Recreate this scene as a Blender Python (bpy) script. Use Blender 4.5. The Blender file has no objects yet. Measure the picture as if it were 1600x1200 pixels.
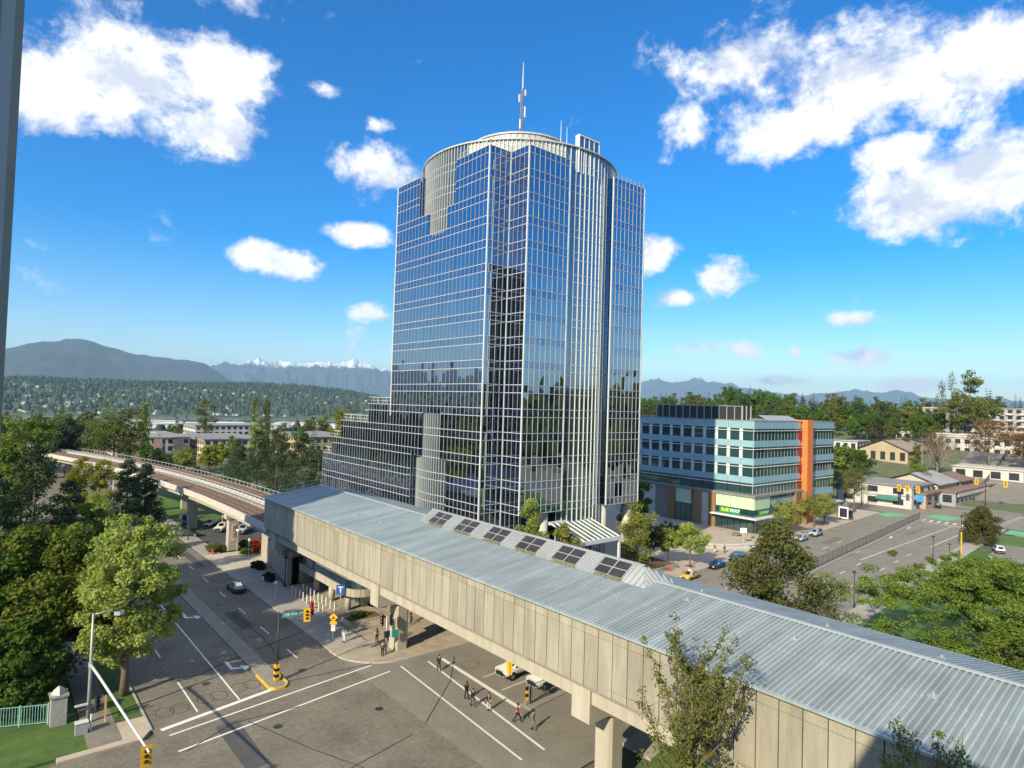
import bpy, bmesh, math, random
import numpy as np
from math import sin, cos, pi, radians, sqrt, hypot, atan2
from mathutils import Vector, Matrix

sc = bpy.context.scene
C = bpy.context.collection
rnd = random.Random(7)
NR = np.random.default_rng(11)

# ------------------------------------------------------------------ camera
cam_d = bpy.data.cameras.new('camera')
cam = bpy.data.objects.new('camera', cam_d)
C.objects.link(cam)
cam_d.sensor_width = 36.0
cam_d.lens = 22.05
cam_d.clip_start = 0.05
cam_d.clip_end = 80000
cam.matrix_world = Matrix(((0.76222789, -0.04348774, -0.64584632, 0.0),
                           (-0.64660613, -0.00467706, -0.7628097, 0.0),
                           (0.0301522, 0.99904301, -0.03168443, 30.0),
                           (0, 0, 0, 1)))
sc.camera = cam

# ------------------------------------------------------------------ light and exposure
SUN_AZ = radians(196.5)      # where the sun stands, from +X towards +Y
SUN_EL = radians(30.0)
SUN_DIR = Vector((cos(SUN_AZ) * cos(SUN_EL), sin(SUN_AZ) * cos(SUN_EL), sin(SUN_EL)))
sun_d = bpy.data.lights.new('sun', 'SUN')
sun_d.energy = 3.5
sun_d.angle = radians(0.55)
sun_d.color = (1.0, 0.87, 0.61)
sun = bpy.data.objects.new('sun', sun_d)
C.objects.link(sun)
sun.rotation_euler = SUN_DIR.to_track_quat('Z', 'Y').to_euler()
sun.location = (-200, -60, 200)
vs = sc.view_settings
sc.display_settings.display_device = 'sRGB'
vs.view_transform = 'Standard'
vs.look = 'None'
vs.exposure = 1.05
vs.gamma = 1.0
vs.use_curve_mapping = False
cy = sc.cycles
cy.use_denoising = True
cy.max_bounces = 6
cy.diffuse_bounces = 2
cy.glossy_bounces = 4
cy.transmission_bounces = 3
cy.volume_bounces = 0
cy.transparent_max_bounces = 6
cy.caustics_reflective = False
cy.caustics_refractive = False
cy.sample_clamp_indirect = 6.0

# ------------------------------------------------------------------ sky
world = bpy.data.worlds.new('World')
sc.world = world
world.use_nodes = True
wt = world.node_tree
for n in list(wt.nodes):
    wt.nodes.remove(n)


def wn(t, **kw):
    n = wt.nodes.new(t)
    for k, v in kw.items():
        setattr(n, k, v)
    return n


def wlink(a, b):
    wt.links.new(a, b)


def wmath(op, a, b=None, c=None, clamp=False):
    n = wn('ShaderNodeMath', operation=op, use_clamp=clamp)
    for i, x in enumerate((a, b, c)):
        if x is None:
            continue
        if isinstance(x, (int, float)):
            n.inputs[i].default_value = x
        else:
            wlink(x, n.inputs[i])
    return n.outputs[0]


w_out = wn('ShaderNodeOutputWorld')
w_bg = wn('ShaderNodeBackground')
w_bg.inputs['Strength'].default_value = 0.10
wlink(w_bg.outputs[0], w_out.inputs[0])
sky = wn('ShaderNodeTexSky')
sky.sky_type = 'NISHITA'
sky.sun_disc = False
sky.sun_elevation = SUN_EL
sky.sun_rotation = radians(253.5)
sky.altitude = 100
sky.air_density = 1.0
sky.dust_density = 0.6
sky.ozone_density = 3.0
w_hsv = wn('ShaderNodeHueSaturation')
w_hsv.inputs['Saturation'].default_value = 1.6
w_hsv.inputs['Hue'].default_value = 0.507
w_hsv.inputs['Value'].default_value = 1.0
wlink(sky.outputs[0], w_hsv.inputs['Color'])
w_tc = wn('ShaderNodeTexCoord')
DIR = w_tc.outputs['Generated']
w_n1 = wn('ShaderNodeTexNoise')
w_n1.inputs['Scale'].default_value = 9.5
w_n1.inputs['Detail'].default_value = 13.0
w_n1.inputs['Roughness'].default_value = 0.66
w_n1.inputs['Distortion'].default_value = 0.12
w_map = wn('ShaderNodeMapping')
w_map.inputs['Scale'].default_value = (1, 1, 1.25)
wlink(DIR, w_map.inputs['Vector'])
wlink(w_map.outputs[0], w_n1.inputs['Vector'])
w_n2 = wn('ShaderNodeTexNoise')          # the same cloud a little higher up: what lies above throws the grey underside
w_n2.inputs['Scale'].default_value = 9.5
w_n2.inputs['Detail'].default_value = 5.0
w_n2.inputs['Roughness'].default_value = 0.62
w_n2.inputs['Distortion'].default_value = 0.12
w_map2 = wn('ShaderNodeMapping')
w_map2.inputs['Scale'].default_value = (1, 1, 1.25)
w_map2.inputs['Location'].default_value = (-0.02, -0.01, 0.055)
wlink(DIR, w_map2.inputs['Vector'])
wlink(w_map2.outputs[0], w_n2.inputs['Vector'])
# cumulus banks: azimuth (deg from +X), elevation (deg), half width, half height (deg), weight
BANKS = [(82.6, 23.0, 7.48, 3.21, 1), (76.2, 20.8, 4.78, 2.23, 1), (75.9, 25.2, 3.28, 2.89, 1), (87.7, 20.5, 2.65, 2.41, 1), (66.9, 25.5, 1.82, 0.82, 0.9), (62.7, 23.5, 1.01, 0.64, 0.6), (62.0, 19.6, 4.09, 2.28, 1), (72.4, 11.8, 1.93, 1.17, 1), (69.3, 11.1, 2.62, 1.31, 1), (64.0, 14.5, 2.58, 1.05, 1), (63.3, 7.6, 1.67, 0.74, 0.6), (31.1, 27.8, 5.28, 2.49, 1), (20.7, 25.6, 9.57, 3.51, 1), (25.9, 23.0, 5.29, 2.49, 1), (13.6, 25.2, 4.49, 2.61, 1), (15.1, 16.4, 6.22, 2.89, 1.1), (12.0, 17.2, 3.71, 3.04, 1.1), (18.6, 19.7, 2.59, 1.34, 0.8), (31.3, 11.5, 2.64, 1.64, 1), (35.2, 9.8, 2.3, 0.9, 0.8), (37.5, 13.7, 1.97, 1.57, 0.9), (20.7, 7.5, 1.8, 0.56, 0.7), (20.7, 4.7, 2.48, 1.12, 1), (33.9, 5.6, 2.64, 0.84, 0.6), (29.4, 5.2, 1.69, 0.71, 0.7), (25.4, 5.1, 0.56, 0.48, 0.8), (16.6, 2.3, 2.91, 0.54, 0.8), (27.0, 2.7, 2.17, 0.43, 0.7), (34.8, 24.2, 1.98, 1.83, 0.5)]
best = None
under = None
for (az, el, hw, hh, wgt) in BANKS:
    a, e = radians(az), radians(el)
    c = Vector((cos(e) * cos(a), cos(e) * sin(a), sin(e)))
    r = Vector((sin(a), -cos(a), 0))
    u = r.cross(c)
    def dot(v):
        n = wn('ShaderNodeVectorMath', operation='DOT_PRODUCT')
        wlink(DIR, n.inputs[0])
        n.inputs[1].default_value = v
        return n.outputs['Value']
    du = wmath('DIVIDE', dot(r), math.tan(radians(hw)))
    dv = wmath('DIVIDE', dot(u), math.tan(radians(hh)))
    q = wmath('ADD', wmath('MULTIPLY', du, du), wmath('MULTIPLY', dv, dv))
    m = wmath('SUBTRACT', 1.0, wmath('SQRT', q))
    m = wmath('MAXIMUM', m, -1.2)
    m = wmath('MULTIPLY', m, wgt)
    front = wmath('GREATER_THAN', dot(c), 0.0)
    m = wmath('ADD', wmath('MULTIPLY', m, front), wmath('MULTIPLY', wmath('SUBTRACT', 1.0, front), -1.2))
    best = m if best is None else wmath('MAXIMUM', best, m)
# cumulus all round, thickened overhead out of view as added fill for the shade
w_n3 = wn('ShaderNodeTexNoise')
w_n3.inputs['Scale'].default_value = 2.6
w_n3.inputs['Detail'].default_value = 2.0
wlink(w_map.outputs[0], w_n3.inputs['Vector'])
w_sep = wn('ShaderNodeSeparateXYZ')
wlink(DIR, w_sep.inputs[0])
w_el = wn('ShaderNodeMapRange')
w_el.inputs['From Min'].default_value = 0.40
w_el.inputs['From Max'].default_value = 0.62
w_el.inputs['To Min'].default_value = 0.70
w_el.inputs['To Max'].default_value = 0.47
wlink(w_sep.outputs['Z'], w_el.inputs['Value'])
fill_clouds = wmath('MULTIPLY', wmath('SUBTRACT', w_n3.outputs['Fac'], w_el.outputs[0]), 5.0)
best = wmath('MAXIMUM', best, fill_clouds)
best = wmath('ADD', best, 0.10)
dens = wmath('ADD', best, wmath('MULTIPLY', wmath('SUBTRACT', w_n1.outputs['Fac'], 0.5), 3.6))
w_mr = wn('ShaderNodeMapRange', interpolation_type='SMOOTHSTEP')
w_mr.inputs['From Min'].default_value = -0.08
w_mr.inputs['From Max'].default_value = 0.7
wlink(dens, w_mr.inputs['Value'])
w_ramp = wn('ShaderNodeValToRGB')
w_ramp.color_ramp.elements[0].position = 0.25
w_ramp.color_ramp.elements[0].color = (3.7, 4.0, 4.7, 1)
w_ramp.color_ramp.elements[1].position = 0.60
w_ramp.color_ramp.elements[1].color = (6.0, 6.0, 6.1, 1)
wlink(wmath('ADD', 0.5, wmath('MULTIPLY', wmath('SUBTRACT', w_n1.outputs['Fac'], w_n2.outputs['Fac']), 2.2)), w_ramp.inputs['Fac'])
w_mix = wn('ShaderNodeMix', data_type='RGBA')
wlink(w_mr.outputs[0], w_mix.inputs['Factor'])
wlink(w_hsv.outputs[0], w_mix.inputs['A'])
wlink(w_ramp.outputs[0], w_mix.inputs['B'])
wlink(w_mix.outputs['Result'], w_bg.inputs['Color'])

# ------------------------------------------------------------------ helpers
MATS = {}


def M(name, col, rough=0.75, metal=0.0, var=0.18, scale=0.6, col2=None, stretch=(1, 1, 1), bump=0.0, spec=0.4,
      fine=0.0, coat=0.0):
    m = bpy.data.materials.new(name)
    m.use_nodes = True
    nt = m.node_tree
    b = nt.nodes['Principled BSDF']
    b.inputs['Roughness'].default_value = rough
    b.inputs['Metallic'].default_value = metal
    b.inputs['Specular IOR Level'].default_value = spec
    b.inputs['Coat Weight'].default_value = coat
    if var > 0 or col2:
        geo = nt.nodes.new('ShaderNodeNewGeometry')
        mp = nt.nodes.new('ShaderNodeMapping')
        mp.inputs['Scale'].default_value = stretch
        nt.links.new(geo.outputs['Position'], mp.inputs['Vector'])
        nz = nt.nodes.new('ShaderNodeTexNoise')
        nz.inputs['Scale'].default_value = scale
        nz.inputs['Detail'].default_value = 8
        nz.inputs['Roughness'].default_value = 0.65
        nt.links.new(mp.outputs[0], nz.inputs['Vector'])
        cr = nt.nodes.new('ShaderNodeValToRGB')
        c2 = col2 if col2 else tuple(max(0, x * (1 - var)) for x in col)
        c1 = col if col2 else tuple(min(1, x * (1 + var)) for x in col)
        cr.color_ramp.elements[0].position = 0.32
        cr.color_ramp.elements[1].position = 0.68
        cr.color_ramp.elements[0].color = (*c2, 1)
        cr.color_ramp.elements[1].color = (*c1, 1)
        nt.links.new(nz.outputs['Fac'], cr.inputs['Fac'])
        last = cr.outputs['Color']
        if fine:
            n2 = nt.nodes.new('ShaderNodeTexNoise')
            n2.inputs['Scale'].default_value = scale * 14
            n2.inputs['Detail'].default_value = 4
            nt.links.new(geo.outputs['Position'], n2.inputs['Vector'])
            mx = nt.nodes.new('ShaderNodeMix')
            mx.data_type = 'RGBA'
            mx.blend_type = 'OVERLAY'
            mx.inputs['Factor'].default_value = fine
            nt.links.new(last, mx.inputs['A'])
            nt.links.new(n2.outputs['Fac'], mx.inputs['B'])
            last = mx.outputs['Result']
        oi = nt.nodes.new('ShaderNodeObjectInfo')
        hv = nt.nodes.new('ShaderNodeHueSaturation')
        mr = nt.nodes.new('ShaderNodeMapRange')
        mr.inputs['To Min'].default_value = 1 - var * 0.45
        mr.inputs['To Max'].default_value = 1 + var * 0.45
        nt.links.new(oi.outputs['Random'], mr.inputs['Value'])
        nt.links.new(mr.outputs[0], hv.inputs['Value'])
        nt.links.new(last, hv.inputs['Color'])
        nt.links.new(hv.outputs[0], b.inputs['Base Color'])
        if bump:
            bp = nt.nodes.new('ShaderNodeBump')
            bp.inputs['Strength'].default_value = bump
            bp.inputs['Distance'].default_value = 0.05
            nt.links.new(nz.outputs['Fac'], bp.inputs['Height'])
            nt.links.new(bp.outputs[0], b.inputs['Normal'])
    else:
        b.inputs['Base Color'].default_value = (*col, 1)
    MATS[name] = m
    return m


def leaf_mat(name, c_dark, c_mid, c_light, trans=0.35):
    m = bpy.data.materials.new(name)
    m.use_nodes = True
    nt = m.node_tree
    nt.nodes.remove(nt.nodes['Principled BSDF'])
    out = nt.nodes['Material Output']
    at = nt.nodes.new('ShaderNodeAttribute')
    at.attribute_name = 'tint'
    cr = nt.nodes.new('ShaderNodeValToRGB')
    cr.color_ramp.elements[0].color = (*c_dark, 1)
    cr.color_ramp.elements[1].color = (*c_light, 1)
    e = cr.color_ramp.elements.new(0.5)
    e.color = (*c_mid, 1)
    nt.links.new(at.outputs['Fac'], cr.inputs['Fac'])
    oi = nt.nodes.new('ShaderNodeObjectInfo')
    hv = nt.nodes.new('ShaderNodeHueSaturation')
    for key, lo, hi in (('Value', 0.8, 1.2), ('Hue', 0.485, 0.515)):
        mr = nt.nodes.new('ShaderNodeMapRange')
        mr.inputs['To Min'].default_value = lo
        mr.inputs['To Max'].default_value = hi
        nt.links.new(oi.outputs['Random'], mr.inputs['Value'])
        nt.links.new(mr.outputs[0], hv.inputs[key])
    nt.links.new(cr.outputs[0], hv.inputs['Color'])
    d = nt.nodes.new('ShaderNodeBsdfDiffuse')
    t = nt.nodes.new('ShaderNodeBsdfTranslucent')
    mx = nt.nodes.new('ShaderNodeMixShader')
    mx.inputs[0].default_value = trans
    nt.links.new(hv.outputs[0], d.inputs[0])
    nt.links.new(hv.outputs[0], t.inputs[0])
    nt.links.new(d.outputs[0], mx.inputs[1])
    nt.links.new(t.outputs[0], mx.inputs[2])
    nt.links.new(mx.outputs[0], out.inputs[0])
    MATS[name] = m
    return m


def link(name, data, parent=None):
    o = bpy.data.objects.new(name, data)
    C.objects.link(o)
    if parent is not None:
        o.parent = parent
    return o


def tag(o, label=None, cat=None, group=None, kind=None):
    if label:
        o['label'] = label
    if cat:
        o['category'] = cat
    if group:
        o['group'] = group
    if kind:
        o['kind'] = kind
    return o


def thing(name, label, cat, loc=(0, 0, 0), rz=0.0, group=None):
    o = link(name, None)
    o.location = loc
    o.rotation_euler = (0, 0, rz)
    o.empty_display_size = 0.5
    return tag(o, label, cat, group)


def copy_tree(o, parent=None):
    c = o.copy()
    C.objects.link(c)
    c.parent = parent
    for ch in o.children:
        copy_tree(ch, c)
    return c


class MB:
    """collects shapes for one mesh"""
    def __init__(s):
        s.v, s.f, s.m, s.mi = [], [], [], 0

    def poly(s, pts):
        n = len(s.v)
        s.v += [tuple(p) for p in pts]
        s.f.append(tuple(range(n, n + len(pts))))
        s.m.append(s.mi)
        return s

    def box(s, x0, x1, y0, y1, z0, z1):
        n = len(s.v)
        s.v += [(x0, y0, z0), (x1, y0, z0), (x1, y1, z0), (x0, y1, z0), (x0, y0, z1), (x1, y0, z1), (x1, y1, z1), (x0, y1, z1)]
        for q in ((0, 3, 2, 1), (4, 5, 6, 7), (0, 1, 5, 4), (1, 2, 6, 5), (2, 3, 7, 6), (3, 0, 4, 7)):
            s.f.append(tuple(n + i for i in q))
            s.m.append(s.mi)
        return s

    def prism(s, pts, z0, z1):
        """pts: ccw outline in the ground plane; z0/z1 numbers or per-point lists"""
        n, k = len(s.v), len(pts)
        za = z0 if isinstance(z0, (list, tuple)) else [z0] * k
        zb = z1 if isinstance(z1, (list, tuple)) else [z1] * k
        s.v += [(p[0], p[1], z) for p, z in zip(pts, za)] + [(p[0], p[1], z) for p, z in zip(pts, zb)]
        s.f.append(tuple(n + i for i in reversed(range(k))))
        s.f.append(tuple(n + k + i for i in range(k)))
        s.m += [s.mi, s.mi]
        for i in range(k):
            j = (i + 1) % k
            s.f.append((n + i, n + j, n + k + j, n + k + i))
            s.m.append(s.mi)
        return s

    def tube(s, pts, rad, n=6, cap=True):
        pts = [Vector(p) for p in pts]
        if not isinstance(rad, (list, tuple)):
            rad = [rad] * len(pts)
        base = len(s.v)
        prev = None
        for i, p in enumerate(pts):
            d = (pts[min(i + 1, len(pts) - 1)] - pts[max(i - 1, 0)]).normalized()
            a = Vector((0, 0, 1)) if abs(d.z) < 0.92 else Vector((1, 0, 0))
            if prev is not None:
                x = (prev - d * prev.dot(d))
                x = x.normalized() if x.length > 1e-6 else d.cross(a).normalized()
            else:
                x = d.cross(a).normalized()
            prev = x
            y = d.cross(x)
            for k in range(n):
                t = 2 * pi * k / n
                s.v.append(tuple(p + (x * cos(t) + y * sin(t)) * rad[i]))
        for i in range(len(pts) - 1):
            for k in range(n):
                a0, a1 = base + i * n + k, base + i * n + (k + 1) % n
                s.f.append((a0, a1, a1 + n, a0 + n))
                s.m.append(s.mi)
        if cap:
            s.f.append(tuple(base + k for k in reversed(range(n))))
            e = base + (len(pts) - 1) * n
            s.f.append(tuple(e + k for k in range(n)))
            s.m += [s.mi, s.mi]
        return s

    def bar(s, p0, p1, w, h, up=(0, 0, 1)):
        p0, p1 = Vector(p0), Vector(p1)
        d = (p1 - p0).normalized()
        x = d.cross(Vector(up))
        x = x.normalized() if x.length > 1e-6 else Vector((1, 0, 0))
        y = x.cross(d)
        n = len(s.v)
        for p in (p0, p1):
            for a, b in ((-1, -1), (1, -1), (1, 1), (-1, 1)):
                s.v.append(tuple(p + x * a * w / 2 + y * b * h / 2))
        for q in ((3, 2, 1, 0), (4, 5, 6, 7), (0, 1, 5, 4), (1, 2, 6, 5), (2, 3, 7, 6), (3, 0, 4, 7)):
            s.f.append(tuple(n + i for i in q))
            s.m.append(s.mi)
        return s

    def lathe(s, prof, n=16, cx=0, cy=0):
        base = len(s.v)
        for r, z in prof:
            for k in range(n):
                t = 2 * pi * k / n
                s.v.append((cx + r * cos(t), cy + r * sin(t), z))
        for i in range(len(prof) - 1):
            for k in range(n):
                a0, a1 = base + i * n + k, base + i * n + (k + 1) % n
                s.f.append((a0, a1, a1 + n, a0 + n))
                s.m.append(s.mi)
        if prof[0][0] > 1e-4:
            s.f.append(tuple(base + k for k in reversed(range(n))))
            s.m.append(s.mi)
        if prof[-1][0] > 1e-4:
            e = base + (len(prof) - 1) * n
            s.f.append(tuple(e + k for k in range(n)))
            s.m.append(s.mi)
        return s

    def mesh(s, name, mats, smooth=False, off=(0, 0, 0)):
        me = bpy.data.meshes.new(name)
        ox, oy, oz = off
        v = [(a - ox, b - oy, c - oz) for a, b, c in s.v] if off != (0, 0, 0) else s.v
        me.from_pydata(v, [], s.f)
        if not isinstance(mats, (list, tuple)):
            mats = [mats]
        for m in mats:
            me.materials.append(MATS[m] if isinstance(m, str) else m)
        if len(mats) > 1:
            me.polygons.foreach_set('material_index', s.m)
        if smooth:
            me.polygons.foreach_set('use_smooth', [True] * len(me.polygons))
        me.update()
        return me

    def build(s, name, mats, parent=None, smooth=False, world=True):
        """world=True: the coordinates are the place's own; they are stored relative to the parent"""
        off = tuple(parent.location) if (parent is not None and world) else (0, 0, 0)
        if parent is not None and world and parent.parent is not None:
            off = tuple(a + b for a, b in zip(off, parent.parent.location))
        return link(name, s.mesh(name, mats, smooth, off), parent)


def np_mesh(name, V, F, mat, tint=None, smooth=False):
    """V (n,3), F (m,k) arrays"""
    me = bpy.data.meshes.new(name)
    n, (m, k) = len(V), F.shape
    me.vertices.add(n)
    me.vertices.foreach_set('co', np.asarray(V, np.float32).ravel())
    me.loops.add(m * k)
    me.loops.foreach_set('vertex_index', F.astype(np.int32).ravel())
    me.polygons.add(m)
    me.polygons.foreach_set('loop_start', np.arange(0, m * k, k, dtype=np.int32))
    me.polygons.foreach_set('loop_total', np.full(m, k, np.int32))
    if smooth:
        me.polygons.foreach_set('use_smooth', np.ones(m, bool))
    for mm in (mat if isinstance(mat, (list, tuple)) else [mat]):
        me.materials.append(MATS[mm] if isinstance(mm, str) else mm)
    if tint is not None:
        at = me.attributes.new('tint', 'FLOAT', 'POINT')
        at.data.foreach_set('value', np.asarray(tint, np.float32))
    me.update(calc_edges=True)
    return me


def sstep(a, b, x):
    t = min(1.0, max(0.0, (x - a) / (b - a)))
    return t * t * (3 - 2 * t)


def terrain(x, y):
    d = hypot(x, y)
    az = math.degrees(atan2(y, x))
    east = 1 - sstep(38, 50, az) if az > -60 else 1 - sstep(60, 100, -az)
    north = sstep(50, 60, az) * (1 - sstep(150, 178, az))
    z = 22 * sstep(250, 430, d) * east - 70 * sstep(420, 900, d) * north
    return z


def n_curb(x):      # the boulevard's kerb on the tower side
    return 63.1 + 0.067 * (x - 48)


def m_line(x):      # its fence
    return 46.8 + 0.1 * (x - 48)


def s_curb(x):
    return 36.5 + 0.058 * (x - 45)


# ------------------------------------------------------------------ materials
M('asphalt', (0.185, 0.168, 0.132), 0.9, var=0.26, scale=0.16, fine=0.45)
M('asphalt_old', (0.215, 0.2, 0.165), 0.9, var=0.14, scale=0.3, fine=0.35)
M('asphalt_new', (0.075, 0.078, 0.084), 0.9, var=0.14, scale=0.3, fine=0.3)
M('tar', (0.035, 0.035, 0.036), 0.8, var=0.1)
M('paint_white', (0.72, 0.71, 0.67), 0.7, var=0.12, scale=3, fine=0.3)
M('paint_green', (0.16, 0.42, 0.2), 0.8, var=0.15, scale=1.5)
M('paint_yellow', (0.62, 0.40, 0.06), 0.7, var=0.2, scale=2)
M('sidewalk', (0.34, 0.315, 0.275), 0.9, var=0.13, scale=0.5, fine=0.25)
M('paver', (0.36, 0.31, 0.235), 0.9, var=0.16, scale=0.8, fine=0.25)
M('paver_light', (0.46, 0.42, 0.34), 0.9, var=0.12, scale=0.8)
M('plaza_warm', (0.44, 0.37, 0.29), 0.9, var=0.12, scale=0.5, fine=0.2)
M('kerb', (0.38, 0.365, 0.335), 0.9, var=0.15, scale=1)
M('concrete', (0.42, 0.39, 0.32), 0.9, var=0.15, scale=0.9, stretch=(1, 1, 0.16), fine=0.2)
M('concrete_panel', (0.385, 0.36, 0.285), 0.88, col2=(0.26, 0.245, 0.2), var=0.24, scale=1.1, stretch=(1, 1, 0.12), fine=0.25)
M('concrete_dark', (0.25, 0.235, 0.2), 0.9, var=0.15, scale=0.8)
M('concrete_pale', (0.52, 0.50, 0.45), 0.9, var=0.1, scale=0.8)
M('grass', (0.075, 0.135, 0.03), 0.95, var=0.3, scale=0.35, fine=0.5)
M('soil', (0.16, 0.10, 0.06), 0.95, var=0.2, scale=2)
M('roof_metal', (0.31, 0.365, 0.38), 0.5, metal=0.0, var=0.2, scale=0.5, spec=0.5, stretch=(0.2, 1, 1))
M('roof_valley_shade', (0.20, 0.245, 0.262), 0.6, var=0.25, scale=0.5, stretch=(0.2, 1, 1))  # darker than the ribs: the shade between them is put into the colour
M('roof_metal_light', (0.36, 0.39, 0.40), 0.4, var=0.08, scale=0.5, spec=0.55)
M('sky_pane', (0.035, 0.03, 0.032), 0.3, var=0.3, scale=1.2, spec=0.5)
M('moss', (0.2, 0.19, 0.11), 0.95, var=0.3, scale=3)
M('steel', (0.42, 0.43, 0.44), 0.45, metal=0.3, var=0.06)
M('steel_pale', (0.62, 0.64, 0.65), 0.5, var=0.05)
M('white_metal', (0.74, 0.75, 0.73), 0.45, var=0.04)
M('mullion', (0.46, 0.48, 0.49), 0.4, var=0.03)
M('silver_panel', (0.47, 0.49, 0.49), 0.45, var=0.08, scale=0.4)
M('drum_panel', (0.40, 0.43, 0.44), 0.45, var=0.08, scale=0.4)
M('dark_metal', (0.03, 0.032, 0.035), 0.5, var=0.1)
M('black', (0.012, 0.012, 0.013), 0.6, var=0)
M('rust', (0.145, 0.10, 0.075), 0.95, var=0.35, scale=2.5, fine=0.4)
M('rail', (0.20, 0.13, 0.09), 0.6, var=0.2)
M('signal_yellow', (0.72, 0.40, 0.02), 0.5, var=0.05)
M('teal_rail', (0.25, 0.48, 0.46), 0.5, var=0.08)
M('sign_green', (0.02, 0.36, 0.27), 0.5, var=0)
M('sign_blue', (0.02, 0.10, 0.36), 0.5, var=0)
M('sign_white', (0.8, 0.8, 0.8), 0.5, var=0)
M('sign_red', (0.25, 0.03, 0.03), 0.5, var=0)
M('sign_shop', (0.01, 0.30, 0.09), 0.4, var=0)
M('sign_lemon', (0.85, 0.68, 0.03), 0.4, var=0)
M('orange', (0.72, 0.20, 0.05), 0.6, var=0.08, scale=0.8)
M('teal_spandrel', (0.26, 0.44, 0.51), 0.3, var=0.06, scale=0.3, spec=0.6)
M('mint_panel', (0.50, 0.66, 0.46), 0.35, var=0.05, scale=0.3)
M('wood', (0.27, 0.16, 0.075), 0.7, var=0.15, scale=1.2, stretch=(3, 3, 0.3))
M('stone', (0.33, 0.32, 0.30), 0.9, var=0.2, scale=3)
M('bark', (0.15, 0.115, 0.085), 0.95, var=0.25, scale=3, stretch=(1, 1, 0.3))
M('bark_pale', (0.28, 0.24, 0.19), 0.95, var=0.2, scale=3)
M('tyre', (0.02, 0.02, 0.021), 0.85, var=0)
M('rim', (0.45, 0.46, 0.47), 0.3, metal=0.8, var=0)
M('lamp_glass', (0.75, 0.76, 0.72), 0.2, var=0)
M('tail_red', (0.45, 0.02, 0.02), 0.3, var=0)
M('flat_roof', (0.24, 0.23, 0.225), 0.95, var=0.18, scale=0.2)
M('brown_roof', (0.22, 0.15, 0.11), 0.9, var=0.2, scale=0.3)
M('tan_roof', (0.30, 0.235, 0.185), 0.9, var=0.15, scale=0.3)
M('grey_metal_roof', (0.36, 0.35, 0.35), 0.6, var=0.15, scale=0.2)
M('stucco_cream', (0.47, 0.43, 0.35), 0.9, var=0.08, scale=0.3)
M('stucco_sand', (0.40, 0.32, 0.21), 0.9, var=0.1, scale=0.3)
M('stucco_white', (0.52, 0.51, 0.49), 0.9, var=0.08, scale=0.3)
M('stucco_grey', (0.33, 0.33, 0.34), 0.9, var=0.08, scale=0.3)
M('brick_pale', (0.42, 0.30, 0.24), 0.9, var=0.15, scale=0.5)
M('blue_sign', (0.03, 0.30, 0.70), 0.5, var=0)
M('awning', (0.06, 0.20, 0.15), 0.7, var=0.1)
M('red_paint', (0.62, 0.06, 0.03), 0.5, var=0.05)
M('window_dark', (0.03, 0.04, 0.045), 0.12, var=0, spec=0.8)
M('hill_earth', (0.06, 0.085, 0.035), 0.95, var=0.3, scale=0.006, fine=0.3)
M('water', (0.05, 0.08, 0.10), 0.12, var=0, spec=0.6)


def glass_mat(name, tint, rough=0.02, dark=(0.01, 0.014, 0.02), mirror=0.8):
    m = bpy.data.materials.new(name)
    m.use_nodes = True
    nt = m.node_tree
    nt.nodes.remove(nt.nodes['Principled BSDF'])
    out = nt.nodes['Material Output']
    g = nt.nodes.new('ShaderNodeBsdfGlossy')
    g.inputs['Roughness'].default_value = rough
    g.inputs['Color'].default_value = (*tint, 1)
    d = nt.nodes.new('ShaderNodeBsdfDiffuse')
    d.inputs[0].default_value = (*dark, 1)
    mx = nt.nodes.new('ShaderNodeMixShader')
    lw = nt.nodes.new('ShaderNodeLayerWeight')
    lw.inputs['Blend'].default_value = 0.35
    mr = nt.nodes.new('ShaderNodeMapRange')
    mr.inputs['To Min'].default_value = mirror
    mr.inputs['To Max'].default_value = 1.0
    nt.links.new(lw.outputs['Fresnel'], mr.inputs['Value'])
    nt.links.new(mr.outputs[0], mx.inputs[0])
    nt.links.new(d.outputs[0], mx.inputs[1])
    nt.links.new(g.outputs[0], mx.inputs[2])
    nt.links.new(mx.outputs[0], out.inputs[0])
    MATS[name] = m


glass_mat('tower_glass', (0.44, 0.53, 0.62), 0.015, (0.006, 0.010, 0.025), 0.80)
glass_mat('tower_glass_pale', (0.50, 0.54, 0.64), 0.03, (0.03, 0.035, 0.05), 0.72)
glass_mat('spandrel_glass', (0.40, 0.49, 0.62), 0.03, (0.01, 0.02, 0.07), 0.72)
glass_mat('shop_glass', (0.5, 0.62, 0.62), 0.03, (0.02, 0.05, 0.055), 0.30)
glass_mat('teal_glass', (0.5, 0.66, 0.68), 0.03, (0.03, 0.085, 0.095), 0.36)
glass_mat('car_glass', (0.5, 0.52, 0.55), 0.04, (0.01, 0.012, 0.014), 0.08)
glass_mat('drum_glass', (0.42, 0.52, 0.60), 0.05, (0.07, 0.09, 0.10), 0.6)

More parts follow.
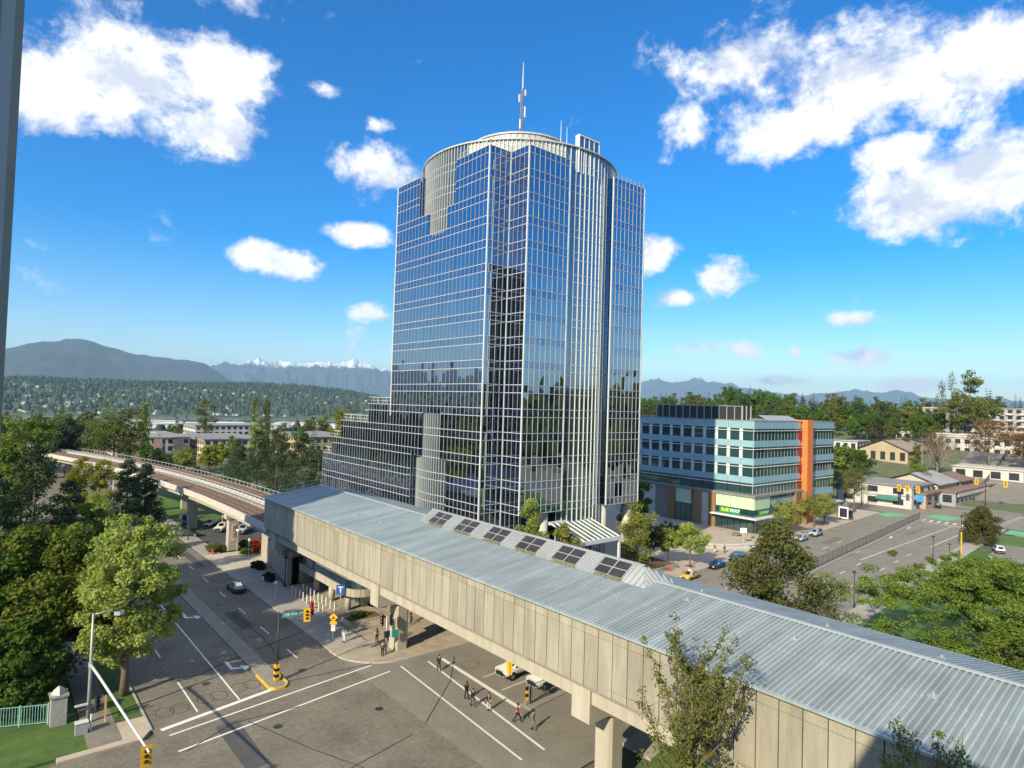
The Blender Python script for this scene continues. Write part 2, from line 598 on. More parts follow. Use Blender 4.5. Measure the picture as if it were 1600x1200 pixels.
leaf_mat('leaf_lime', (0.19, 0.235, 0.05), (0.31, 0.365, 0.085), (0.44, 0.48, 0.145), 0.45)
leaf_mat('leaf_green', (0.055, 0.11, 0.02), (0.095, 0.175, 0.032), (0.155, 0.25, 0.05), 0.4)
leaf_mat('leaf_bright', (0.10, 0.15, 0.024), (0.165, 0.235, 0.042), (0.25, 0.32, 0.068), 0.4)
leaf_mat('leaf_dark', (0.016, 0.034, 0.016), (0.028, 0.055, 0.024), (0.048, 0.082, 0.034), 0.2)
leaf_mat('leaf_pine', (0.034, 0.058, 0.032), (0.06, 0.094, 0.045), (0.10, 0.135, 0.058), 0.2)
leaf_mat('leaf_olive', (0.095, 0.115, 0.026), (0.155, 0.175, 0.042), (0.225, 0.235, 0.065))
leaf_mat('leaf_cedar', (0.06, 0.07, 0.022), (0.10, 0.108, 0.034), (0.145, 0.145, 0.05), 0.25)
leaf_mat('leaf_brown', (0.13, 0.075, 0.03), (0.20, 0.12, 0.05), (0.27, 0.17, 0.075))
leaf_mat('leaf_yellow', (0.15, 0.165, 0.02), (0.25, 0.265, 0.035), (0.36, 0.37, 0.055))
leaf_mat('leaf_grey', (0.05, 0.06, 0.025), (0.08, 0.095, 0.04), (0.12, 0.135, 0.06))

# ================================================================== ground, roads
def ring_ground():
    radii = [0] + list(np.geomspace(6, 30000, 74))
    nth = 180
    V, F = [], []
    for r in radii:
        for k in range(nth):
            t = 2 * pi * k / nth
            x, y = r * cos(t), r * sin(t)
            V.append((x, y, terrain(x, y) - 0.2))
    for i in range(len(radii) - 1):
        for k in range(nth):
            a, b = i * nth + k, i * nth + (k + 1) % nth
            F.append((a, b, b + nth, a + nth))
    me = np_mesh('ground', np.array(V), np.array(F), 'ground_mix', smooth=True)
    return tag(link('ground', me), kind='structure')


M('ground_mix', (0.085, 0.125, 0.04), 0.95, scale=0.02, col2=(0.13, 0.125, 0.09), var=0.2, fine=0.4)
ring_ground()


def sheet(name, pts, z, mat, parent=None, kind='structure'):
    mb = MB().poly([(x, y, z) for x, y in pts])
    o = mb.build(name, mat, parent)
    if parent is None:
        tag(o, kind=kind)
    return o


def slab(name, pts, z0, z1, mat, parent=None):
    o = MB().prism(pts, z0, z1).build(name, mat, parent)
    if parent is None:
        tag(o, kind='structure')
    return o


avenue = sheet('avenue_road', [(13, -60), (33, -60), (33, 330), (13, 330)], 0.0, 'asphalt')
xs = [33, 60, 100, 150, 215]
blvd = sheet('boulevard_road', [(33.0, 70.0), (33.0, 35.8)] + [(x, s_curb(x)) for x in (45, 100, 215)] +
             [(x, n_curb(x)) for x in (215, 100, 48)] + [(42, 66.5)], -0.004, 'asphalt_old')
sheet('boulevard_west_road', [(-60, 36), (13, 36), (13, 62), (-60, 62)], -0.004, 'asphalt')
sheet('cross_road', [(214.9, -120), (248, -120), (248, 320), (214.9, 320)], -0.008, 'asphalt_old')
# the boulevard goes on uphill past the crossing
mb = MB()
prev = None
for x in np.linspace(247.9, 640, 40):
    a, b = s_curb(x) - 2, n_curb(x) + 0.5
    za, zb = terrain(x, a) + 0.02, terrain(x, b) + 0.02
    if prev:
        mb.poly([prev[0], (x, a, za), (x, b, zb), prev[1]])
    prev = ((x, a, za), (x, b, zb))
tag(mb.build('boulevard_uphill_road', 'asphalt_old'), kind='structure')


def strip(parent, name, p0, p1, w, mat='paint_white', z=0.006):
    p0, p1 = Vector((*p0, 0)), Vector((*p1, 0))
    d = (p1 - p0).normalized()
    n = Vector((-d.y, d.x, 0)) * w / 2
    mb = MB().poly([(p.x, p.y, z) for p in (p0 - n, p1 - n, p1 + n, p0 + n)])
    return mb.build(name, mat, parent)


# avenue markings
strip(avenue, 'lane_line', (20.85, 64.6), (20.85, 100), 0.16)
for y in range(0, 14):
    y0 = 80.3 + y * 9.2
    strip(avenue, 'lane_dash', (16.9, y0), (16.9, y0 + 3.2), 0.14)
    strip(avenue, 'lane_dash', (29.2, y0 - 9.0), (29.2, y0 - 5.8), 0.14)
strip(avenue, 'lane_line', (17.0, 64.7), (17.0, 72.5), 0.16)
strip(avenue, 'stop_line', (13.6, 63.0), (24.0, 65.1), 0.5)
strip(avenue, 'crosswalk_line', (14.0, 61.6), (35.0, 64.5), 0.22)
strip(avenue, 'crosswalk_line', (14.0, 58.4), (36.0, 61.9), 0.22)
for x in (37.0,):
    strip(blvd, 'crosswalk_line', (37.6, 62.4), (36.2, 40), 0.22)
strip(blvd, 'crosswalk_line', (40.8, 61.7), (38.8, 40), 0.25)
strip(blvd, 'stop_line', (42.5, 61.4), (42.0, 47.0), 0.5)
strip(blvd, 'lane_line', (43.4, 54.6), (49.0, 54.9), 0.14)
strip(blvd, 'lane_line', (43.1, 51.0), (49.0, 51.3), 0.14)


def arrow(parent, x, y, ang, s=1.0, turn=1):
    """a turn arrow painted on the lane, pointing along ang, bending to the left when turn is 1"""
    pts1 = [(-0.16, 0), (0.16, 0), (0.16, 1.9), (-0.16, 1.9)]
    pts2 = [(0.16, 1.9), (0.16, 2.2), (-0.9 * turn, 2.6), (-0.9 * turn, 2.25), (-0.16, 1.9)]
    pts3 = [(-0.85 * turn, 1.75), (-1.9 * turn, 2.65), (-0.85 * turn, 3.1)]
    mb = MB()
    ca, sa = cos(ang - pi / 2), sin(ang - pi / 2)
    for P in (pts1, pts2, pts3):
        mb.poly([(x + s * (px * ca - py * sa), y + s * (px * sa + py * ca), 0.006) for px, py in P])
    return mb.build('turn_arrow', 'paint_white', parent)


arrow(avenue, 22.4, 75.0, -pi / 2, 1.15, 1)
arrow(avenue, 22.4, 95.0, -pi / 2, 1.15, 1)
# tar lines over the detector loops
for cx0 in (15.2, 18.9, 22.3):
    for ox in (-0.62, 0.62):
        mb = MB()
        for k in range(20):
            t0, t1 = 2 * pi * k / 20, 2 * pi * (k + 1) / 20
            cxx, cyy = cx0 + ox, 66.3 + (cx0 - 15) * 0.16
            mb.poly([(cxx + r * 0.8 * cos(t), cyy + r * 1.1 * sin(t), 0.005) for r, t in ((0.92, t0), (0.92, t1), (1.0, t1), (1.0, t0))])
        mb.build('loop_seal', 'tar', avenue)
mb = MB()
for k in range(20):
    t0, t1 = 2 * pi * k / 20, 2 * pi * (k + 1) / 20
    mb.poly([(44.2 + r * 1.1 * cos(t), 58 + r * 1.0 * sin(t), 0.003) for r, t in ((0.94, t0), (0.94, t1), (1.0, t1), (1.0, t0))])
mb.build('loop_seal', 'tar', blvd)
# crack sealing across the crossing
for pts in ([(14, 74), (19, 73), (24, 75.5), (33, 79)], [(20.2, 60), (23, 52), (26, 45)], [(33, 50), (40, 56), (44, 61)], [(26, 66), (36, 64.8)], [(15, 50), (22, 47), (31, 49)], [(27.5, 72), (28.2, 80), (27.8, 90)], [(14.5, 58), (19, 60.5), (25, 60)]):
    mb = MB().tube([(x, y, 0.0) for x, y in pts], 0.05, 4)
    mb.build('crack_seal', 'tar', avenue)
# boulevard lanes to the right
for i in range(11):
    x0 = 58 + i * 9.5
    for f_ in (0.36, 0.68):
        ya = s_curb(x0) + (m_line(x0) - s_curb(x0)) * f_
        yb = s_curb(x0 + 3.2) + (m_line(x0 + 3.2) - s_curb(x0 + 3.2)) * f_
        if f_ > 0.5 and x0 > 138:
            continue
        if f_ < 0.5 and x0 > 158:
            continue
        strip(blvd, 'lane_dash', (x0, ya), (x0 + 3.2, yb), 0.16)
    for f_ in (0.4,):
        ya = m_line(x0) + (n_curb(x0) - m_line(x0)) * f_
        strip(blvd, 'lane_dash', (x0, ya), (x0 + 3.2, ya + 0.25), 0.16)
strip(blvd, 'lane_line', (140, 52.4), (204, 53.4), 0.18)
strip(blvd, 'lane_line', (168, 48.0), (204, 48.9), 0.18)
strip(blvd, 'stop_line', (205.5, 45.6), (207, 62.5), 0.5)
arrow(blvd, 146, 55.8, 0.1, 1.3, 1)
arrow(blvd, 171, 57.5, 0.1, 1.3, 1)
arrow(blvd, 190, 59.5, 0.1, 1.3, 1)
for k in range(9):
    y = 46.5 + k * 1.9
    strip(blvd, 'crosswalk_bar', (208.6, y), (212.2, y + 0.2), 0.6)
crossr = bpy.data.objects['cross_road']
for k in range(9):
    y = 53 + k * 1.9
    strip(crossr, 'crosswalk_bar', (251.5, y), (256.0, y + 0.2), 0.6, z=0.05)
for k in range(7):
    x = 219 + k * 4.2
    strip(crossr, 'crosswalk_bar', (x, 45.2), (x + 1.2, 46.6), 0.5, z=0.0)
tag(sheet('bike_lane', [(205, 69.8), (209, 73.6), (216, 72.6), (215, 66.5)], 0.008, 'paint_green'), kind='structure')
tag(sheet('bike_lane', [(214, 57.6), (219, 64), (226, 62.0), (224, 55.5)], 0.008, 'paint_green'), kind='structure')
tag(sheet('bike_lane', [(205, 33), (205, 42), (214, 42.4), (214, 33)], 0.008, 'paint_green'), kind='structure')

# pavements
K = 0.13
slab('sidewalk', [(33, 99), (33, 71), (38.0, 71), (38.0, 99)], -0.15, K, 'sidewalk')
slab('sidewalk', [(33, 126.5), (33, 133), (36, 133), (36, 126.5)], -0.15, K, 'sidewalk')
slab('sidewalk', [(33, 99), (38.0, 99), (40.5, 113), (33, 113)], -0.15, K, 'sidewalk')
slab('sidewalk', [(33, 133), (36, 133), (36, 330), (33, 330)], -0.15, K, 'sidewalk')
slab('driveway', [(33, 113), (47, 113), (47, 126.5), (33, 126.5)], -0.15, 0.05, 'paver_light')
slab('sidewalk', [(8.2, 63), (10.6, 63), (10.6, 330), (8.2, 330)], -0.15, K, 'asphalt_old')
slab('verge', [(10.6, 66.5), (12.8, 66.5), (12.8, 330), (10.6, 330)], -0.15, K - 0.02, 'grass')
slab('sidewalk', [(6, 62.2), (12.0, 62.2), (12.8, 63.4), (12.8, 66.5), (10.6, 66.5), (10.6, 63), (6, 63)], -0.15, K - 0.03, 'plaza_warm')
slab('kerb', [(12.8, 63.4), (13.0, 63.4), (13.0, 330), (12.8, 330)], -0.15, K, 'kerb')
slab('lawn', [(-60, 63), (8.2, 63), (8.2, 330), (-60, 330)], -0.15, 0.05, 'grass')
# corner plaza under the station: a base with slabs laid on it
corner = [(33.0, 71)]
for k in range(9):
    t = pi + (pi / 2) * k / 8
    corner.append((39.0 + 6.0 * cos(t), 70.2 + 6.0 * sin(t) - 0.5))
corner += [(49, n_curb(49) + 0.3), (58, n_curb(58)), (58, 99), (38, 99), (38, 71)]
plaza = slab('plaza', corner, -0.15, K - 0.03, 'paver')
slabm = {}
for i in range(11):
    for j in range(14):
        x0, y0 = 33.6 + i * 2.1, 64.6 + j * 2.1
        if y0 < n_curb(x0 + 2) + 1.2 or (x0 < 37.8 and y0 > 69) or x0 > 55:
            continue
        if hypot(x0 + 1 - 39, y0 + 1 - 69.7) > 5.3 and x0 + 1 < 39 and y0 + 1 < 69.7:
            continue
        key = (i + j) % 5
        if key not in slabm:
            slabm[key] = MB().box(0.06, 2.04, 0.06, 2.04, 0, 0.03).mesh('paving_slab', 'paver')
        o = link('paving_slab', slabm[key], plaza)
        o.location = (x0, y0, K - 0.03)
kb = MB()
prevp = None
for p in corner[:12]:
    if prevp:
        kb.bar((prevp[0], prevp[1], 0.0), (p[0], p[1], 0.0), 0.2, 0.3)
    prevp = p
tag(kb.build('kerb', 'kerb'), kind='structure')
# the tower's forecourt along the boulevard
fore = [(58, n_curb(58)), (100, n_curb(100)), (150, n_curb(150)), (213, n_curb(213)), (213, 140), (58, 140)]
slab('forecourt', fore, -0.15, K, 'plaza_warm')
kb = MB()
for xa, xb in ((58, 100), (100, 150), (150, 213)):
    kb.bar((xa, n_curb(xa) - 0.1, 0.0), (xb, n_curb(xb) - 0.1, 0.0), 0.2, 0.3)
tag(kb.build('kerb', 'kerb'), kind='structure')
slab('sidewalk', [(45, s_curb(45) - 3.2), (213, s_curb(213) - 3.2), (213, s_curb(213)), (45, s_curb(45))], -0.15, K, 'sidewalk')
slab('lawn', [(40, -40), (140, -40), (140, s_curb(140) - 3.2), (45, s_curb(45) - 3.2), (40, 30)], -0.15, 0.10, 'grass')
slab('lawn', [(140, 36), (176, 38), (176, s_curb(176) - 3.2), (140, s_curb(140) - 3.2)], -0.15, 0.10, 'grass')
slab('lawn', [(188, 30), (203, 30), (203, 41), (188, 40)], -0.15, 0.10, 'grass')
sheet('parking_lot', [(140, -60), (213, -60), (213, 40), (176, 38), (140, 36)], -0.03, 'asphalt_old')
sheet('parking_lot', [(33, 133), (64, 133), (64, 170), (33, 170)], -0.03, 'asphalt_new')
slab('lawn', [(38, 150), (33.2, 170), (33.2, 230), (62, 230), (62, 168), (48, 158)], -0.15, 0.06, 'grass')
slab('sidewalk', [(248, n_curb(248) + 0.6), (300, n_curb(300) + 0.6), (300, n_curb(300) + 10), (248, n_curb(248) + 14)], -0.15, 0.8, 'plaza_warm')
# patches, covers and drains in the carriageways
for (x0, x1, y0, y1) in ((27.0, 28.6, 84, 92), (17.6, 19.4, 52, 61), (30.2, 31.4, 118, 131), (14.0, 15.5, 88, 99)):
    sheet('road_patch', [(x0, y0), (x1, y0 + 0.2), (x1 + 0.1, y1), (x0 - 0.1, y1 - 0.3)], 0.003, 'asphalt_new', avenue)
for (x0, x1, y0, y1) in ((62, 74, 54.6, 56.4), (116, 131, 49.8, 51.4), (150, 160, 63.0, 65.0), (176, 196, 55.5, 57.0)):
    sheet('road_patch', [(x0, y0), (x1, y0 + 0.7), (x1, y1 + 0.7), (x0, y1)], 0.001, 'asphalt', blvd)
for (x, y, par) in ((28.4, 67.8, avenue), (19.2, 70.4, avenue), (27.3, 96.0, avenue), (22.0, 57.5, avenue), (30.9, 55.0, avenue), (15.4, 84.0, avenue), (100.6, 58.5, blvd), (113.5, 45.0, blvd), (131, 44.8, blvd), (143, 60.2, blvd), (170, 50.6, blvd), (186, 64.5, blvd)):
    MB().lathe([(0.0, 0.012), (0.38, 0.012), (0.42, 0.004)][::-1], 16, x, y).build('manhole_cover', 'dark_metal', par)
# medians
med = slab('median', [(24.0, 65.6), (24.3, 64.9), (25.4, 64.9), (25.8, 65.6), (25.8, 112), (24.0, 112)], -0.15, 0.14, 'concrete_dark')
nose = MB()
for a, b in (((23.95, 69.2), (23.95, 65.5)), ((23.95, 65.5), (24.4, 64.75)), ((24.4, 64.75), (25.3, 64.75)), ((25.3, 64.75), (25.85, 65.5)), ((25.85, 65.5), (25.85, 69.2))):
    nose.bar((*a, 0.02), (*b, 0.02), 0.22, 0.34)
nose.build('painted_kerb', 'paint_yellow', med)
slab('median', [(42.5, 45.9), (213, m_line(213) - 1.2), (213, m_line(213) + 0.6), (42.5, 47.4)], -0.15, 0.12, 'concrete_dark')

# ------------------------------------------------------------------ far land: hill over the river, mountains
def px_az(x):
    """azimuth (deg from +X) under a horizontal position in the photograph's width; measured once from the picture"""
    return math.degrees(math.atan2(0.7628 * 980 - 0.6466 * (x - 800), 0.6458 * 980 + 0.7622 * (x - 800)))


def fbm(n, seed, octs=6, rough=0.5):
    r = np.random.default_rng(seed)
    y = np.zeros(n)
    amp, k = 1.0, 4
    for _ in range(octs):
        c = r.normal(size=k + 2)
        t = np.linspace(0, k, n)
        i = np.minimum(t.astype(int), k)
        f = t - i
        f = f * f * (3 - 2 * f)
        y += amp * (c[i] * (1 - f) + c[np.minimum(i + 1, k + 1)] * f)
        amp *= rough
        k *= 2
    return y


def fbm2(nx, ny, seed, octs=6, rough=0.52, k0=4, ridged=False):
    r = np.random.default_rng(seed)
    Z = np.zeros((nx, ny))
    amp, k = 1.0, k0
    for _ in range(octs):
        c = r.normal(size=(k + 2, k + 2))
        tx, ty = np.linspace(0, k, nx), np.linspace(0, k, ny)
        ix, iy = np.minimum(tx.astype(int), k), np.minimum(ty.astype(int), k)
        fx, fy = tx - ix, ty - iy
        fx, fy = fx * fx * (3 - 2 * fx), fy * fy * (3 - 2 * fy)
        a = c[np.ix_(ix, iy)] * (1 - fx)[:, None] + c[np.ix_(ix + 1, iy)] * fx[:, None]
        b = c[np.ix_(ix, iy + 1)] * (1 - fx)[:, None] + c[np.ix_(ix + 1, iy + 1)] * fx[:, None]
        q = a * (1 - fy)[None, :] + b * fy[None, :]
        Z += amp * ((1 - np.abs(q)) if ridged else q)
        amp *= rough
        k *= 2
    return Z


def mountain(name, prof, r0, r1, base, mat, seed, rough=0.1, nth=260, nr=44):
    """prof: (azimuth, elevation of the crest in degrees seen from 30 m up)"""
    azs = [p[0] for p in prof]
    els = [p[1] for p in prof]
    th = np.linspace(azs[0], azs[-1], nth)
    el = np.interp(th, azs, els)
    rr = np.linspace(r0, r1, nr)
    crest = r0 + (r1 - r0) * 0.62
    hz = np.tan(np.radians(el)) * crest + 30 - base
    u = (rr - r0) / (r1 - r0)
    shape = np.where(u < 0.62, (u / 0.62) ** 0.9, 1 - ((u - 0.62) / 0.38) * 0.6)
    N = fbm2(nth, nr, seed, 6, 0.6, 9, True)
    N = (N - N.mean()) / N.std()
    Z = base + hz[:, None] * (shape[None, :] + rough * N * (0.25 + shape[None, :]) * (1 - shape[None, :] * 0.62))
    Z[:, 0] = base - 20
    a = np.radians(th)
    X, Y = np.cos(a)[:, None] * rr[None, :], np.sin(a)[:, None] * rr[None, :]
    V = np.stack([X, Y, Z], -1).reshape(-1, 3)
    i, j = np.meshgrid(np.arange(nth - 1), np.arange(nr - 1), indexing='ij')
    F = np.stack([i * nr + j, i * nr + j + 1, (i + 1) * nr + j + 1, (i + 1) * nr + j], -1).reshape(-1, 4)
    return tag(link(name, np_mesh(name, V, F[:, ::-1], mat, smooth=True)), kind='structure')


def mtn_mat(name, rock, snow_z, snow_w, wood=(0.032, 0.045, 0.038)):
    m = M(name, wood, 0.95, var=0.25, scale=0.0012)
    nt = m.node_tree
    b = nt.nodes['Principled BSDF']
    src = b.inputs['Base Color'].links[0].from_socket
    geo = nt.nodes.new('ShaderNodeNewGeometry')
    sep = nt.nodes.new('ShaderNodeSeparateXYZ')
    nt.links.new(geo.outputs['Position'], sep.inputs[0])
    nz = nt.nodes.new('ShaderNodeTexNoise')
    nz.inputs['Scale'].default_value = 0.004
    nz.inputs['Detail'].default_value = 6
    nt.links.new(geo.outputs['Position'], nz.inputs['Vector'])
    ad = nt.nodes.new('ShaderNodeMath')
    ad.operation = 'MULTIPLY_ADD'
    nt.links.new(nz.outputs['Fac'], ad.inputs[0])
    ad.inputs[1].default_value = snow_w * 3
    nt.links.new(sep.outputs['Z'], ad.inputs[2])
    mr = nt.nodes.new('ShaderNodeMapRange')
    mr.inputs['From Min'].default_value = snow_z + snow_w * 1.2
    mr.inputs['From Max'].default_value = snow_z + snow_w * 1.9
    nt.links.new(ad.outputs[0], mr.inputs['Value'])
    mx = nt.nodes.new('ShaderNodeMix')
    mx.data_type = 'RGBA'
    nt.links.new(mr.outputs[0], mx.inputs['Factor'])
    nt.links.new(src, mx.inputs['A'])
    mx.inputs['B'].default_value = (0.8, 0.82, 0.86, 1)
    nt.links.new(mx.outputs['Result'], b.inputs['Base Color'])
    return m


mtn_mat('mountain_wood', (0.1, 0.1, 0.1), 5000, 100)
mtn_mat('mountain_snow', (0.2, 0.2, 0.2), 930, 150)
mtn_mat('mountain_far', (0.2, 0.2, 0.2), 1120, 170)


def prof_from(pts):
    """pts: (column, row) in the photograph; horizon row 607 at column 0, 0.0302 per column"""
    out = []
    for x, y in pts:
        hor = 607 + 0.0302 * x
        k = sqrt(1 + ((x - 800) / 980.0) ** 2)
        out.append((px_az(x), math.degrees(math.atan((hor - y) / 980.0 / k))))
    return sorted(out)


mountain('mountain', sorted(prof_from([(-60, 560), (5, 552), (40, 545), (75, 541), (110, 540), (140, 543), (170, 552), (205, 557), (235, 563), (262, 564), (290, 565), (320, 575), (345, 587), (362, 597), (385, 600), (402, 594), (425, 600), (470, 612)]) +
                [(175, 1.0), (160, 2.2), (140, 1.8), (122, 2.6), (112, 2.2), (104, 2.7)]),
         9000, 13500, -72, 'mountain_wood', 3, 0.2, 420, 60)
mountain('snow_mountain', sorted(prof_from([(300, 590), (335, 575), (350, 571), (368, 575), (385, 572), (402, 569), (420, 574), (440, 571), (465, 576), (490, 574), (505, 571), (520, 574), (535, 568), (552, 564), (572, 571), (600, 576), (640, 580), (760, 590)])),
         15500, 21000, -72, 'mountain_snow', 8, 0.22, 420, 60)
mountain('snow_mountain', sorted(prof_from([(880, 612), (960, 604), (998, 600), (1015, 592), (1030, 589), (1045, 593), (1060, 592), (1075, 598), (1092, 594), (1110, 601), (1140, 603), (1180, 612), (1240, 620), (1300, 615), (1340, 612), (1370, 617), (1400, 615), (1440, 622), (1600, 628), (1800, 634)])),
         19500, 24500, -72, 'mountain_far', 21, 0.2, 260, 36)

# hill across the river
hz_prof = sorted(prof_from([(-80, 598), (0, 592), (60, 591), (130, 595), (200, 597), (300, 600), (400, 601), (470, 604), (530, 610), (565, 616), (610, 626), (680, 640), (760, 660)]) + [(165, 0.0), (140, 0.9), (118, 1.1), (105, 1.2)])
HA = [p[0] for p in hz_prof]
HE = [p[1] for p in hz_prof]
H_R0, H_R1, H_C = 3050.0, 5600.0, 4700.0


def hill_z(az, r):
    el = np.interp(az, HA, HE)
    top = math.tan(radians(el)) * H_C + 30 + 68
    u = (r - H_R0) / (H_C - H_R0)
    s = max(0.0, min(1.0, u)) ** 0.85 if r < H_C else 1 - 0.15 * (r - H_C) / (H_R1 - H_C)
    wob = 6 * sin(az * 1.7 + r * 0.004) + 4 * sin(az * 4.1 - r * 0.007)
    return -69.8 + max(0, top) * s + wob * s * (1 - s) * 3


nth, nr = 150, 26
V = []
for a in np.linspace(HA[0], HA[-1], nth):
    for r in np.linspace(H_R0, H_R1, nr):
        V.append((r * cos(radians(a)), r * sin(radians(a)), hill_z(a, r)))
i, j = np.meshgrid(np.arange(nth - 1), np.arange(nr - 1), indexing='ij')
F = np.stack([i * nr + j, (i + 1) * nr + j, (i + 1) * nr + j + 1, i * nr + j + 1], -1).reshape(-1, 4)
tag(link('hill', np_mesh('hill', np.array(V), F, 'hill_earth', smooth=True)), kind='structure')
# the river between
RV = []
for a in np.linspace(60, 165, 60):
    for r in (2480 + 90 * sin(a * 0.2), 2760 + 90 * sin(a * 0.2)):
        RV.append((r * cos(radians(a)), r * sin(radians(a)), -69.9))
RF = np.array([[2 * k, 2 * k + 1, 2 * k + 3, 2 * k + 2] for k in range(59)])
tag(link('river', np_mesh('river', np.array(RV), RF[:, ::-1], 'water')), kind='structure')


leaf_mat('leaf_hill', (0.028, 0.048, 0.026), (0.05, 0.075, 0.038), (0.085, 0.11, 0.052), 0.2)


def far_wood(name, spots, size, mat, seed):
    """a wood that reads as one mass: small pointed and rounded crowns"""
    r = np.random.default_rng(seed)
    Vs, Fs, Ts = [], [], []
    n = 6
    base = 0
    for (x, y, z) in spots:
        h = size * r.uniform(0.6, 1.35)
        w = h * r.uniform(0.22, 0.42)
        pointed = r.random() < 0.55
        prof = ((1.0, 0.12), (0.65, 0.5), (0.05, 1.0)) if pointed else ((0.75, 0.15), (1.15, 0.55), (0.45, 0.92))
        a0 = r.uniform(0, 6)
        for pr, pz in prof:
            for k in range(n):
                t = a0 + 2 * pi * k / n
                q = w * pr * r.uniform(0.75, 1.25)
                Vs.append((x + q * cos(t), y + q * sin(t), z + h * pz))
        for lv in range(2):
            for k in range(n):
                a, b = base + lv * n + k, base + lv * n + (k + 1) % n
                Fs.append((a, b, b + n, a + n))
        Fs.append((base + 2 * n, base + 2 * n + 2, base + 2 * n + 4, base + 2 * n + 4))
        Fs.pop()
        Ts += [r.random()] * (3 * n)
        base += 3 * n
    me = np_mesh(name, np.array(Vs), np.array(Fs), mat, tint=Ts)
    return me


spots = []
for _ in range(9500):
    a = NR.uniform(52, 104) if NR.random() < 0.8 else NR.uniform(104, 160)
    r = NR.uniform(H_R0 + 40, 5000) if NR.random() < 0.7 else NR.uniform(4300, 4900)
    spots.append((r * cos(radians(a)), r * sin(radians(a)), hill_z(a, r) - 2))
tag(link('hillside_wood', far_wood('hillside_wood', spots, 22, 'leaf_hill', 5)), 'dark woods covering the hillside across the river', 'woods', kind='stuff')
spots = []
for _ in range(5200):
    a = NR.uniform(54, 165)
    r = NR.uniform(520, 1250) if NR.random() < 0.45 else NR.uniform(1250, 3050)
    x, y = r * cos(radians(a)), r * sin(radians(a))
    if 2450 < r < 2800 or (r > 1300 and NR.random() < 0.9):
        continue
    spots.append((x, y, terrain(x, y) - 1))
tag(link('lowland_wood', far_wood('lowland_wood', spots, 17, 'leaf_grey', 6)), 'mixed trees spread over the low land before the river', 'woods', kind='stuff')
# woods on the sides the camera does not face (they stand in the tower's glass)
spots = []
for _ in range(1500):
    a, r = NR.uniform(98, 170), NR.uniform(190, 520)
    spots.append((r * cos(radians(a)), r * sin(radians(a)), terrain(r * cos(radians(a)), r * sin(radians(a))) - 1))
for _ in range(2600):
    a, r = NR.uniform(-70, 8), NR.uniform(240, 560)
    if 0.0 < a and r < 300:
        continue
    spots.append((r * cos(radians(a)), r * sin(radians(a)), terrain(r * cos(radians(a)), r * sin(radians(a))) - 1))
tag(link('neighbouring_wood', far_wood('neighbouring_wood', spots, 21, 'leaf_hill', 9)), 'dark trees standing beyond the streets outside the view', 'woods', kind='stuff')

M('yard_pale', (0.36, 0.35, 0.33), 0.95, var=0.25, scale=0.008)
M('shed_white', (0.7, 0.7, 0.69), 0.8, var=0.1, scale=0.01)
YV = []
for a in np.linspace(54, 120, 60):
    for r in (1380 + 60 * sin(a * 0.7), 2440 + 80 * sin(a * 0.2)):
        YV.append((r * cos(radians(a)), r * sin(radians(a)), -69.85))
YF = np.array([[2 * k, 2 * k + 1, 2 * k + 3, 2 * k + 2] for k in range(59)])
tag(link('industrial_ground', np_mesh('industrial_ground', np.array(YV), YF[:, ::-1], 'yard_pale')), kind='structure')
# houses on that hillside and sheds on the flats: small, pale, one like the other
hm = []
for k, (wm, rm) in enumerate((('stucco_white', 'flat_roof'), ('stucco_cream', 'tan_roof'), ('stucco_grey', 'flat_roof'), ('stucco_white', 'brown_roof'))):
    mb = MB().box(-7, 7, -5, 5, -3, 7)
    mb.mi = 1
    mb.poly([(-7.6, -5.6, 6.8), (7.6, -5.6, 6.8), (7.6, 0, 10), (-7.6, 0, 10)])
    mb.poly([(-7.6, 0, 10), (7.6, 0, 10), (7.6, 5.6, 6.8), (-7.6, 5.6, 6.8)])
    mb.mi = 0
    mb.poly([(7, -5, 6.9), (7, 5, 6.9), (7, 0, 9.7)])
    mb.poly([(-7, 5, 6.9), (-7, -5, 6.9), (-7, 0, 9.7)])
    hm.append(mb.mesh('hillside_house', [wm, rm]))
hub = [(NR.uniform(55, 91), 3080 + 1300 * NR.random() ** 1.2) for _ in range(24)]
for k in range(290):
    c = hub[k % len(hub)]
    a, r = c[0] + NR.normal() * 2.0, min(4600, max(3080, c[1] + NR.normal() * 170))
    o = link('hillside_house', hm[k % 4])
    o.location = (r * cos(radians(a)), r * sin(radians(a)), hill_z(a, r) + 6)
    o.rotation_euler = (0, 0, radians(a + 90 + NR.uniform(-35, 35)))
    s = NR.uniform(0.4, 0.85)
    o.scale = (s * 1.2, s, s)
    tag(o, ('small white grey-roofed house', 'small cream tan-roofed house', 'small grey house', 'small white brown-roofed house')[k % 4] + ' among the trees on the hillside across the river', 'house', 'houses on the hillside across the river')
wm_ = []
for wmat in ('shed_white', 'concrete_pale', 'stucco_grey'):
    mb = MB().box(-50, 50, -28, 28, -2, 9)
    mb.mi = 1
    mb.box(-51, 51, -29, 29, 9, 10.2)
    wm_.append(mb.mesh('warehouse', [wmat, wmat]))
for k in range(110):
    a = NR.uniform(57, 91)
    r = NR.uniform(1420, 2420)
    o = link('warehouse', wm_[k % 3])
    o.location = (r * cos(radians(a)), r * sin(radians(a)), -69.8)
    o.rotation_euler = (0, 0, radians(a + 90 + NR.uniform(-12, 12)))
    s = NR.uniform(0.7, 1.5)
    o.scale = (s, s, 1)
    tag(o, ('long white', 'long concrete', 'long grey')[k % 3] + ' flat-roofed warehouse on the low land before the river', 'warehouse', 'warehouses on the river flats')

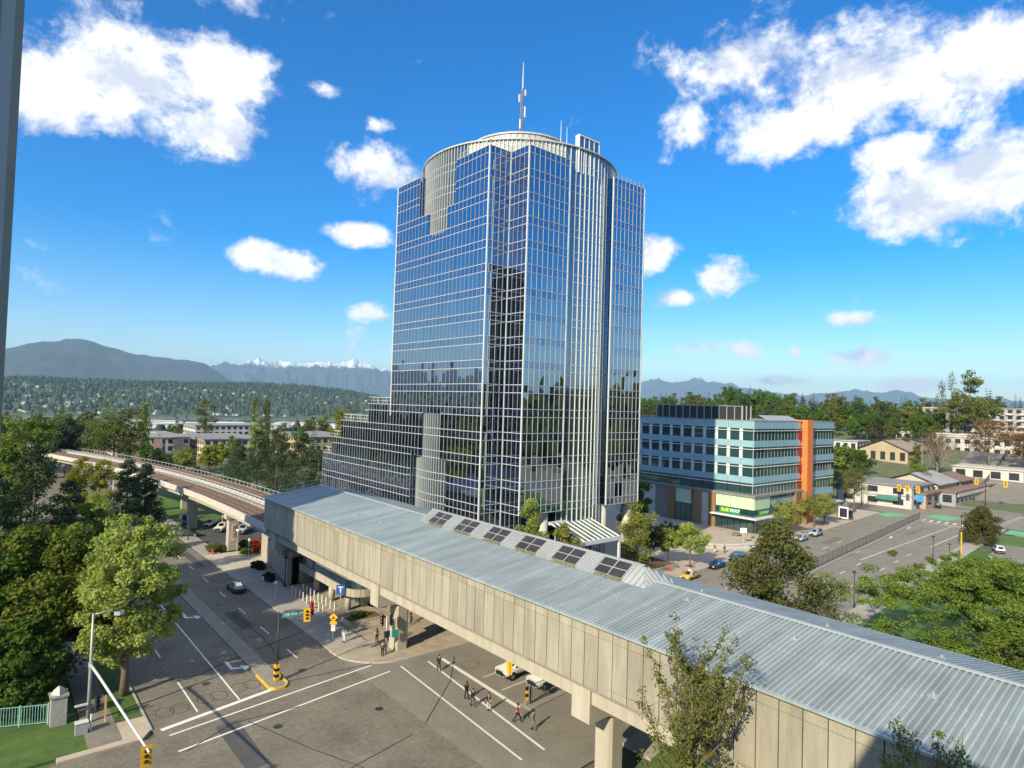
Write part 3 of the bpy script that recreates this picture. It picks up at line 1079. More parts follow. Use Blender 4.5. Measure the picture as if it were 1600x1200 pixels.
# ================================================================== the glass tower
FL = 3.937
LV = [71.2 - FL * k for k in range(19)]            # under-edges of the spandrels
SP = 1.31
DC, DR = (81.1, 95.2), 19.0
tower = thing('office_tower', 'tall blue mirror-glass office tower with round core and roof mast', 'tower', (79.3, 93.2, 0))


def pane(mb, p, u, n, w, h, gap=0.035, tilt=0.0055, inset=0.0):
    """one pane; p is its lower left corner, u along, n outwards"""
    p = p + u * gap - n * inset
    w -= 2 * gap
    t = [NR.normal() * tilt for _ in range(4)]
    a = NR.normal() * tilt
    b = NR.normal() * tilt * 1.6
    z0, z1 = Vector((0, 0, gap)), Vector((0, 0, h - gap))
    mb.poly([p + z0 + n * (-a - b), p + u * w + z0 + n * (a - b), p + u * w + z1 + n * (a + b), p + z1 + n * (-a + b)])


class Face:
    """a flat run of curtain wall: start, direction, outward normal, module count"""
    def __init__(s, p0, u, n, length, count):
        s.p0, s.u, s.n, s.len, s.cnt = Vector(p0), Vector(u), Vector(n), length, count
        s.mod = length / count


# u runs to the right as seen from outside
F_LEFT = Face((62, 110.1, 0), (0, -1, 0), (-1, 0, 0), 29.5, 25)
F_NOTCH_A = Face((62, 80.6, 0), (1, 0, 0), (0, -1, 0), 4.6, 4)
F_NOTCH_B = Face((66.6, 80.6, 0), (0, -1, 0), (-1, 0, 0), 4.6, 4)
F_RIGHT = Face((66.6, 76, 0), (1, 0, 0), (0, -1, 0), 9.5, 8)
F_WING = Face((87.5, 76, 0), (1, 0, 0), (0, -1, 0), 9.1, 8)
F_EAST = Face((96.6, 76, 0), (0, 1, 0), (1, 0, 0), 34.1, 29)
F_NORTH = Face((96.6, 110.1, 0), (-1, 0, 0), (0, 1, 0), 34.6, 29)
F_POD = Face((62, 141, 0), (0, -1, 0), (-1, 0, 0), 30.9, 27)


def left_open(y, z):
    """where the round core shows through the left face"""
    if z > LV[2] + SP - 0.05:
        return 89.7 < y < 101.3
    if z > LV[3] + SP - 0.05:
        return 92.0 < y < 98.5
    if z < LV[13] - 0.05:
        return 89.7 < y < 101.3
    if z < LV[11] - 0.05:
        return 92.0 < y < 98.5
    return False


def pod_top(y):
    if y > 136.5:
        return 14
    if y > 131.8:
        return 13
    if y > 119.7:
        return 12
    return 11


panes_far = MB()
panes_count = 0
near_jobs = []


def rows_for(k):
    """(z0, height, is_window) of the storey whose spandrel hangs at LV[k]"""
    return ((LV[k], SP, False), (LV[k] - (FL - SP), FL - SP, True))


def do_face(F, kmin, kmax, skip=None, near=False):
    for k in range(kmin, kmax + 1):
        for z0, h, win in rows_for(k):
            if k == 0 and not win:
                h = 1.2
            for i in range(F.cnt):
                p = F.p0 + F.u * (F.mod * i) + Vector((0, 0, z0))
                mid = p + F.u * (F.mod / 2)
                if skip and skip(mid, z0 + h / 2, k, win):
                    continue
                if near and win and near(i, k):
                    near_jobs.append((F, p.copy(), h))
                else:
                    panes_far.mi = (2 if NR.random() < 0.07 else 0) if win else 1
                    pane(panes_far, p, F.u, F.n, F.mod, h)


do_face(F_LEFT, 0, 17, lambda m, z, k, w: left_open(m.y, z), near=lambda i, k: i >= 17 and k <= 14)
do_face(F_NOTCH_A, 0, 17)
do_face(F_NOTCH_B, 0, 17)
RB = 15      # the right-hand wings end in a soffit at LV[15]
do_face(F_RIGHT, 0, RB, lambda m, z, k, w: k == RB and w, near=lambda i, k: k <= 14)
do_face(F_WING, 0, RB, lambda m, z, k, w: k == RB and w, near=lambda i, k: i < 4 and k <= 14)
do_face(F_EAST, 0, RB, lambda m, z, k, w: k == RB and w)
do_face(F_NORTH, 0, 17)
do_face(F_POD, 11, 17, lambda m, z, k, w: k < pod_top(m.y))
panes_far.mi = 0
tag(panes_far.build('window_glazing', ['tower_glass', 'spandrel_glass', 'tower_glass_pale'], tower), kind='stuff')
for F, p, h in near_jobs[:298]:
    mb = MB()
    pane(mb, p, F.u, F.n, F.mod, h)
    mb.build('window_pane', 'tower_glass_pale' if NR.random() < 0.07 else 'tower_glass', tower)

# horizontal white bands, one object per level
def band(F, z, mb, u0=0, u1=None, hh=0.105, d=0.09):
    u1 = F.len if u1 is None else u1
    a = F.p0 + F.u * u0 + F.n * 0.02 + Vector((0, 0, z))
    b = F.p0 + F.u * u1 + F.n * 0.02 + Vector((0, 0, z))
    mb.bar(a, b, d, hh)


def one_band(F, z, u0=0, u1=None):
    mb = MB()
    band(F, z, mb, u0, u1)
    mb.build('floor_band', 'mullion', tower)


for k in range(18):
    for z in (LV[k], LV[k] + SP if k else 72.4):
        zz = z - 0.06
        start = None
        for i in range(26):
            y = 110.1 - F_LEFT.mod * (i + 0.5)
            op = i == 25 or left_open(y, zz)
            if not op and start is None:
                start = i
            if op and start is not None:
                one_band(F_LEFT, z, start * F_LEFT.mod, i * F_LEFT.mod)
                start = None
        for F in (F_NOTCH_A, F_NOTCH_B, F_NORTH) + ((F_RIGHT, F_WING, F_EAST) if k <= RB else ()):
            one_band(F, z)
        if k >= 11:
            one_band(F_POD, z, {11: 141 - 119.7, 12: 141 - 131.8, 13: 141 - 136.5}.get(k, 0))

# vertical mullions, each a bar of its own
def mull(F, u, z0, z1, w=0.03):
    p = F.p0 + F.u * u + F.n * 0.015
    mb = MB().bar(p + Vector((0, 0, z0)), p + Vector((0, 0, z1)), w, 0.1, up=F.n)
    return mb.build('mullion', 'mullion', tower)


for i in range(F_LEFT.cnt + 1):
    y = 110.1 - F_LEFT.mod * i
    lo, hi = 0, 72.4
    if 92.0 < y < 98.6:
        lo, hi = LV[11], LV[3] + SP
    elif 89.6 < y < 101.4:
        lo, hi = LV[13], LV[2] + SP
    mull(F_LEFT, F_LEFT.mod * i, lo, hi)
for F in (F_NOTCH_A, F_NOTCH_B):
    for i in range(F.cnt + 1):
        mull(F, F.mod * i, 0, 72.4)
for F in (F_RIGHT, F_WING):
    for i in range(F.cnt + 1):
        mull(F, F.mod * i, LV[RB], 72.4)
for i in range(0, F_EAST.cnt + 1, 2):
    mull(F_EAST, F_EAST.mod * i, LV[RB], 72.4)
for i in range(F_POD.cnt):
    y = 141 - F_POD.mod * i
    mull(F_POD, F_POD.mod * i, 0, LV[pod_top(y)] + SP)
# bright corner posts
cp = []
for (x, y, z0) in ((62, 80.6, 0), (66.6, 76, LV[RB]), (62, 110.1, 27), (66.6, 80.6, 0), (76.1, 76, LV[RB]), (87.5, 76, LV[RB]), (96.6, 76, LV[RB])):
    MB().box(x - 0.11, x + 0.11, y - 0.11, y + 0.11, z0, 72.45).build('corner_post', 'steel_pale', tower)

# soffits, roof decks, terrace decks
rb = MB()
rb.box(62.1, 96.5, 101.4, 110.0, 71.6, 72.2)
rb.box(62.1, 96.5, 80.7, 89.6, 71.6, 72.2)
rb.box(66.7, 76.0, 76.1, 80.7, 71.5, 72.1)
rb.box(87.6, 96.5, 76.1, 80.7, 71.5, 72.1)
rb.box(64.5, 96.5, 89.6, 101.4, 71.4, 72.0)
rb.build('roof_deck', 'flat_roof', tower)
sf = MB()
sf.box(66.7, 76.0, 76.1, 84, LV[RB] - 0.12, LV[RB] + 0.1)
sf.box(87.6, 96.5, 76.1, 84, LV[RB] - 0.12, LV[RB] + 0.1)
sf.box(62.1, 64.6, 89.6, 101.4, LV[3] + SP - 0.4, LV[3] + SP - 0.15)
sf.box(62.1, 64.6, 89.6, 92, LV[2] + SP - 0.4, LV[2] + SP - 0.15)
sf.box(62.1, 64.6, 98.5, 101.4, LV[2] + SP - 0.4, LV[2] + SP - 0.15)
sf.box(62.1, 64.6, 92, 98.5, LV[11] - 0.05, LV[11] + 0.2)
sf.box(62.1, 64.6, 89.6, 92, LV[13] - 0.05, LV[13] + 0.2)
sf.box(62.1, 64.6, 98.5, 101.4, LV[13] - 0.05, LV[13] + 0.2)
sf.build('soffit', 'concrete_pale', tower)
# the returns of the openings
rt = MB()
for y, z0, z1 in ((89.7, LV[2] + SP, 72.4), (92.0, LV[3] + SP, LV[2] + SP), (92.0, LV[13], LV[11]), (89.7, 0, LV[13])):
    rt.poly([(62, y, z0), (64.9, y, z0), (64.9, y, z1), (62, y, z1)])
for y, z0, z1 in ((101.35, LV[2] + SP, 72.4), (98.5, LV[3] + SP, LV[2] + SP), (98.5, LV[13], LV[11]), (101.35, 0, LV[13])):
    rt.poly([(64.9, y, z0), (62, y, z0), (62, y, z1), (64.9, y, z1)])
rt.poly([(76.1, 78.5, LV[RB]), (76.1, 76, LV[RB]), (76.1, 76, 72.4), (76.1, 78.5, 72.4)])
rt.poly([(87.5, 76, LV[RB]), (87.5, 78.6, LV[RB]), (87.5, 78.6, 72.4), (87.5, 76, 72.4)])
rt.build('return_glazing', 'spandrel_glass', tower)
td = MB()
for y0, y1, z in ((110.1, 119.7, LV[11] + SP), (119.7, 131.8, LV[12] + SP), (131.8, 136.5, LV[13] + SP), (136.5, 141, LV[14] + SP)):
    td.box(62.12, 90, y0 + 0.02, y1 - 0.05, 0.1, z - 0.12)
td.build('terrace_deck', 'concrete_dark', tower)
for y0, y1, z in ((110.3, 119.5, LV[11] + SP), (119.9, 131.6, LV[12] + SP), (132, 136.3, LV[13] + SP), (136.7, 140.8, LV[14] + SP)):
    mb = MB()
    zt = z + 1.35
    mb.bar((62.3, y0, zt), (62.3, y1, zt), 0.07, 0.07)
    mb.bar((62.3, y0, z + 0.7), (62.3, y1, z + 0.7), 0.04, 0.04)
    mb.bar((62.3, y1, zt), (72, y1, zt), 0.07, 0.07)
    n = max(2, int((y1 - y0) / 1.6))
    for i in range(n + 1):
        y = y0 + (y1 - y0) * i / n
        mb.bar((62.3, y, z - 0.1), (62.3, y, zt), 0.05, 0.05)
    for i in range(6):
        mb.bar((62.3 + i * 1.9, y1, z - 0.1), (62.3 + i * 1.9, y1, zt), 0.05, 0.05)
    mb.build('terrace_railing', 'white_metal', tower)


# the round core
def arc_pt(t, r=DR):
    return (DC[0] + r * cos(t), DC[1] + r * sin(t))


def drum_wall(t0, t1, z0, z1, n, mat, name='core_panel'):
    mb = MB()
    for k in range(n):
        a, b = t0 + (t1 - t0) * k / n, t0 + (t1 - t0) * (k + 1) / n
        pa, pb = arc_pt(a), arc_pt(b)
        j = NR.normal() * 0.004
        mb.poly([(pa[0], pa[1], z0), (pb[0], pb[1], z0), (pb[0], pb[1] + j, z1), (pa[0], pa[1] - j, z1)])
    return mb.build(name, mat, tower)


def fin(t, z0, z1, w=0.16, d=0.32, mat='white_metal'):
    o = Vector((cos(t), sin(t), 0))
    p = Vector((*arc_pt(t, DR + d / 2), 0))
    mb = MB().bar(p + Vector((0, 0, z0)), p + Vector((0, 0, z1)), w, d, up=o)
    mb.build('core_fin', mat, tower)


A_L0, A_L1 = pi - 0.40, pi + 0.36        # seen through the left face
A_R0, A_R1 = 1.5 * pi - 0.285, 1.5 * pi + 0.36
drum_wall(A_L0, A_L1, 60.0, 75.3, 20, 'drum_glass')
drum_wall(A_L0, A_L1, 0, 28.2, 20, 'drum_glass')
drum_wall(A_L1, A_R0, 70, 75.3, 30, 'drum_panel')
drum_wall(A_R0, A_R1, 0, 75.3, 15, 'drum_glass')
drum_wall(A_R1, 3 * pi - 0.40, 70, 75.3, 100, 'drum_panel')
for i in range(21):
    t = A_L0 + (A_L1 - A_L0) * i / 20
    fin(t, 60.2, 75.3, 0.15, 0.22, 'drum_panel')
    fin(t, 0, LV[11] - 0.1 if abs(DC[1] + DR * sin(t) - 95.2) < 3.4 else LV[13] - 0.1, 0.1, 0.16, 'drum_panel')
for i in range(12):
    t = A_R0 + (A_R1 - A_R0) * i / 11
    fin(t, 0.2, 75.2, 0.11, 0.13)
for i in range(14):
    t = A_R1 + 0.06 + 0.055 * i
    fin(t, 71.5, 75.3, 0.2, 0.3)
for i in range(24):
    t = A_L1 + (A_R0 - A_L1) * i / 24
    fin(t, 71.5, 75.3, 0.12, 0.2)
for k in range(19):
    for z in ((LV[k], LV[k] + SP) if k else (LV[0], 72.5)):
        for (t0, t1, ok) in ((A_L0, A_L1, z > 60.5 or z < LV[11] - 0.5), (A_R0, A_R1, True)):
            if not ok:
                continue
            mb = MB()
            for q in range(8):
                a, b = t0 + (t1 - t0) * q / 8, t0 + (t1 - t0) * (q + 1) / 8
                mb.bar((*arc_pt(a, DR + 0.03), z), (*arc_pt(b, DR + 0.03), z), 0.1, 0.08)
            mb.build('core_band', 'steel_pale', tower)
rim = MB()
for q in range(96):
    a, b = 2 * pi * q / 96, 2 * pi * (q + 1) / 96
    rim.bar((*arc_pt(a, DR + 0.12), 75.35), (*arc_pt(b, DR + 0.12), 75.35), 0.5, 0.26)
rim.build('core_rim', 'silver_panel', tower)
MB().lathe([(18.9, 74.7), (10.2, 75.2)], 64, *DC).build('core_roof', 'flat_roof', tower)
# penthouse drum, panel by panel
for q in range(56):
    a, b = 2 * pi * q / 56 + 0.006, 2 * pi * (q + 1) / 56 - 0.006
    mb = MB()
    r0, r1 = 10.0, 10.25
    mb.prism([arc_pt(a, r0), arc_pt(a, r1), arc_pt(b, r1), arc_pt(b, r0)], 75.0, 80.2)
    mb.build('penthouse_panel', 'silver_panel', tower)
MB().lathe([(10.45, 80.2), (10.45, 80.5), (9.0, 80.7), (0.0, 80.9)], 56, *DC).build('penthouse_cap', 'silver_panel', tower)
# glass blade above the fins
bl = MB().box(78.4, 83.5, 76.25, 77.0, 71.0, 77.5)
bl.build('roof_blade', 'drum_glass', tower)
bf = MB()
for x in (78.4, 79.68, 80.95, 82.2, 83.5):
    bf.box(x - 0.07, x + 0.07, 76.15, 76.24, 71, 77.6)
bf.box(78.3, 83.6, 76.1, 77.1, 77.5, 77.75)
bf.box(78.3, 78.42, 76.1, 77.1, 71, 77.5)
bf.build('blade_frame', 'white_metal', tower)
# roof-edge railings and antennas
for a, b in (((62.2, 110, 73.4), (62.2, 101.5, 73.4)), ((62.2, 89.6, 73.4), (62.2, 80.8, 73.4)), ((62.2, 80.8, 73.4), (66.8, 80.8, 73.4)), ((66.8, 80.8, 73.4), (66.8, 76.2, 73.4)), ((66.8, 76.2, 73.4), (76, 76.2, 73.4)), ((87.6, 76.2, 73.4), (96.4, 76.2, 73.4))):
    rl = MB()
    rl.bar(a, b, 0.06, 0.06)
    rl.bar((a[0], a[1], 72.95), (b[0], b[1], 72.95), 0.04, 0.04)
    n = max(2, int((Vector(a) - Vector(b)).length / 1.2))
    for i in range(n + 1):
        p = Vector(a).lerp(Vector(b), i / n)
        rl.bar((p.x, p.y, 72.3), (p.x, p.y, 73.4), 0.05, 0.05)
    rl.build('roof_railing', 'concrete_pale', tower)
M('mast_steel', (0.22, 0.23, 0.24), 0.6, var=0.1)
mast = MB()
mz = [80.8 + k * 1.3 for k in range(11)]
def mw(z):
    return 0.52 - 0.3 * max(0, (z - 80.8)) / 14
for k in range(10):
    z0, z1 = mz[k], mz[k + 1]
    for q in range(3):
        t0, t1 = 2 * pi * q / 3, 2 * pi * (q + 1) / 3
        A = (DC[0] + mw(z0) * cos(t0), DC[1] + mw(z0) * sin(t0), z0)
        B = (DC[0] + mw(z1) * cos(t0), DC[1] + mw(z1) * sin(t0), z1)
        D = (DC[0] + mw(z1) * cos(t1), DC[1] + mw(z1) * sin(t1), z1)
        mast.bar(A, B, 0.085, 0.085)
        mast.bar(A, D, 0.06, 0.06)
        mast.bar(B, D, 0.06, 0.06)
mast.build('mast', 'mast_steel', tower)
mt = MB().tube([(DC[0], DC[1], 93.5), (DC[0], DC[1], 96.4)], [0.13, 0.12], 8).tube([(DC[0], DC[1], 96.4), (DC[0], DC[1], 99.3)], [0.1, 0.05], 8)
mt.build('mast_tip', 'steel_pale', tower)
for (x, y, z, h) in ((DC[0] + 0.5, DC[1] - 0.3, 88, 2.2), (DC[0] - 0.6, DC[1] - 0.2, 85.4, 1.9), (DC[0] - 0.55, DC[1] + 0.3, 91.0, 1.6), (DC[0] + 0.4, DC[1] - 0.4, 92.4, 1.2)):
    MB().box(x - 0.14, x + 0.14, y - 0.1, y + 0.1, z, z + h).build('mast_antenna', 'white_metal', tower)
for (x, y, z0, z1) in ((76.0, 78.5, 75.2, 80.2), (77.2, 78.2, 75.2, 79.3), (68.5, 85.0, 75.0, 77.6)):
    MB().tube([(x, y, z0), (x, y, z1)], [0.07, 0.03], 6).build('whip_antenna', 'white_metal', tower)
# ground storey under the wings
for x, y in ((73.2, 77.6), (88.5, 78.0), (95.4, 77.6), (95.4, 88)):
    MB().lathe([(1.0, 0.0), (1.0, LV[RB] - 0.1)], 24, x, y).build('column', 'concrete_pale', tower, smooth=True)
lob = MB()
for i in range(24):
    x = 66.7 + i * 1.2
    for z0, h in ((0.2, 3.7), (3.95, 3.9), (7.9, 4.1)):
        pane(lob, Vector((x, 83, z0)), Vector((1, 0, 0)), Vector((0, -1, 0)), 1.2, h)
lob.build('lobby_glazing', 'tower_glass', tower)
lm = MB()
for i in range(25):
    lm.box(66.65 + i * 1.2, 66.75 + i * 1.2, 82.88, 82.99, 0.1, LV[RB])
for z in (3.9, 7.85):
    lm.box(66.7, 95.6, 82.86, 82.98, z - 0.08, z + 0.08)
lm.build('lobby_frame', 'mullion', tower)
# entrance canopy: sloping glass on steel beams
can = thing('entrance_canopy', 'sloping glass entrance canopy on steel beams in front of the glass tower', 'canopy', (79, 72, 0))
for i in range(8):
    x = 74.3 + i * 1.22
    MB().poly([(x, 69.9, 8.05), (x + 1.14, 69.9, 8.05), (x + 1.14, 76.6, 10.0), (x, 76.6, 10.0)]).build('canopy_pane', 'shop_glass', can)
for i in range(9):
    x = 74.26 + i * 1.22
    MB().bar((x, 69.8, 8.1), (x, 76.7, 10.1), 0.14, 0.2).build('canopy_beam', 'white_metal', can)
MB().box(74.0, 84.3, 69.5, 69.85, 7.5, 8.15).build('fascia_beam', 'steel_pale', can)
for x in (74.5, 83.9):
    MB().box(x - 0.2, x + 0.2, 69.5, 69.85, 0.1, 7.5).build('post', 'steel_pale', can)
MB().box(74.0, 84.3, 76.4, 76.8, 9.8, 10.3).build('wall_beam', 'steel_pale', can)

# ================================================================== the station
station = thing('rail_station', 'elevated concrete rail station with blue-grey ribbed metal roof', 'station', (45, 50, 0))
XW, ZB, ZT = 36.0, 8.85, 13.75
YN, YS = 103.4, -8.0
XR, ZR = 45.1, 15.0
XE = 54.0
ZE = 13.0


def zroof(x):
    return ZT + (ZR - ZT) * (x - 35.7) / (XR - 35.7) if x < XR else ZR - (ZR - ZE) * (x - XR) / (XE - XR)


# facing panels, upper and lower piece
PM = 1.382
mlo = MB().box(-0.12, 0.12, 0.035, PM - 0.035, 0, 3.95).mesh('wall_panel', 'concrete_panel')
mhi = MB().box(-0.12, 0.12, 0.035, PM - 0.035, 0, 0.86).mesh('cornice_panel', 'concrete_panel')
y = YN
while y > YS:
    y -= PM
    o = link('wall_panel', mlo, station)
    o.location = (XW + NR.normal() * 0.006 - 45, y - 50, ZB)
    o = link('cornice_panel', mhi, station)
    o.location = (XW + NR.normal() * 0.006 - 45, y - 50, ZB + 3.98)
MB().box(XW + 0.1, XW + 0.35, YS, YN - 0.02, ZB + 0.04, ZT - 0.1).build('backing_wall', 'concrete_dark', station)
MB().box(XE - 0.5, XE - 0.1, YS, YN, ZB, ZE - 0.1).build('rear_wall', 'concrete_panel', station)
end = MB()
end.poly([(XW + 0.2, YN, ZT - 0.2), (XW + 0.2, YN, ZT - 1.2), (XE - 0.2, YN, ZE - 1.2), (XE - 0.2, YN, ZE - 0.2), (XR, YN, ZR - 0.1)])
end.build('gable', 'concrete_dark', station)
# roof: one pan with its rib per piece on this side, the far slope as one piece
RP = 0.34
n = int((YN + 0.25 - YS) / RP)
pan = MB()
xm = 40.6
za, zm, zb = zroof(35.7), zroof(xm), zroof(XR)
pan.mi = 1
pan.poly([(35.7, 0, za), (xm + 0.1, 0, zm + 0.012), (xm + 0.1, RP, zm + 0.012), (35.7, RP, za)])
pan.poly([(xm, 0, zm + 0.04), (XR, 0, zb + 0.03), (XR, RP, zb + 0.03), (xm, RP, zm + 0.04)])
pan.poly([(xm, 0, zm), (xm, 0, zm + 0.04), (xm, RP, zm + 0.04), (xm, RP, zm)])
pan.mi = 0
for x0, x1, z0, z1 in ((35.7, xm, za, zm), (xm, XR, zm + 0.04, zb + 0.03)):
    hh, w0, w1 = 0.11, 0.0, 0.16
    pan.poly([(x0, w0, z0), (x1, w0, z1), (x1, w0 + 0.03, z1 + hh), (x0, w0 + 0.03, z0 + hh)][::-1])
    pan.poly([(x0, w0 + 0.03, z0 + hh), (x1, w0 + 0.03, z1 + hh), (x1, w1 - 0.03, z1 + hh), (x0, w1 - 0.03, z0 + hh)][::-1])
    pan.poly([(x0, w1 - 0.03, z0 + hh), (x1, w1 - 0.03, z1 + hh), (x1, w1, z1), (x0, w1, z0)][::-1])
    pan.poly([(x0, w0, z0), (x0, w0 + 0.03, z0 + hh), (x0, w1 - 0.03, z0 + hh), (x0, w1, z0)])
pm = pan.mesh('roof_panel', ['roof_metal', 'roof_valley_shade'])
rest = MB()
for i in range(n):
    y0 = YN + 0.25 - RP * (i + 1)
    if i < 300:
        o = link('roof_panel', pm, station)
        o.location = (-45, y0 - 50, 0)
    else:
        for f, mi_ in zip(pan.f, pan.m):
            rest.mi = mi_
            rest.poly([(pan.v[q][0], pan.v[q][1] + y0, pan.v[q][2]) for q in f])
tag(rest.build('roof_panels_beyond', ['roof_metal', 'roof_valley_shade'], station), kind='stuff')
bk = MB()
for i in range(n):
    y0 = YN + 0.25 - RP * (i + 1)
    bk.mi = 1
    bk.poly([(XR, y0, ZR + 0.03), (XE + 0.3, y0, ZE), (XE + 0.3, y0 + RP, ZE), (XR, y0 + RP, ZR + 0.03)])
    bk.mi = 0
    bk.bar((XR, y0 + 0.07, ZR + 0.06), (XE + 0.3, y0 + 0.07, ZE + 0.03), 0.17, 0.13)
tag(bk.build('rear_roof_slope', ['roof_metal', 'roof_valley_shade'], station), kind='stuff')
MB().bar((XR, YS, ZR + 0.15), (XR, YN + 0.25, ZR + 0.15), 0.34, 0.09).build('ridge_cap', 'roof_metal_light', station)
MB().bar((35.62, YS, ZT - 0.02), (35.62, YN + 0.25, ZT - 0.02), 0.28, 0.16).build('gutter', 'roof_metal', station)
MB().bar((XE + 0.4, YS, ZE - 0.05), (XE + 0.4, YN + 0.25, ZE - 0.05), 0.25, 0.16).build('gutter', 'roof_metal', station)
for (x, y) in ((39.5, 78), (39.8, 72), (43.5, 29), (42.6, 20), (41.0, 11.5), (47, 30), (47.6, 20), (48, 13), (43.8, 62.5)):
    z = zroof(x)
    mb = MB().tube([(x, y, z), (x, y, z + 0.32)], 0.09, 8).box(x - 0.22, x + 0.22, y - 0.22, y + 0.22, z + 0.03, z + 0.13)
    mb.build('roof_vent', 'steel', station)
# glazed monitor on the ridge
Y0, Y1 = 33.0, 68.2
XA, XB = 43.1, 47.4
za_, ztop = zroof(XA) + 0.12, 16.15
mon = MB()
mon.poly([(XA, Y0, za_), (XR, Y0 + 1.6, ztop), (XB, Y0, zroof(XB) + 0.1)])
mon.poly([(XA, Y0, za_), (XA, Y1, za_), (XR, Y1, ztop), (XR, Y0 + 1.6, ztop)][::-1])
mon.poly([(XB, Y0, zroof(XB) + 0.1), (XR, Y0 + 1.6, ztop), (XR, Y1, ztop), (XB, Y1, zroof(XB) + 0.1)][::-1])
mon.poly([(XA, Y1, za_), (XB, Y1, zroof(XB) + 0.1), (XR, Y1, ztop)])
mon.build('skylight_hood', 'roof_metal_light', station)


def on_mon(s, y, off=0.0):
    """s from 0 at the lower edge to 1 at the top"""
    return (XA + (XR - XA) * s - off * 0.5, y, za_ + (ztop - za_) * s + off * 0.85)


bay = (Y1 - Y0 - 2.0) / 6
for b in range(6):
    ya = Y0 + 2.6 + b * bay
    for i in range(2):
        for j in range(2):
            u0, u1 = ya + i * 1.65 + 0.06, ya + (i + 1) * 1.65 - 0.06
            s0, s1 = 0.12 + j * 0.41 + 0.02, 0.12 + (j + 1) * 0.41 - 0.02
            MB().poly([on_mon(s0, u1, 0.06), on_mon(s0, u0, 0.06), on_mon(s1, u0, 0.06), on_mon(s1, u1, 0.06)]).build('skylight_pane', 'sky_pane', station)
    for i in range(3):
        MB().bar(on_mon(0.10, ya + i * 1.65, 0.05), on_mon(0.95, ya + i * 1.65, 0.05), 0.1, 0.09).build('skylight_bar', 'steel', station)
    for s in (0.12, 0.53, 0.94):
        MB().bar(on_mon(s, ya, 0.05), on_mon(s, ya + 3.3, 0.05), 0.1, 0.08).build('skylight_bar', 'steel', station)
    for i in range(7):
        yy = ya + 3.5 + i * (bay - 3.7) / 6
        if yy < Y1 - 0.1:
            MB().bar(on_mon(0.02, yy, 0.05), on_mon(0.98, yy, 0.05), 0.13, 0.12).build('hood_rib', 'roof_metal_light', station)
    mb = MB()
    for q in range(60):
        yy = ya + NR.uniform(0, 3.0)
        p = Vector(on_mon(NR.uniform(0.0, 0.12), yy, 0.05))
        s = NR.uniform(0.05, 0.16)
        mb.box(p.x - s, p.x + s, p.y - s, p.y + s, p.z - 0.05, p.z + s * 0.5)
    tag(mb.build('moss', 'moss', station), kind='stuff')
for i in range(8):
    t = (i + 0.5) / 8
    a = Vector((XA, Y0, za_)).lerp(Vector((XB, Y0, zroof(XB) + 0.1)), t)
    b = Vector((XR, Y0 + 1.6, ztop)).lerp(Vector((XA if t < .5 else XB, Y0, za_)), abs(t - 0.5) * 2 * 0.98)
    MB().bar(a + Vector((0, -0.05, 0.05)), b + Vector((0, -0.05, 0.05)), 0.12, 0.1).build('hood_rib', 'roof_metal_light', station)
for yy in (Y0 + 0.5, Y0 + 1.1, Y0 + 1.7, Y0 + 2.3):
    s1 = min(0.98, (yy - Y0) / 1.6)
    MB().bar(on_mon(0.02, yy, 0.05), on_mon(s1, yy, 0.05), 0.13, 0.12).build('hood_rib', 'roof_metal_light', station)
MB().bar((XR, Y0 + 1.5, ztop + 0.05), (XR, Y1 + 0.1, ztop + 0.05), 0.3, 0.08).build('hood_ridge', 'roof_metal_light', station)
# floor, guide beams, crossheads, columns
MB().box(XW + 0.3, XE - 0.5, YS, YN, ZB - 0.45, ZB - 0.05).build('platform_deck', 'concrete_dark', station)
for x0 in (36.7, 51.2):
    MB().prism([(x0, YS), (x0 + 1.9, YS), (x0 + 1.9, YN), (x0, YN)], 7.2, 8.42).build('guide_beam', 'concrete', station)
for yc in (100.5, 67.0, 33.7, 0.4):
    cap = MB()
    cap.prism([(36.45, yc - 0.95), (38.6, yc - 0.95), (38.6, yc + 0.95), (36.45, yc + 0.95)], 5.75, 8.4)
    cap.poly([(38.6, yc - 0.95, 8.3), (38.6, yc - 0.95, 5.75), (40.6, yc - 0.95, 5.0), (49.6, yc - 0.95, 5.0), (51.6, yc - 0.95, 5.75), (51.6, yc - 0.95, 8.3)])
    cap.poly([(38.6, yc + 0.95, 8.3), (38.6, yc + 0.95, 5.75), (40.6, yc + 0.95, 5.0), (49.6, yc + 0.95, 5.0), (51.6, yc + 0.95, 5.75), (51.6, yc + 0.95, 8.3)][::-1])
    cap.poly([(38.6, yc - 0.95, 5.75), (38.6, yc + 0.95, 5.75), (40.6, yc + 0.95, 5.0), (40.6, yc - 0.95, 5.0)])
    cap.poly([(40.6, yc - 0.95, 5.0), (40.6, yc + 0.95, 5.0), (49.6, yc + 0.95, 5.0), (49.6, yc - 0.95, 5.0)])
    cap.poly([(49.6, yc - 0.95, 5.0), (49.6, yc + 0.95, 5.0), (51.6, yc + 0.95, 5.75), (51.6, yc - 0.95, 5.75)])
    cap.prism([(51.6, yc - 0.95), (53.7, yc - 0.95), (53.7, yc + 0.95), (51.6, yc + 0.95)], 5.75, 8.4)
    cap.build('crosshead', 'concrete', station)
    for xc in (39.9, 49.6):
        col = MB().prism([(xc - 0.85, yc - 0.7), (xc - 0.6, yc - 0.9), (xc + 0.6, yc - 0.9), (xc + 0.85, yc - 0.7), (xc + 0.85, yc + 0.7), (xc + 0.6, yc + 0.9), (xc - 0.6, yc + 0.9), (xc - 0.85, yc + 0.7)], 0.0, 5.4)
        col.build('column', 'concrete', station)
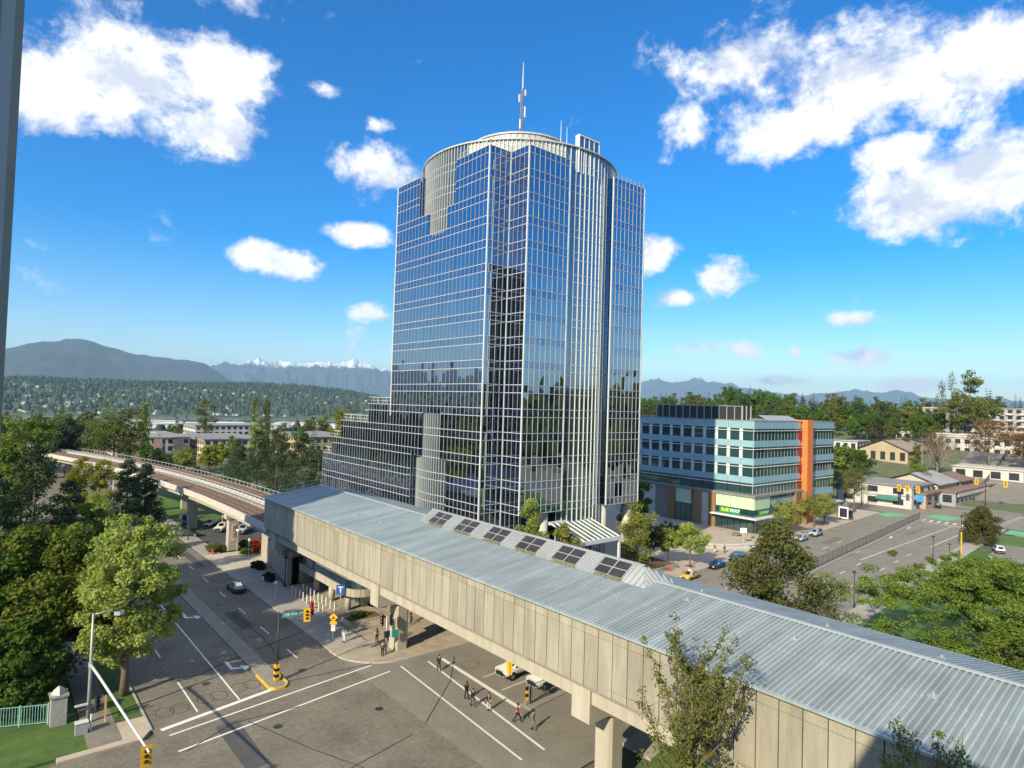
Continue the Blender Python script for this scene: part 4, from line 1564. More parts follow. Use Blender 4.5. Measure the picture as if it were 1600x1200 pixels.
# walkway round the entrance: concrete band, glass balustrade, stubby columns
ring = [(40.2, 98.5), (40.2, 82.2)]
for k in range(1, 7):
    t = pi + (pi / 2) * k / 6
    ring.append((42.6 + 2.4 * cos(t), 82.2 + 2.4 * sin(t)))
ring += [(52, 79.8)]
bnd, cop = MB(), MB()
for a, b in zip(ring[:-1], ring[1:]):
    bnd.bar((*a, 3.1), (*b, 3.1), 0.3, 1.05)
bnd.build('walkway_band', 'concrete', station)
for a, b in zip(ring[:-1], ring[1:]):
    L = (Vector(a) - Vector(b)).length
    m = max(1, int(L / 1.6))
    for i in range(m):
        p, q = Vector(a).lerp(Vector(b), (i + 0.02) / m), Vector(a).lerp(Vector(b), (i + 0.98) / m)
        MB().bar((p.x, p.y, 4.25), (q.x, q.y, 4.25), 0.04, 1.15).build('balustrade_pane', 'teal_glass', station)
    cop.bar((*a, 4.87), (*b, 4.87), 0.09, 0.08)
cop.build('handrail', 'steel', station)
MB().prism([(40.3, 98.5), (40.3, 82.2), (42.6, 80), (52, 80), (52, 98.5)], 2.62, 2.95).build('walkway_slab', 'concrete_dark', station)
for x, y in ((40.9, 93.5), (41.0, 83.0), (46.5, 80.6), (41.0, 88.3)):
    MB().lathe([(0.45, 0), (0.45, 2.65)], 14, x, y).build('entrance_column', 'concrete', station, smooth=True)
ent = MB()
for i in range(12):
    pane(ent, Vector((43.4, 98 - i * 1.25, 0.2)), Vector((0, -1, 0)), Vector((-1, 0, 0)), 1.25, 2.4)
for i in range(6):
    pane(ent, Vector((43.4 + i * 1.25, 83, 0.2)), Vector((1, 0, 0)), Vector((0, -1, 0)), 1.25, 2.4)
ent.build('entrance_glazing', 'shop_glass', station)
ef = MB()
for i in range(13):
    ef.box(43.28, 43.38, 98 - i * 1.25 - 0.05, 98 - i * 1.25 + 0.05, 0.1, 2.65)
ef.build('entrance_frame', 'steel', station)
MB().prism([(41.7, 121.0), (38.6, 99.6), (51, 99.6), (51, 121.0)], 0.0, 4.4).build('service_block', 'concrete', station)
for (x, y) in ((38.5, 101.5), (38.4, 103.2)):
    MB().tube([(x, y, 4.2), (x, y, 9.0)], 0.18, 8).build('downpipe', 'steel', station)
# railings at the north end of the roof
rr_ = MB()
for a, b in (((37, YN + 0.4), (XR, YN + 0.4)), ((XR, YN + 0.4), (XE, YN + 0.4))):
    for dz in (0.55, 1.1):
        rr_.bar((*a, zroof(a[0]) + dz), (*b, zroof(b[0]) + dz), 0.05, 0.05)
    for i in range(7):
        p = Vector(a).lerp(Vector(b), i / 6)
        rr_.bar((p.x, p.y, zroof(p.x) - 0.4), (p.x, p.y, zroof(p.x) + 1.1), 0.05, 0.05)
rr_.build('end_railing', 'steel', station)

# ================================================================== the guideway north of the station
guide = thing('rail_guideway', 'curving elevated twin-track guideway on concrete pillars leaving the station', 'viaduct', (38, 150, 0))


def gx(y):
    return -((max(0, y - 118)) ** 2) / 1000.0


def along(x, y0, y1, step=4.0):
    pts = []
    n = max(1, int((y1 - y0) / step))
    for i in range(n + 1):
        y = y0 + (y1 - y0) * i / n
        pts.append((x + gx(y), y))
    return pts


def ribbon(name, x0, x1, z0, z1, mat, ya=103.5, yb=300):
    mb = MB()
    P, Q = along(x0, ya, yb), along(x1, ya, yb)
    for i in range(len(P) - 1):
        mb.prism([P[i], Q[i], Q[i + 1], P[i + 1]], z0, z1)
    return mb.build(name, mat, guide)


for off in (0.0, 7.4):
    ribbon('deck', 36.5 + off, 41.2 + off, 8.0, 8.75, 'concrete')
    ribbon('box_girder', 37.4 + off, 40.2 + off, 6.9, 8.0, 'concrete')
    ribbon('parapet', 36.3 + off, 36.48 + off, 8.0, 9.25, 'concrete_pale')
    ribbon('parapet', 41.22 + off, 41.4 + off, 8.0, 9.15, 'concrete_pale')
    ribbon('track_bed', 37.2 + off, 40.6 + off, 8.76, 8.92, 'rust')
    for xr in (38.05, 39.5):
        ribbon('running_rail', xr + off, xr + 0.12 + off, 8.93, 9.08, 'rail')
    ribbon('power_rail', 40.55 + off, 40.75 + off, 8.93, 9.3, 'rust')
    for y in (128.6, 154.0, 181.0, 208.0, 237.0, 265.0, 292.0):
        xc = 38.8 + off + gx(y)
        mb = MB().prism([(xc - 0.95, y - 0.75), (xc + 0.95, y - 0.75), (xc + 0.95, y + 0.75), (xc - 0.95, y + 0.75)], 0, 6.1)
        mb.prism([(xc - 1.5, y - 0.9), (xc + 1.5, y - 0.9), (xc + 1.5, y + 0.9), (xc - 1.5, y + 0.9)], 6.1, 6.95)
        mb.build('pillar', 'concrete', guide)
for off in (41.9, 43.4):
    P = along(off, 103.5, 300, 2.4)
    mb = MB()
    for i in range(len(P) - 1):
        for z in (9.5, 10.0):
            mb.bar((*P[i], z), (*P[i + 1], z), 0.06, 0.06)
        mb.bar((*P[i], 8.6), (*P[i], 10.0), 0.06, 0.06)
    mb.build('walkway_railing', 'steel_pale', guide)
ribbon('walkway', 41.42, 43.8, 8.6, 8.75, 'concrete_dark')
P = along(48.9, 103.5, 300, 2.4)
mb = MB()
for i in range(len(P) - 1):
    mb.bar((*P[i], 10.0), (*P[i + 1], 10.0), 0.06, 0.06)
    mb.bar((*P[i], 8.6), (*P[i], 10.0), 0.06, 0.06)
mb.build('outer_railing', 'steel_pale', guide)

# ================================================================== teal office block
teal = thing('office_block', 'five-storey teal glass office block with an orange pillar and shops below', 'building', (165, 97, 0))
TX, TY, TXE, TYN = 147.0, 80.0, 193.0, 122.0
MB().box(TX + 0.4, TXE - 0.4, TY + 0.4, TYN - 0.4, 9.0, 27.0).build('core', 'concrete_dark', teal)
BANDS = ((25.6, 27.4), (21.0, 22.6), (16.5, 18.2), (12.0, 13.6))
OR0, OR1 = 172.6, 176.4
for z0, z1 in BANDS:
    y = TYN
    k = 0
    while y > TY + 0.1:                         # left side, panel by panel
        w = min(3.5, y - TY)
        MB().box(TX - 0.06, TX + 0.3, y - w + 0.03, y - 0.03, z0, z1).build('spandrel_panel', 'teal_spandrel', teal)
        y -= w
    x = TX
    while x < TXE - 0.1:
        w = min(3.54, TXE - x)
        if not (OR0 - 1 < x + w / 2 < OR1 + 1):
            MB().box(x + 0.03, x + w - 0.03, TY - 0.06, TY + 0.3, z0, z1).build('spandrel_panel', 'teal_spandrel', teal)
        x += w
for z0, z1 in ((22.6, 25.6), (18.2, 21.0), (13.6, 16.5), (9.2, 12.0)):
    y = TYN
    i = 0
    while y > TY + 0.1:
        w = min(3.5, y - TY)
        MB().box(TX + 0.12, TX + 0.32, y - w + 0.5 if z0 > 10 else y - w + 0.08, y - 0.45 if z0 > 10 else y - 0.05, z0 + 0.02, z1 - 0.02).build('window', 'teal_glass', teal)
        if z0 > 10:
            MB().box(TX + 0.02, TX + 0.22, y - 0.45, y + 0.45, z0 + 0.01, z1 - 0.01).build('pier', 'steel_pale', teal)
        MB().box(TX - 0.3, TX + 0.1, y - w + 0.1, y - 0.1, z1 - 0.62, z1 - 0.5).build('sunshade', 'white_metal', teal)
        y -= w
    x = TX
    while x < TXE - 0.1:
        w = min(1.77, TXE - x)
        MB().box(x + 0.06, x + w - 0.06, TY + 0.1, TY + 0.3, z0 + 0.02, z1 - 0.02).build('window', 'teal_glass', teal)
        MB().box(x - 0.04, x + 0.04, TY + 0.04, TY + 0.25, z0 + 0.01, z1 - 0.01).build('window_post', 'steel', teal)
        x += w
    MB().box(TX, TXE, TY - 0.25, TY + 0.08, z1 - 0.6, z1 - 0.48).build('sunshade', 'white_metal', teal)
MB().box(TX - 0.1, TXE + 0.05, TY - 0.1, TYN, 27.4, 27.65).build('roof_deck', 'flat_roof', teal)
MB().box(OR0 + 0.2, OR1 - 0.2, TY - 1.5, TY + 2.5, 0.1, 28.0).build('orange_pillar', 'orange', teal)
for z0, z1 in ((22.6, 25.6), (18.2, 21.0), (13.6, 16.5), (9.2, 12.0)):
    MB().box(OR0 - 1.9, OR0 - 0.2, TY - 0.15, TY + 0.2, z0, z1).build('red_panel', 'sign_red', teal)
pent = MB()
MB().box(150.4, 154.4, 85.4, 111.6, 27.6, 31.0).build('plant_screen', 'dark_metal', teal)
for i in range(13):
    y = 85 + i * 27 / 12
    MB().box(150.1, 150.35, y - 0.09, y + 0.09, 27.6, 31.3).build('screen_post', 'steel', teal)
for x in (150.2, 152.4, 154.6):
    MB().box(x - 0.09, x + 0.09, 85.0, 85.3, 27.6, 31.3).build('screen_post', 'steel', teal)
MB().box(150.1, 150.3, 85, 112, 31.1, 31.25).build('screen_rail', 'steel', teal)
for i in range(7):
    x = 157 + i * 2.4
    MB().poly([(x, 81.5, 27.7), (x + 2.2, 81.5, 27.7), (x + 2.2, 84.5, 29.0), (x, 84.5, 29.0)]).build('roof_shade', 'steel', teal)
# podium
PX, PY = 145.3, 78.8
MB().box(PX + 0.5, 170, PY + 0.5, 122, 0.1, 8.8).build('podium_core', 'concrete_dark', teal)
MB().box(PX - 0.4, 171, PY - 0.4, 122, 8.8, 9.25).build('podium_roof', 'flat_roof', teal)
for i in range(5):
    y = PY + 0.1 + i * 2.05
    MB().box(PX - 0.05, PX + 0.4, y + 0.03, y + 2.02, 5.75, 8.8).build('mint_panel', 'mint_panel', teal)
for i in range(4):
    x = PX + 0.2 + i * 1.9
    MB().box(x + 0.03, x + 1.87, PY - 0.05, PY + 0.4, 5.75, 8.8).build('mint_panel', 'mint_panel', teal)
for i in range(4):
    y = 96.6 + i * 1.2
    MB().box(PX - 0.05, PX + 0.4, y + 0.02, y + 1.18, 5.0, 8.8).build('mint_panel', 'mint_panel', teal)
MB().box(PX - 0.3, PX + 0.4, 89.2, 91.2, 0.1, 8.85).build('timber_pier', 'wood', teal)
MB().box(PX - 0.2, PX + 0.4, 91.2, 93.2, 0.1, 8.7).build('concrete_pier', 'concrete_pale', teal)
MB().box(PX - 0.3, PX + 0.4, 93.2, 95.6, 0.1, 8.85).build('timber_pier', 'wood', teal)
MB().box(PX - 0.3, PX + 0.4, 101.6, 103.8, 0.1, 8.85).build('timber_pier', 'wood', teal)
MB().box(PX - 0.1, PX + 0.4, 103.8, 108, 0.1, 8.7).build('dark_pier', 'concrete_dark', teal)
MB().box(PX - 0.2, PX + 0.4, 108, 122, 0.1, 8.9).build('blank_wall', 'concrete_pale', teal)
MB().box(PX - 0.26, PX - 0.2, 112.5, 115.5, 0.1, 5.0).build('steel_door', 'dark_metal', teal)
MB().box(170, 170.5, PY - 1.5, PY + 1.5, 0.1, 8.9).build('timber_pier', 'wood', teal)
MB().box(166, 168.5, PY - 0.6, PY + 0.4, 0.1, 8.9).build('timber_pier', 'wood', teal)
for y0, y1, z0, z1 in ((79.0, 89.2, 0.2, 3.6), (96.6, 101.5, 0.2, 4.9)):
    n = int((y1 - y0) / 1.5)
    for i in range(n):
        a, b = y0 + (y1 - y0) * i / n, y0 + (y1 - y0) * (i + 1) / n
        MB().box(PX + 0.1, PX + 0.3, a + 0.06, b - 0.06, z0, z1).build('shop_window', 'shop_glass', teal)
for i in range(5):
    x = PX + 0.3 + i * 1.5
    MB().box(x + 0.06, x + 1.44, PY + 0.1, PY + 0.3, 0.2, 3.6).build('shop_window', 'shop_glass', teal)
for i in range(12):
    x = PX + 8 + i * 2.0
    MB().box(x + 0.05, x + 1.95, PY + 0.3, PY + 0.6, 0.2, 8.4).build('shop_window', 'teal_glass', teal)
MB().box(PX - 1.8, PX + 9, PY - 1.6, PY, 3.65, 3.95).build('shop_canopy', 'steel_pale', teal)
MB().box(PX - 1.8, PX, PY, 89.8, 3.65, 3.95).build('shop_canopy', 'steel_pale', teal)
MB().box(PX - 0.02, PX + 0.3, 79.0, 89.2, 4.0, 5.7).build('clerestory', 'shop_glass', teal)
MB().box(PX + 0.2, PX + 7.8, PY - 0.02, PY + 0.3, 4.0, 5.7).build('clerestory', 'shop_glass', teal)
MB().box(PX + 0.05, PX + 0.09, 79.2, 89.0, 3.0, 3.5).build('green_valance', 'sign_shop', teal)
MB().box(172, 198, PY + 0.2, 82, 3.9, 4.2).build('side_canopy', 'concrete_pale', teal)
MB().box(177, 192.6, TY - 0.05, TY + 0.3, 6.9, 8.6).build('spandrel_panel', 'teal_spandrel', teal)
MB().box(154, 172, TY - 1.0, TY - 0.6, 6.4, 8.0).build('spandrel_panel', 'teal_spandrel', teal)


def text(body, parent, mat, size, loc, rot, name='lettering', shear=0.0, width=1.0, ext=0.004, bold=0.0):
    cu = bpy.data.curves.new(name, 'FONT')
    cu.body = body
    cu.size = size
    cu.extrude = ext
    cu.offset = bold
    cu.shear = shear
    cu.align_x = 'CENTER'
    cu.align_y = 'CENTER'
    cu.materials.append(MATS[mat])
    tmp = bpy.data.objects.new(name, cu)
    C.objects.link(tmp)
    me = bpy.data.meshes.new_from_object(tmp.evaluated_get(bpy.context.evaluated_depsgraph_get()))
    bpy.data.objects.remove(tmp)
    me.name = name
    me.materials.clear()
    me.materials.append(MATS[mat])
    o = link(name, me, parent)
    o.location = loc
    o.rotation_euler = rot
    o.scale = (width, 1, 1)
    return o


# shop fascia: green board, lemon and white letters
def shop_sign(y, x=None, L=5.6):
    if x is None:
        b = MB().box(PX - 0.2, PX - 0.06, y - L / 2, y + L / 2, 4.25, 5.55).build('shop_fascia', 'sign_shop', teal)
        text('SUB', b, 'sign_lemon', 1.15, (PX - 0.22, y + 1.35, 4.9), (pi / 2, 0, -pi / 2), shear=0.2, width=1.05, bold=0.02).location = (PX - 0.22 - 0, y + 1.35, 4.9)
        text('WAY', b, 'sign_white', 1.15, (PX - 0.22, y - 1.35, 4.9), (pi / 2, 0, -pi / 2), shear=0.2, width=1.05, bold=0.02)
    else:
        b = MB().box(x - L / 2, x + L / 2, PY - 0.2, PY - 0.06, 4.25, 5.55).build('shop_fascia', 'sign_shop', teal)
        text('SUB', b, 'sign_lemon', 0.95, (x - 1.1, PY - 0.22, 4.9), (pi / 2, 0, 0), shear=0.2, width=1.0, bold=0.02)
        text('WAY', b, 'sign_white', 0.95, (x + 1.1, PY - 0.22, 4.9), (pi / 2, 0, 0), shear=0.2, width=1.0, bold=0.02)
    # lettering coordinates are the place's own: shift them under the block's origin
    for ch in b.children:
        ch.location = Vector(ch.location) - Vector(teal.location)


shop_sign(85.2)
shop_sign(0, x=PX + 4.6, L=4.8)

# ================================================================== towers out of the frame: shadow casters, one added for the dark notch reflection
def slab_tower(name, label, x0, x1, y0, y1, h, wall):
    t = thing(name, label, 'tower', ((x0 + x1) / 2, (y0 + y1) / 2, 0))
    MB().box(x0 + 0.3, x1 - 0.3, y0 + 0.3, y1 - 0.3, 0, h).build('wall', wall, t)
    for k in range(int(h / 3.2)):
        z = 1 + k * 3.2
        MB().box(x0 + 0.25, x1 - 0.25, y0 + 0.25, y1 - 0.25, z, z + 1.9).build('window_band', 'window_dark', t)
        MB().box(x0, x1, y0, y1, z + 1.9, z + 2.5).build('slab_edge', wall, t)
    MB().box(x0, x1, y0, y1, h, h + 1).build('parapet', wall, t)
    return t


host = slab_tower('apartment_tower', 'apartment building the picture is taken from', -34, -0.6, -42, 1.6, 35.0, 'concrete_dark')
slab_tower('apartment_tower', 'unseen tall dark tower behind the camera, added for the notch reflection', -85, -42, -112, -66, 92, 'concrete_dark')
slab_tower('apartment_tower', 'dark apartment tower beside the left-hand trees', -46, -22, 73.5, 90, 60, 'concrete_dark')
# the side of the window the picture is taken through
jb = MB().box(-0.40, 0.0, 0.93, 1.3, 29.0, 31.4)
jb.build('window_jamb', 'concrete_pale', host)
MB().box(0.0, 0.0125, 0.96, 1.02, 29.0, 31.4).build('window_frame', 'steel_pale', host)
MB().box(0.0125, 0.0215, 0.99, 1.1, 29.0, 31.4).build('window_frame', 'concrete', host)

# ================================================================== far buildings
def flat_block(name, label, cat, x0, x1, y0, y1, z0, h, wall, roof='flat_roof', storeys=3, group=None, step=3.2, faces=('w', 's'), base=2.0, wfrac=0.55):
    t = thing(name, label, cat, ((x0 + x1) / 2, (y0 + y1) / 2, z0), group=group)
    MB().box(x0, x1, y0, y1, z0 - base, z0 + h).build('wall', wall, t)
    MB().box(x0 - 0.5, x1 + 0.5, y0 - 0.5, y1 + 0.5, z0 + h, z0 + h + 0.45).build('roof', roof, t)
    fh = h / storeys
    for s in range(storeys):
        za, zb = z0 + fh * s + fh * 0.28, z0 + fh * s + fh * 0.82
        if 'w' in faces:
            n = max(1, int((y1 - y0) / step))
            for i in range(n):
                c = y0 + (y1 - y0) * (i + 0.5) / n
                w = (y1 - y0) / n * wfrac / 2
                MB().box(x0 - 0.08, x0 + 0.1, c - w, c + w, za, zb).build('window', 'window_dark', t)
        if 's' in faces:
            n = max(1, int((x1 - x0) / step))
            for i in range(n):
                c = x0 + (x1 - x0) * (i + 0.5) / n
                w = (x1 - x0) / n * wfrac / 2
                MB().box(c - w, c + w, y0 - 0.08, y0 + 0.1, za, zb).build('window', 'window_dark', t)
    return t


# low apartments beyond the guideway
a1 = flat_block('apartment_block', 'long low cream apartment block left of the guideway, flat grey roof', 'apartment', 49, 75, 318, 372, 0, 9.8, 'stucco_cream', storeys=3)
for i in range(3):
    MB().box(52 + i * 8.2, 55.5 + i * 8.2, 317.6, 317.85, 0, 9.6).build('brick_bay', 'brick_pale', a1)
MB().box(58, 64, 330, 338, 10.2, 11.6).build('roof_box', 'stucco_white', a1)
flat_block('apartment_block', 'cream apartment block right behind the yellow-green street trees', 'apartment', 78, 104, 306, 350, 0, 9.6, 'stucco_cream', storeys=3)
flat_block('apartment_block', 'sand-coloured apartment block beside the stepped glass podium', 'apartment', 124, 152, 300, 352, 0, 10.4, 'stucco_sand', storeys=3)
flat_block('low_building', 'grey low building behind the far bend of the guideway', 'building', 20, 46, 372, 400, 0, 6.5, 'stucco_grey', storeys=2)
flat_block('apartment_block', 'pale roof line of a block behind the cream apartments', 'apartment', 95, 135, 392, 420, 0, 12.0, 'stucco_white', storeys=4)


def east(pxc, d, off=0):
    """a point d metres out under a column of the picture"""
    a = radians(px_az(pxc))
    return d * cos(a), d * sin(a) + off


def at_d(pxc, d):
    x, y = east(pxc, d)
    return x, y, terrain(x, y)


# right-hand side, uphill
def gable_hall(name, label, cat, x0, x1, y0, y1, z0, h, rise, wall, roof, along='x', base=3):
    t = thing(name, label, cat, ((x0 + x1) / 2, (y0 + y1) / 2, z0))
    mb = MB().box(x0, x1, y0, y1, z0 - base, z0 + h)
    ym = (y0 + y1) / 2
    mb.poly([(x0, y1, z0 + h), (x0, y0, z0 + h), (x0, ym, z0 + h + rise)])
    mb.poly([(x1, y0, z0 + h), (x1, y1, z0 + h), (x1, ym, z0 + h + rise)])
    mb.build('wall', wall, t)
    for s in (-1, 1):
        e = ym + s * ((y1 - y0) / 2 + 0.8)
        ze = z0 + h - 0.8 * rise / ((y1 - y0) / 2)
        p = [(x0 - 0.8, e, ze), (x1 + 0.8, e, ze), (x1 + 0.8, ym, z0 + h + rise), (x0 - 0.8, ym, z0 + h + rise)]
        q = MB().poly(p if s < 0 else p[::-1])
        q.poly([(a, b, c + 0.25) for a, b, c in (p if s < 0 else p[::-1])])
        q.build('roof', roof, t)
    for i in range(5):
        c = y0 + (y1 - y0) * (i + 0.5) / 5
        MB().box(x0 - 0.1, x0 + 0.1, c - 1.0, c + 1.0, z0 + 0.8, z0 + h - 0.8).build('window', 'window_dark', t)
    return t


x, y, z = at_d(1392, 330)
gable_hall('gabled_hall', 'sandy gabled hall with a brown tiled roof up the slope', 'hall', x, x + 34, y - 7, y + 13, z, 5.2, 4.4, 'stucco_sand', 'tan_roof')
x, y, z = at_d(1320, 345)
flat_block('low_house', 'white low house with grey roof left of the gabled hall', 'house', x, x + 14, y - 6, y + 8, z, 5, 'stucco_white', 'grey_metal_roof', 1)
x, y, z = at_d(1430, 262)
gable_hall('metal_shed', 'shed with a grey metal roof behind the white corner shop', 'shed', x, x + 22, y - 7, y + 9, z, 6.5, 3.0, 'stucco_cream', 'grey_metal_roof')
x, y, z = at_d(1462, 285)
gable_hall('brown_shed', 'low shed with a rusty brown roof beside the metal shed', 'shed', x, x + 16, y - 8, y + 6, z, 4.5, 2.0, 'brick_pale', 'brown_roof')
x, y, z = at_d(1358, 244)
s1 = flat_block('corner_shop', 'white flat-roofed corner shop with a dark green awning', 'shop', x, x + 20, y - 13, y + 10, z, 7.0, 'stucco_white', 'flat_roof', 2, step=6, wfrac=0.4)
MB().prism([(x - 1.6, y - 9.5), (x - 0.05, y - 9.5), (x - 0.05, y - 3), (x - 1.6, y - 3)], [z + 2.3] * 4, [z + 2.7, z + 3.6, z + 3.6, z + 2.7]).build('awning', 'awning', s1)
x, y, z = at_d(1421, 246)
s2 = flat_block('blue_sign_shop', 'small brown-roofed shop with a bright blue sign board', 'shop', x, x + 14, y - 5, y + 5, z, 4.6, 'brick_pale', 'brown_roof', 1, step=5)
MB().box(x - 0.35, x - 0.1, y - 4.4, y + 2.6, z + 2.2, z + 4.5).build('sign_board', 'blue_sign', s2)
x, y, z = at_d(1478, 258)
s3 = flat_block('long_shop', 'long single-storey shop row with brown flat roof on the boulevard', 'shops', x, x + 62, y - 3, y + 16, z, 4.6, 'stucco_grey', 'brown_roof', 1, step=4.5)
MB().box(x - 0.2, x - 0.05, y + 1, y + 9, z + 0.6, z + 3.4).build('mural', 'teal_spandrel', s3)
MB().box(x - 0.3, x - 0.05, y + 9.6, y + 11.2, z + 0.2, z + 3.2).build('red_door', 'red_paint', s3)
MB().box(x + 2, x + 40, y - 3.4, y - 3.05, z + 3.2, z + 4.4).build('white_fascia', 'stucco_white', s3)
x, y, z = at_d(1460, 372)
flat_block('shop_row', 'white two-storey shop row below the hedge trees', 'shops', x, x + 18, y - 17, y + 17, z - 2, 7.0, 'stucco_white', 'concrete_pale', 2, step=3.5)
x, y, z = at_d(1535, 360)
flat_block('shop_row', 'white two-storey shop row right of the poplars, brown upper wall', 'shops', x, x + 18, y - 15, y + 15, z - 2, 8.0, 'stucco_white', 'concrete_pale', 2, step=3.5)
x, y, z = at_d(1545, 312)
flat_block('white_store', 'small white store behind the rust-coloured trees', 'shop', x, x + 16, y - 11, y + 12, z - 1, 5.0, 'stucco_white', 'concrete_pale', 1, step=5)
x, y, z = at_d(1462, 440)
flat_block('apartment_block', 'pale grey apartment block on the rise behind the poplars', 'apartment', x, x + 22, y - 14, y + 14, z, 13, 'stucco_grey', 'concrete_pale', 4, step=4)
x, y, z = at_d(1575, 432)
a9 = flat_block('apartment_block', 'grey and white apartment block at the right edge with balconies', 'apartment', x, x + 22, y - 21, y + 19, z, 13.5, 'stucco_grey', 'flat_roof', 4, step=3.6)
for i in range(7):
    for s in range(4):
        yy = y - 19 + i * 5.5
        MB().box(x - 1.2, x, yy, yy + 3.2, z + 3.3 * s + 0.1, z + 3.3 * s + 1.1).build('balcony', 'stucco_white', a9)
x, y, z = at_d(1412, 450)
flat_block('apartment_block', 'white low apartment wing at the left end of the rise', 'apartment', x, x + 18, y - 10, y + 8, z, 9, 'stucco_white', 'concrete_pale', 3, step=4)
x, y, z = at_d(1568, 395)
flat_block('low_building', 'beige flat low building in front of the right-hand apartments', 'building', x, x + 14, y - 10, y + 9, z, 3.6, 'stucco_sand', 'concrete_pale', 1, step=5)

# ================================================================== trees
def leaves(clumps, n_per, leaf, rng, up=0.35, outw=0.7, aspect=0.62, shell=0.45, tint_lo=0.0, tint_hi=1.0):
    """clumps (k,6): centre and radii -> vertices, faces, tint of quads"""
    cl = np.asarray(clumps, float)
    k = len(cl)
    idx = np.repeat(np.arange(k), n_per)
    n = len(idx)
    d = rng.normal(size=(n, 3))
    d /= np.linalg.norm(d, axis=1)[:, None]
    r = rng.random(n) ** shell
    P = cl[idx, :3] + d * r[:, None] * cl[idx, 3:]
    N = rng.normal(size=(n, 3)) * 0.75 + d * outw
    N[:, 2] += up
    N /= np.linalg.norm(N, axis=1)[:, None]
    A = np.cross(N, rng.normal(size=(n, 3)))
    A /= np.linalg.norm(A, axis=1)[:, None]
    B = np.cross(N, A)
    s = leaf * rng.uniform(0.6, 1.35, n)
    A *= s[:, None]
    B *= (s * aspect)[:, None]
    V = np.stack([P - A, P - B * 0.9 + A * 0.1, P + A, P + B * 0.9 - A * 0.1], 1).reshape(-1, 3)
    F = np.arange(4 * n).reshape(-1, 4)
    ct = rng.random(k)
    t = np.clip(ct[idx] * 0.6 + rng.random(n) * 0.4, 0, 1) * (tint_hi - tint_lo) + tint_lo
    return V, F, np.repeat(t, 4)


def broad_clumps(rng, h, r, z0, k, cr, flat=0.8, core=0.25):
    """uneven rounded crown between z0 and h"""
    out = []
    zc, hz = (z0 + h) / 2, (h - z0) / 2
    lobes = [(rng.uniform(0, 2 * pi), rng.uniform(-0.7, 0.9), rng.uniform(0.62, 1.2)) for _ in range(10)]
    for _ in range(k):
        t = rng.uniform(0, 2 * pi)
        cz = rng.uniform(-1, 1)
        rad = (core + (1 - core) * rng.random() ** 0.55)
        m = 0.9
        for lt, lz, la in lobes:
            w = max(0, cos(t - lt)) ** 4 * max(0, 1 - abs(cz - lz))
            m += (la - 0.9) * w
        q = sqrt(max(0, 1 - cz * cz))
        s = cr * rng.uniform(0.7, 1.3)
        x, y = r * q * rad * m * cos(t), r * q * rad * m * sin(t)
        z = zc + hz * cz * rad * m
        out.append((x * 0.88, y * 0.88, max(z, z0 + s * 0.3), s, s, s * flat))
    return out


def limbs(mb, clumps, h, tr, rng, n=14, base_z=None, lean=(0, 0)):
    top = h * 0.72
    trunk = []
    rad = []
    for i in range(7):
        f = i / 6
        trunk.append((lean[0] * f + rng.uniform(-0.12, 0.12) * f * tr * 4, lean[1] * f + rng.uniform(-0.12, 0.12) * f * tr * 4, top * f))
        rad.append(tr * (1.25 if i == 0 else 1 - 0.75 * f))
    mb.tube(trunk, rad, 8)
    pick = rng.choice(len(clumps), min(n, len(clumps)), replace=False)
    for q in pick:
        c = clumps[q]
        zb = min(top * 0.95, max(h * 0.18, c[2] - hypot(c[0], c[1]) * rng.uniform(0.5, 0.9)))
        f = zb / top
        a = (lean[0] * f, lean[1] * f, zb)
        mid = (c[0] * 0.45 + a[0] * 0.55, c[1] * 0.45 + a[1] * 0.55, zb + (c[2] - zb) * 0.5 + 0.2)
        mb.tube([a, mid, (c[0], c[1], c[2])], [tr * 0.42 * (1 - 0.5 * f), tr * 0.24, tr * 0.07], 5)


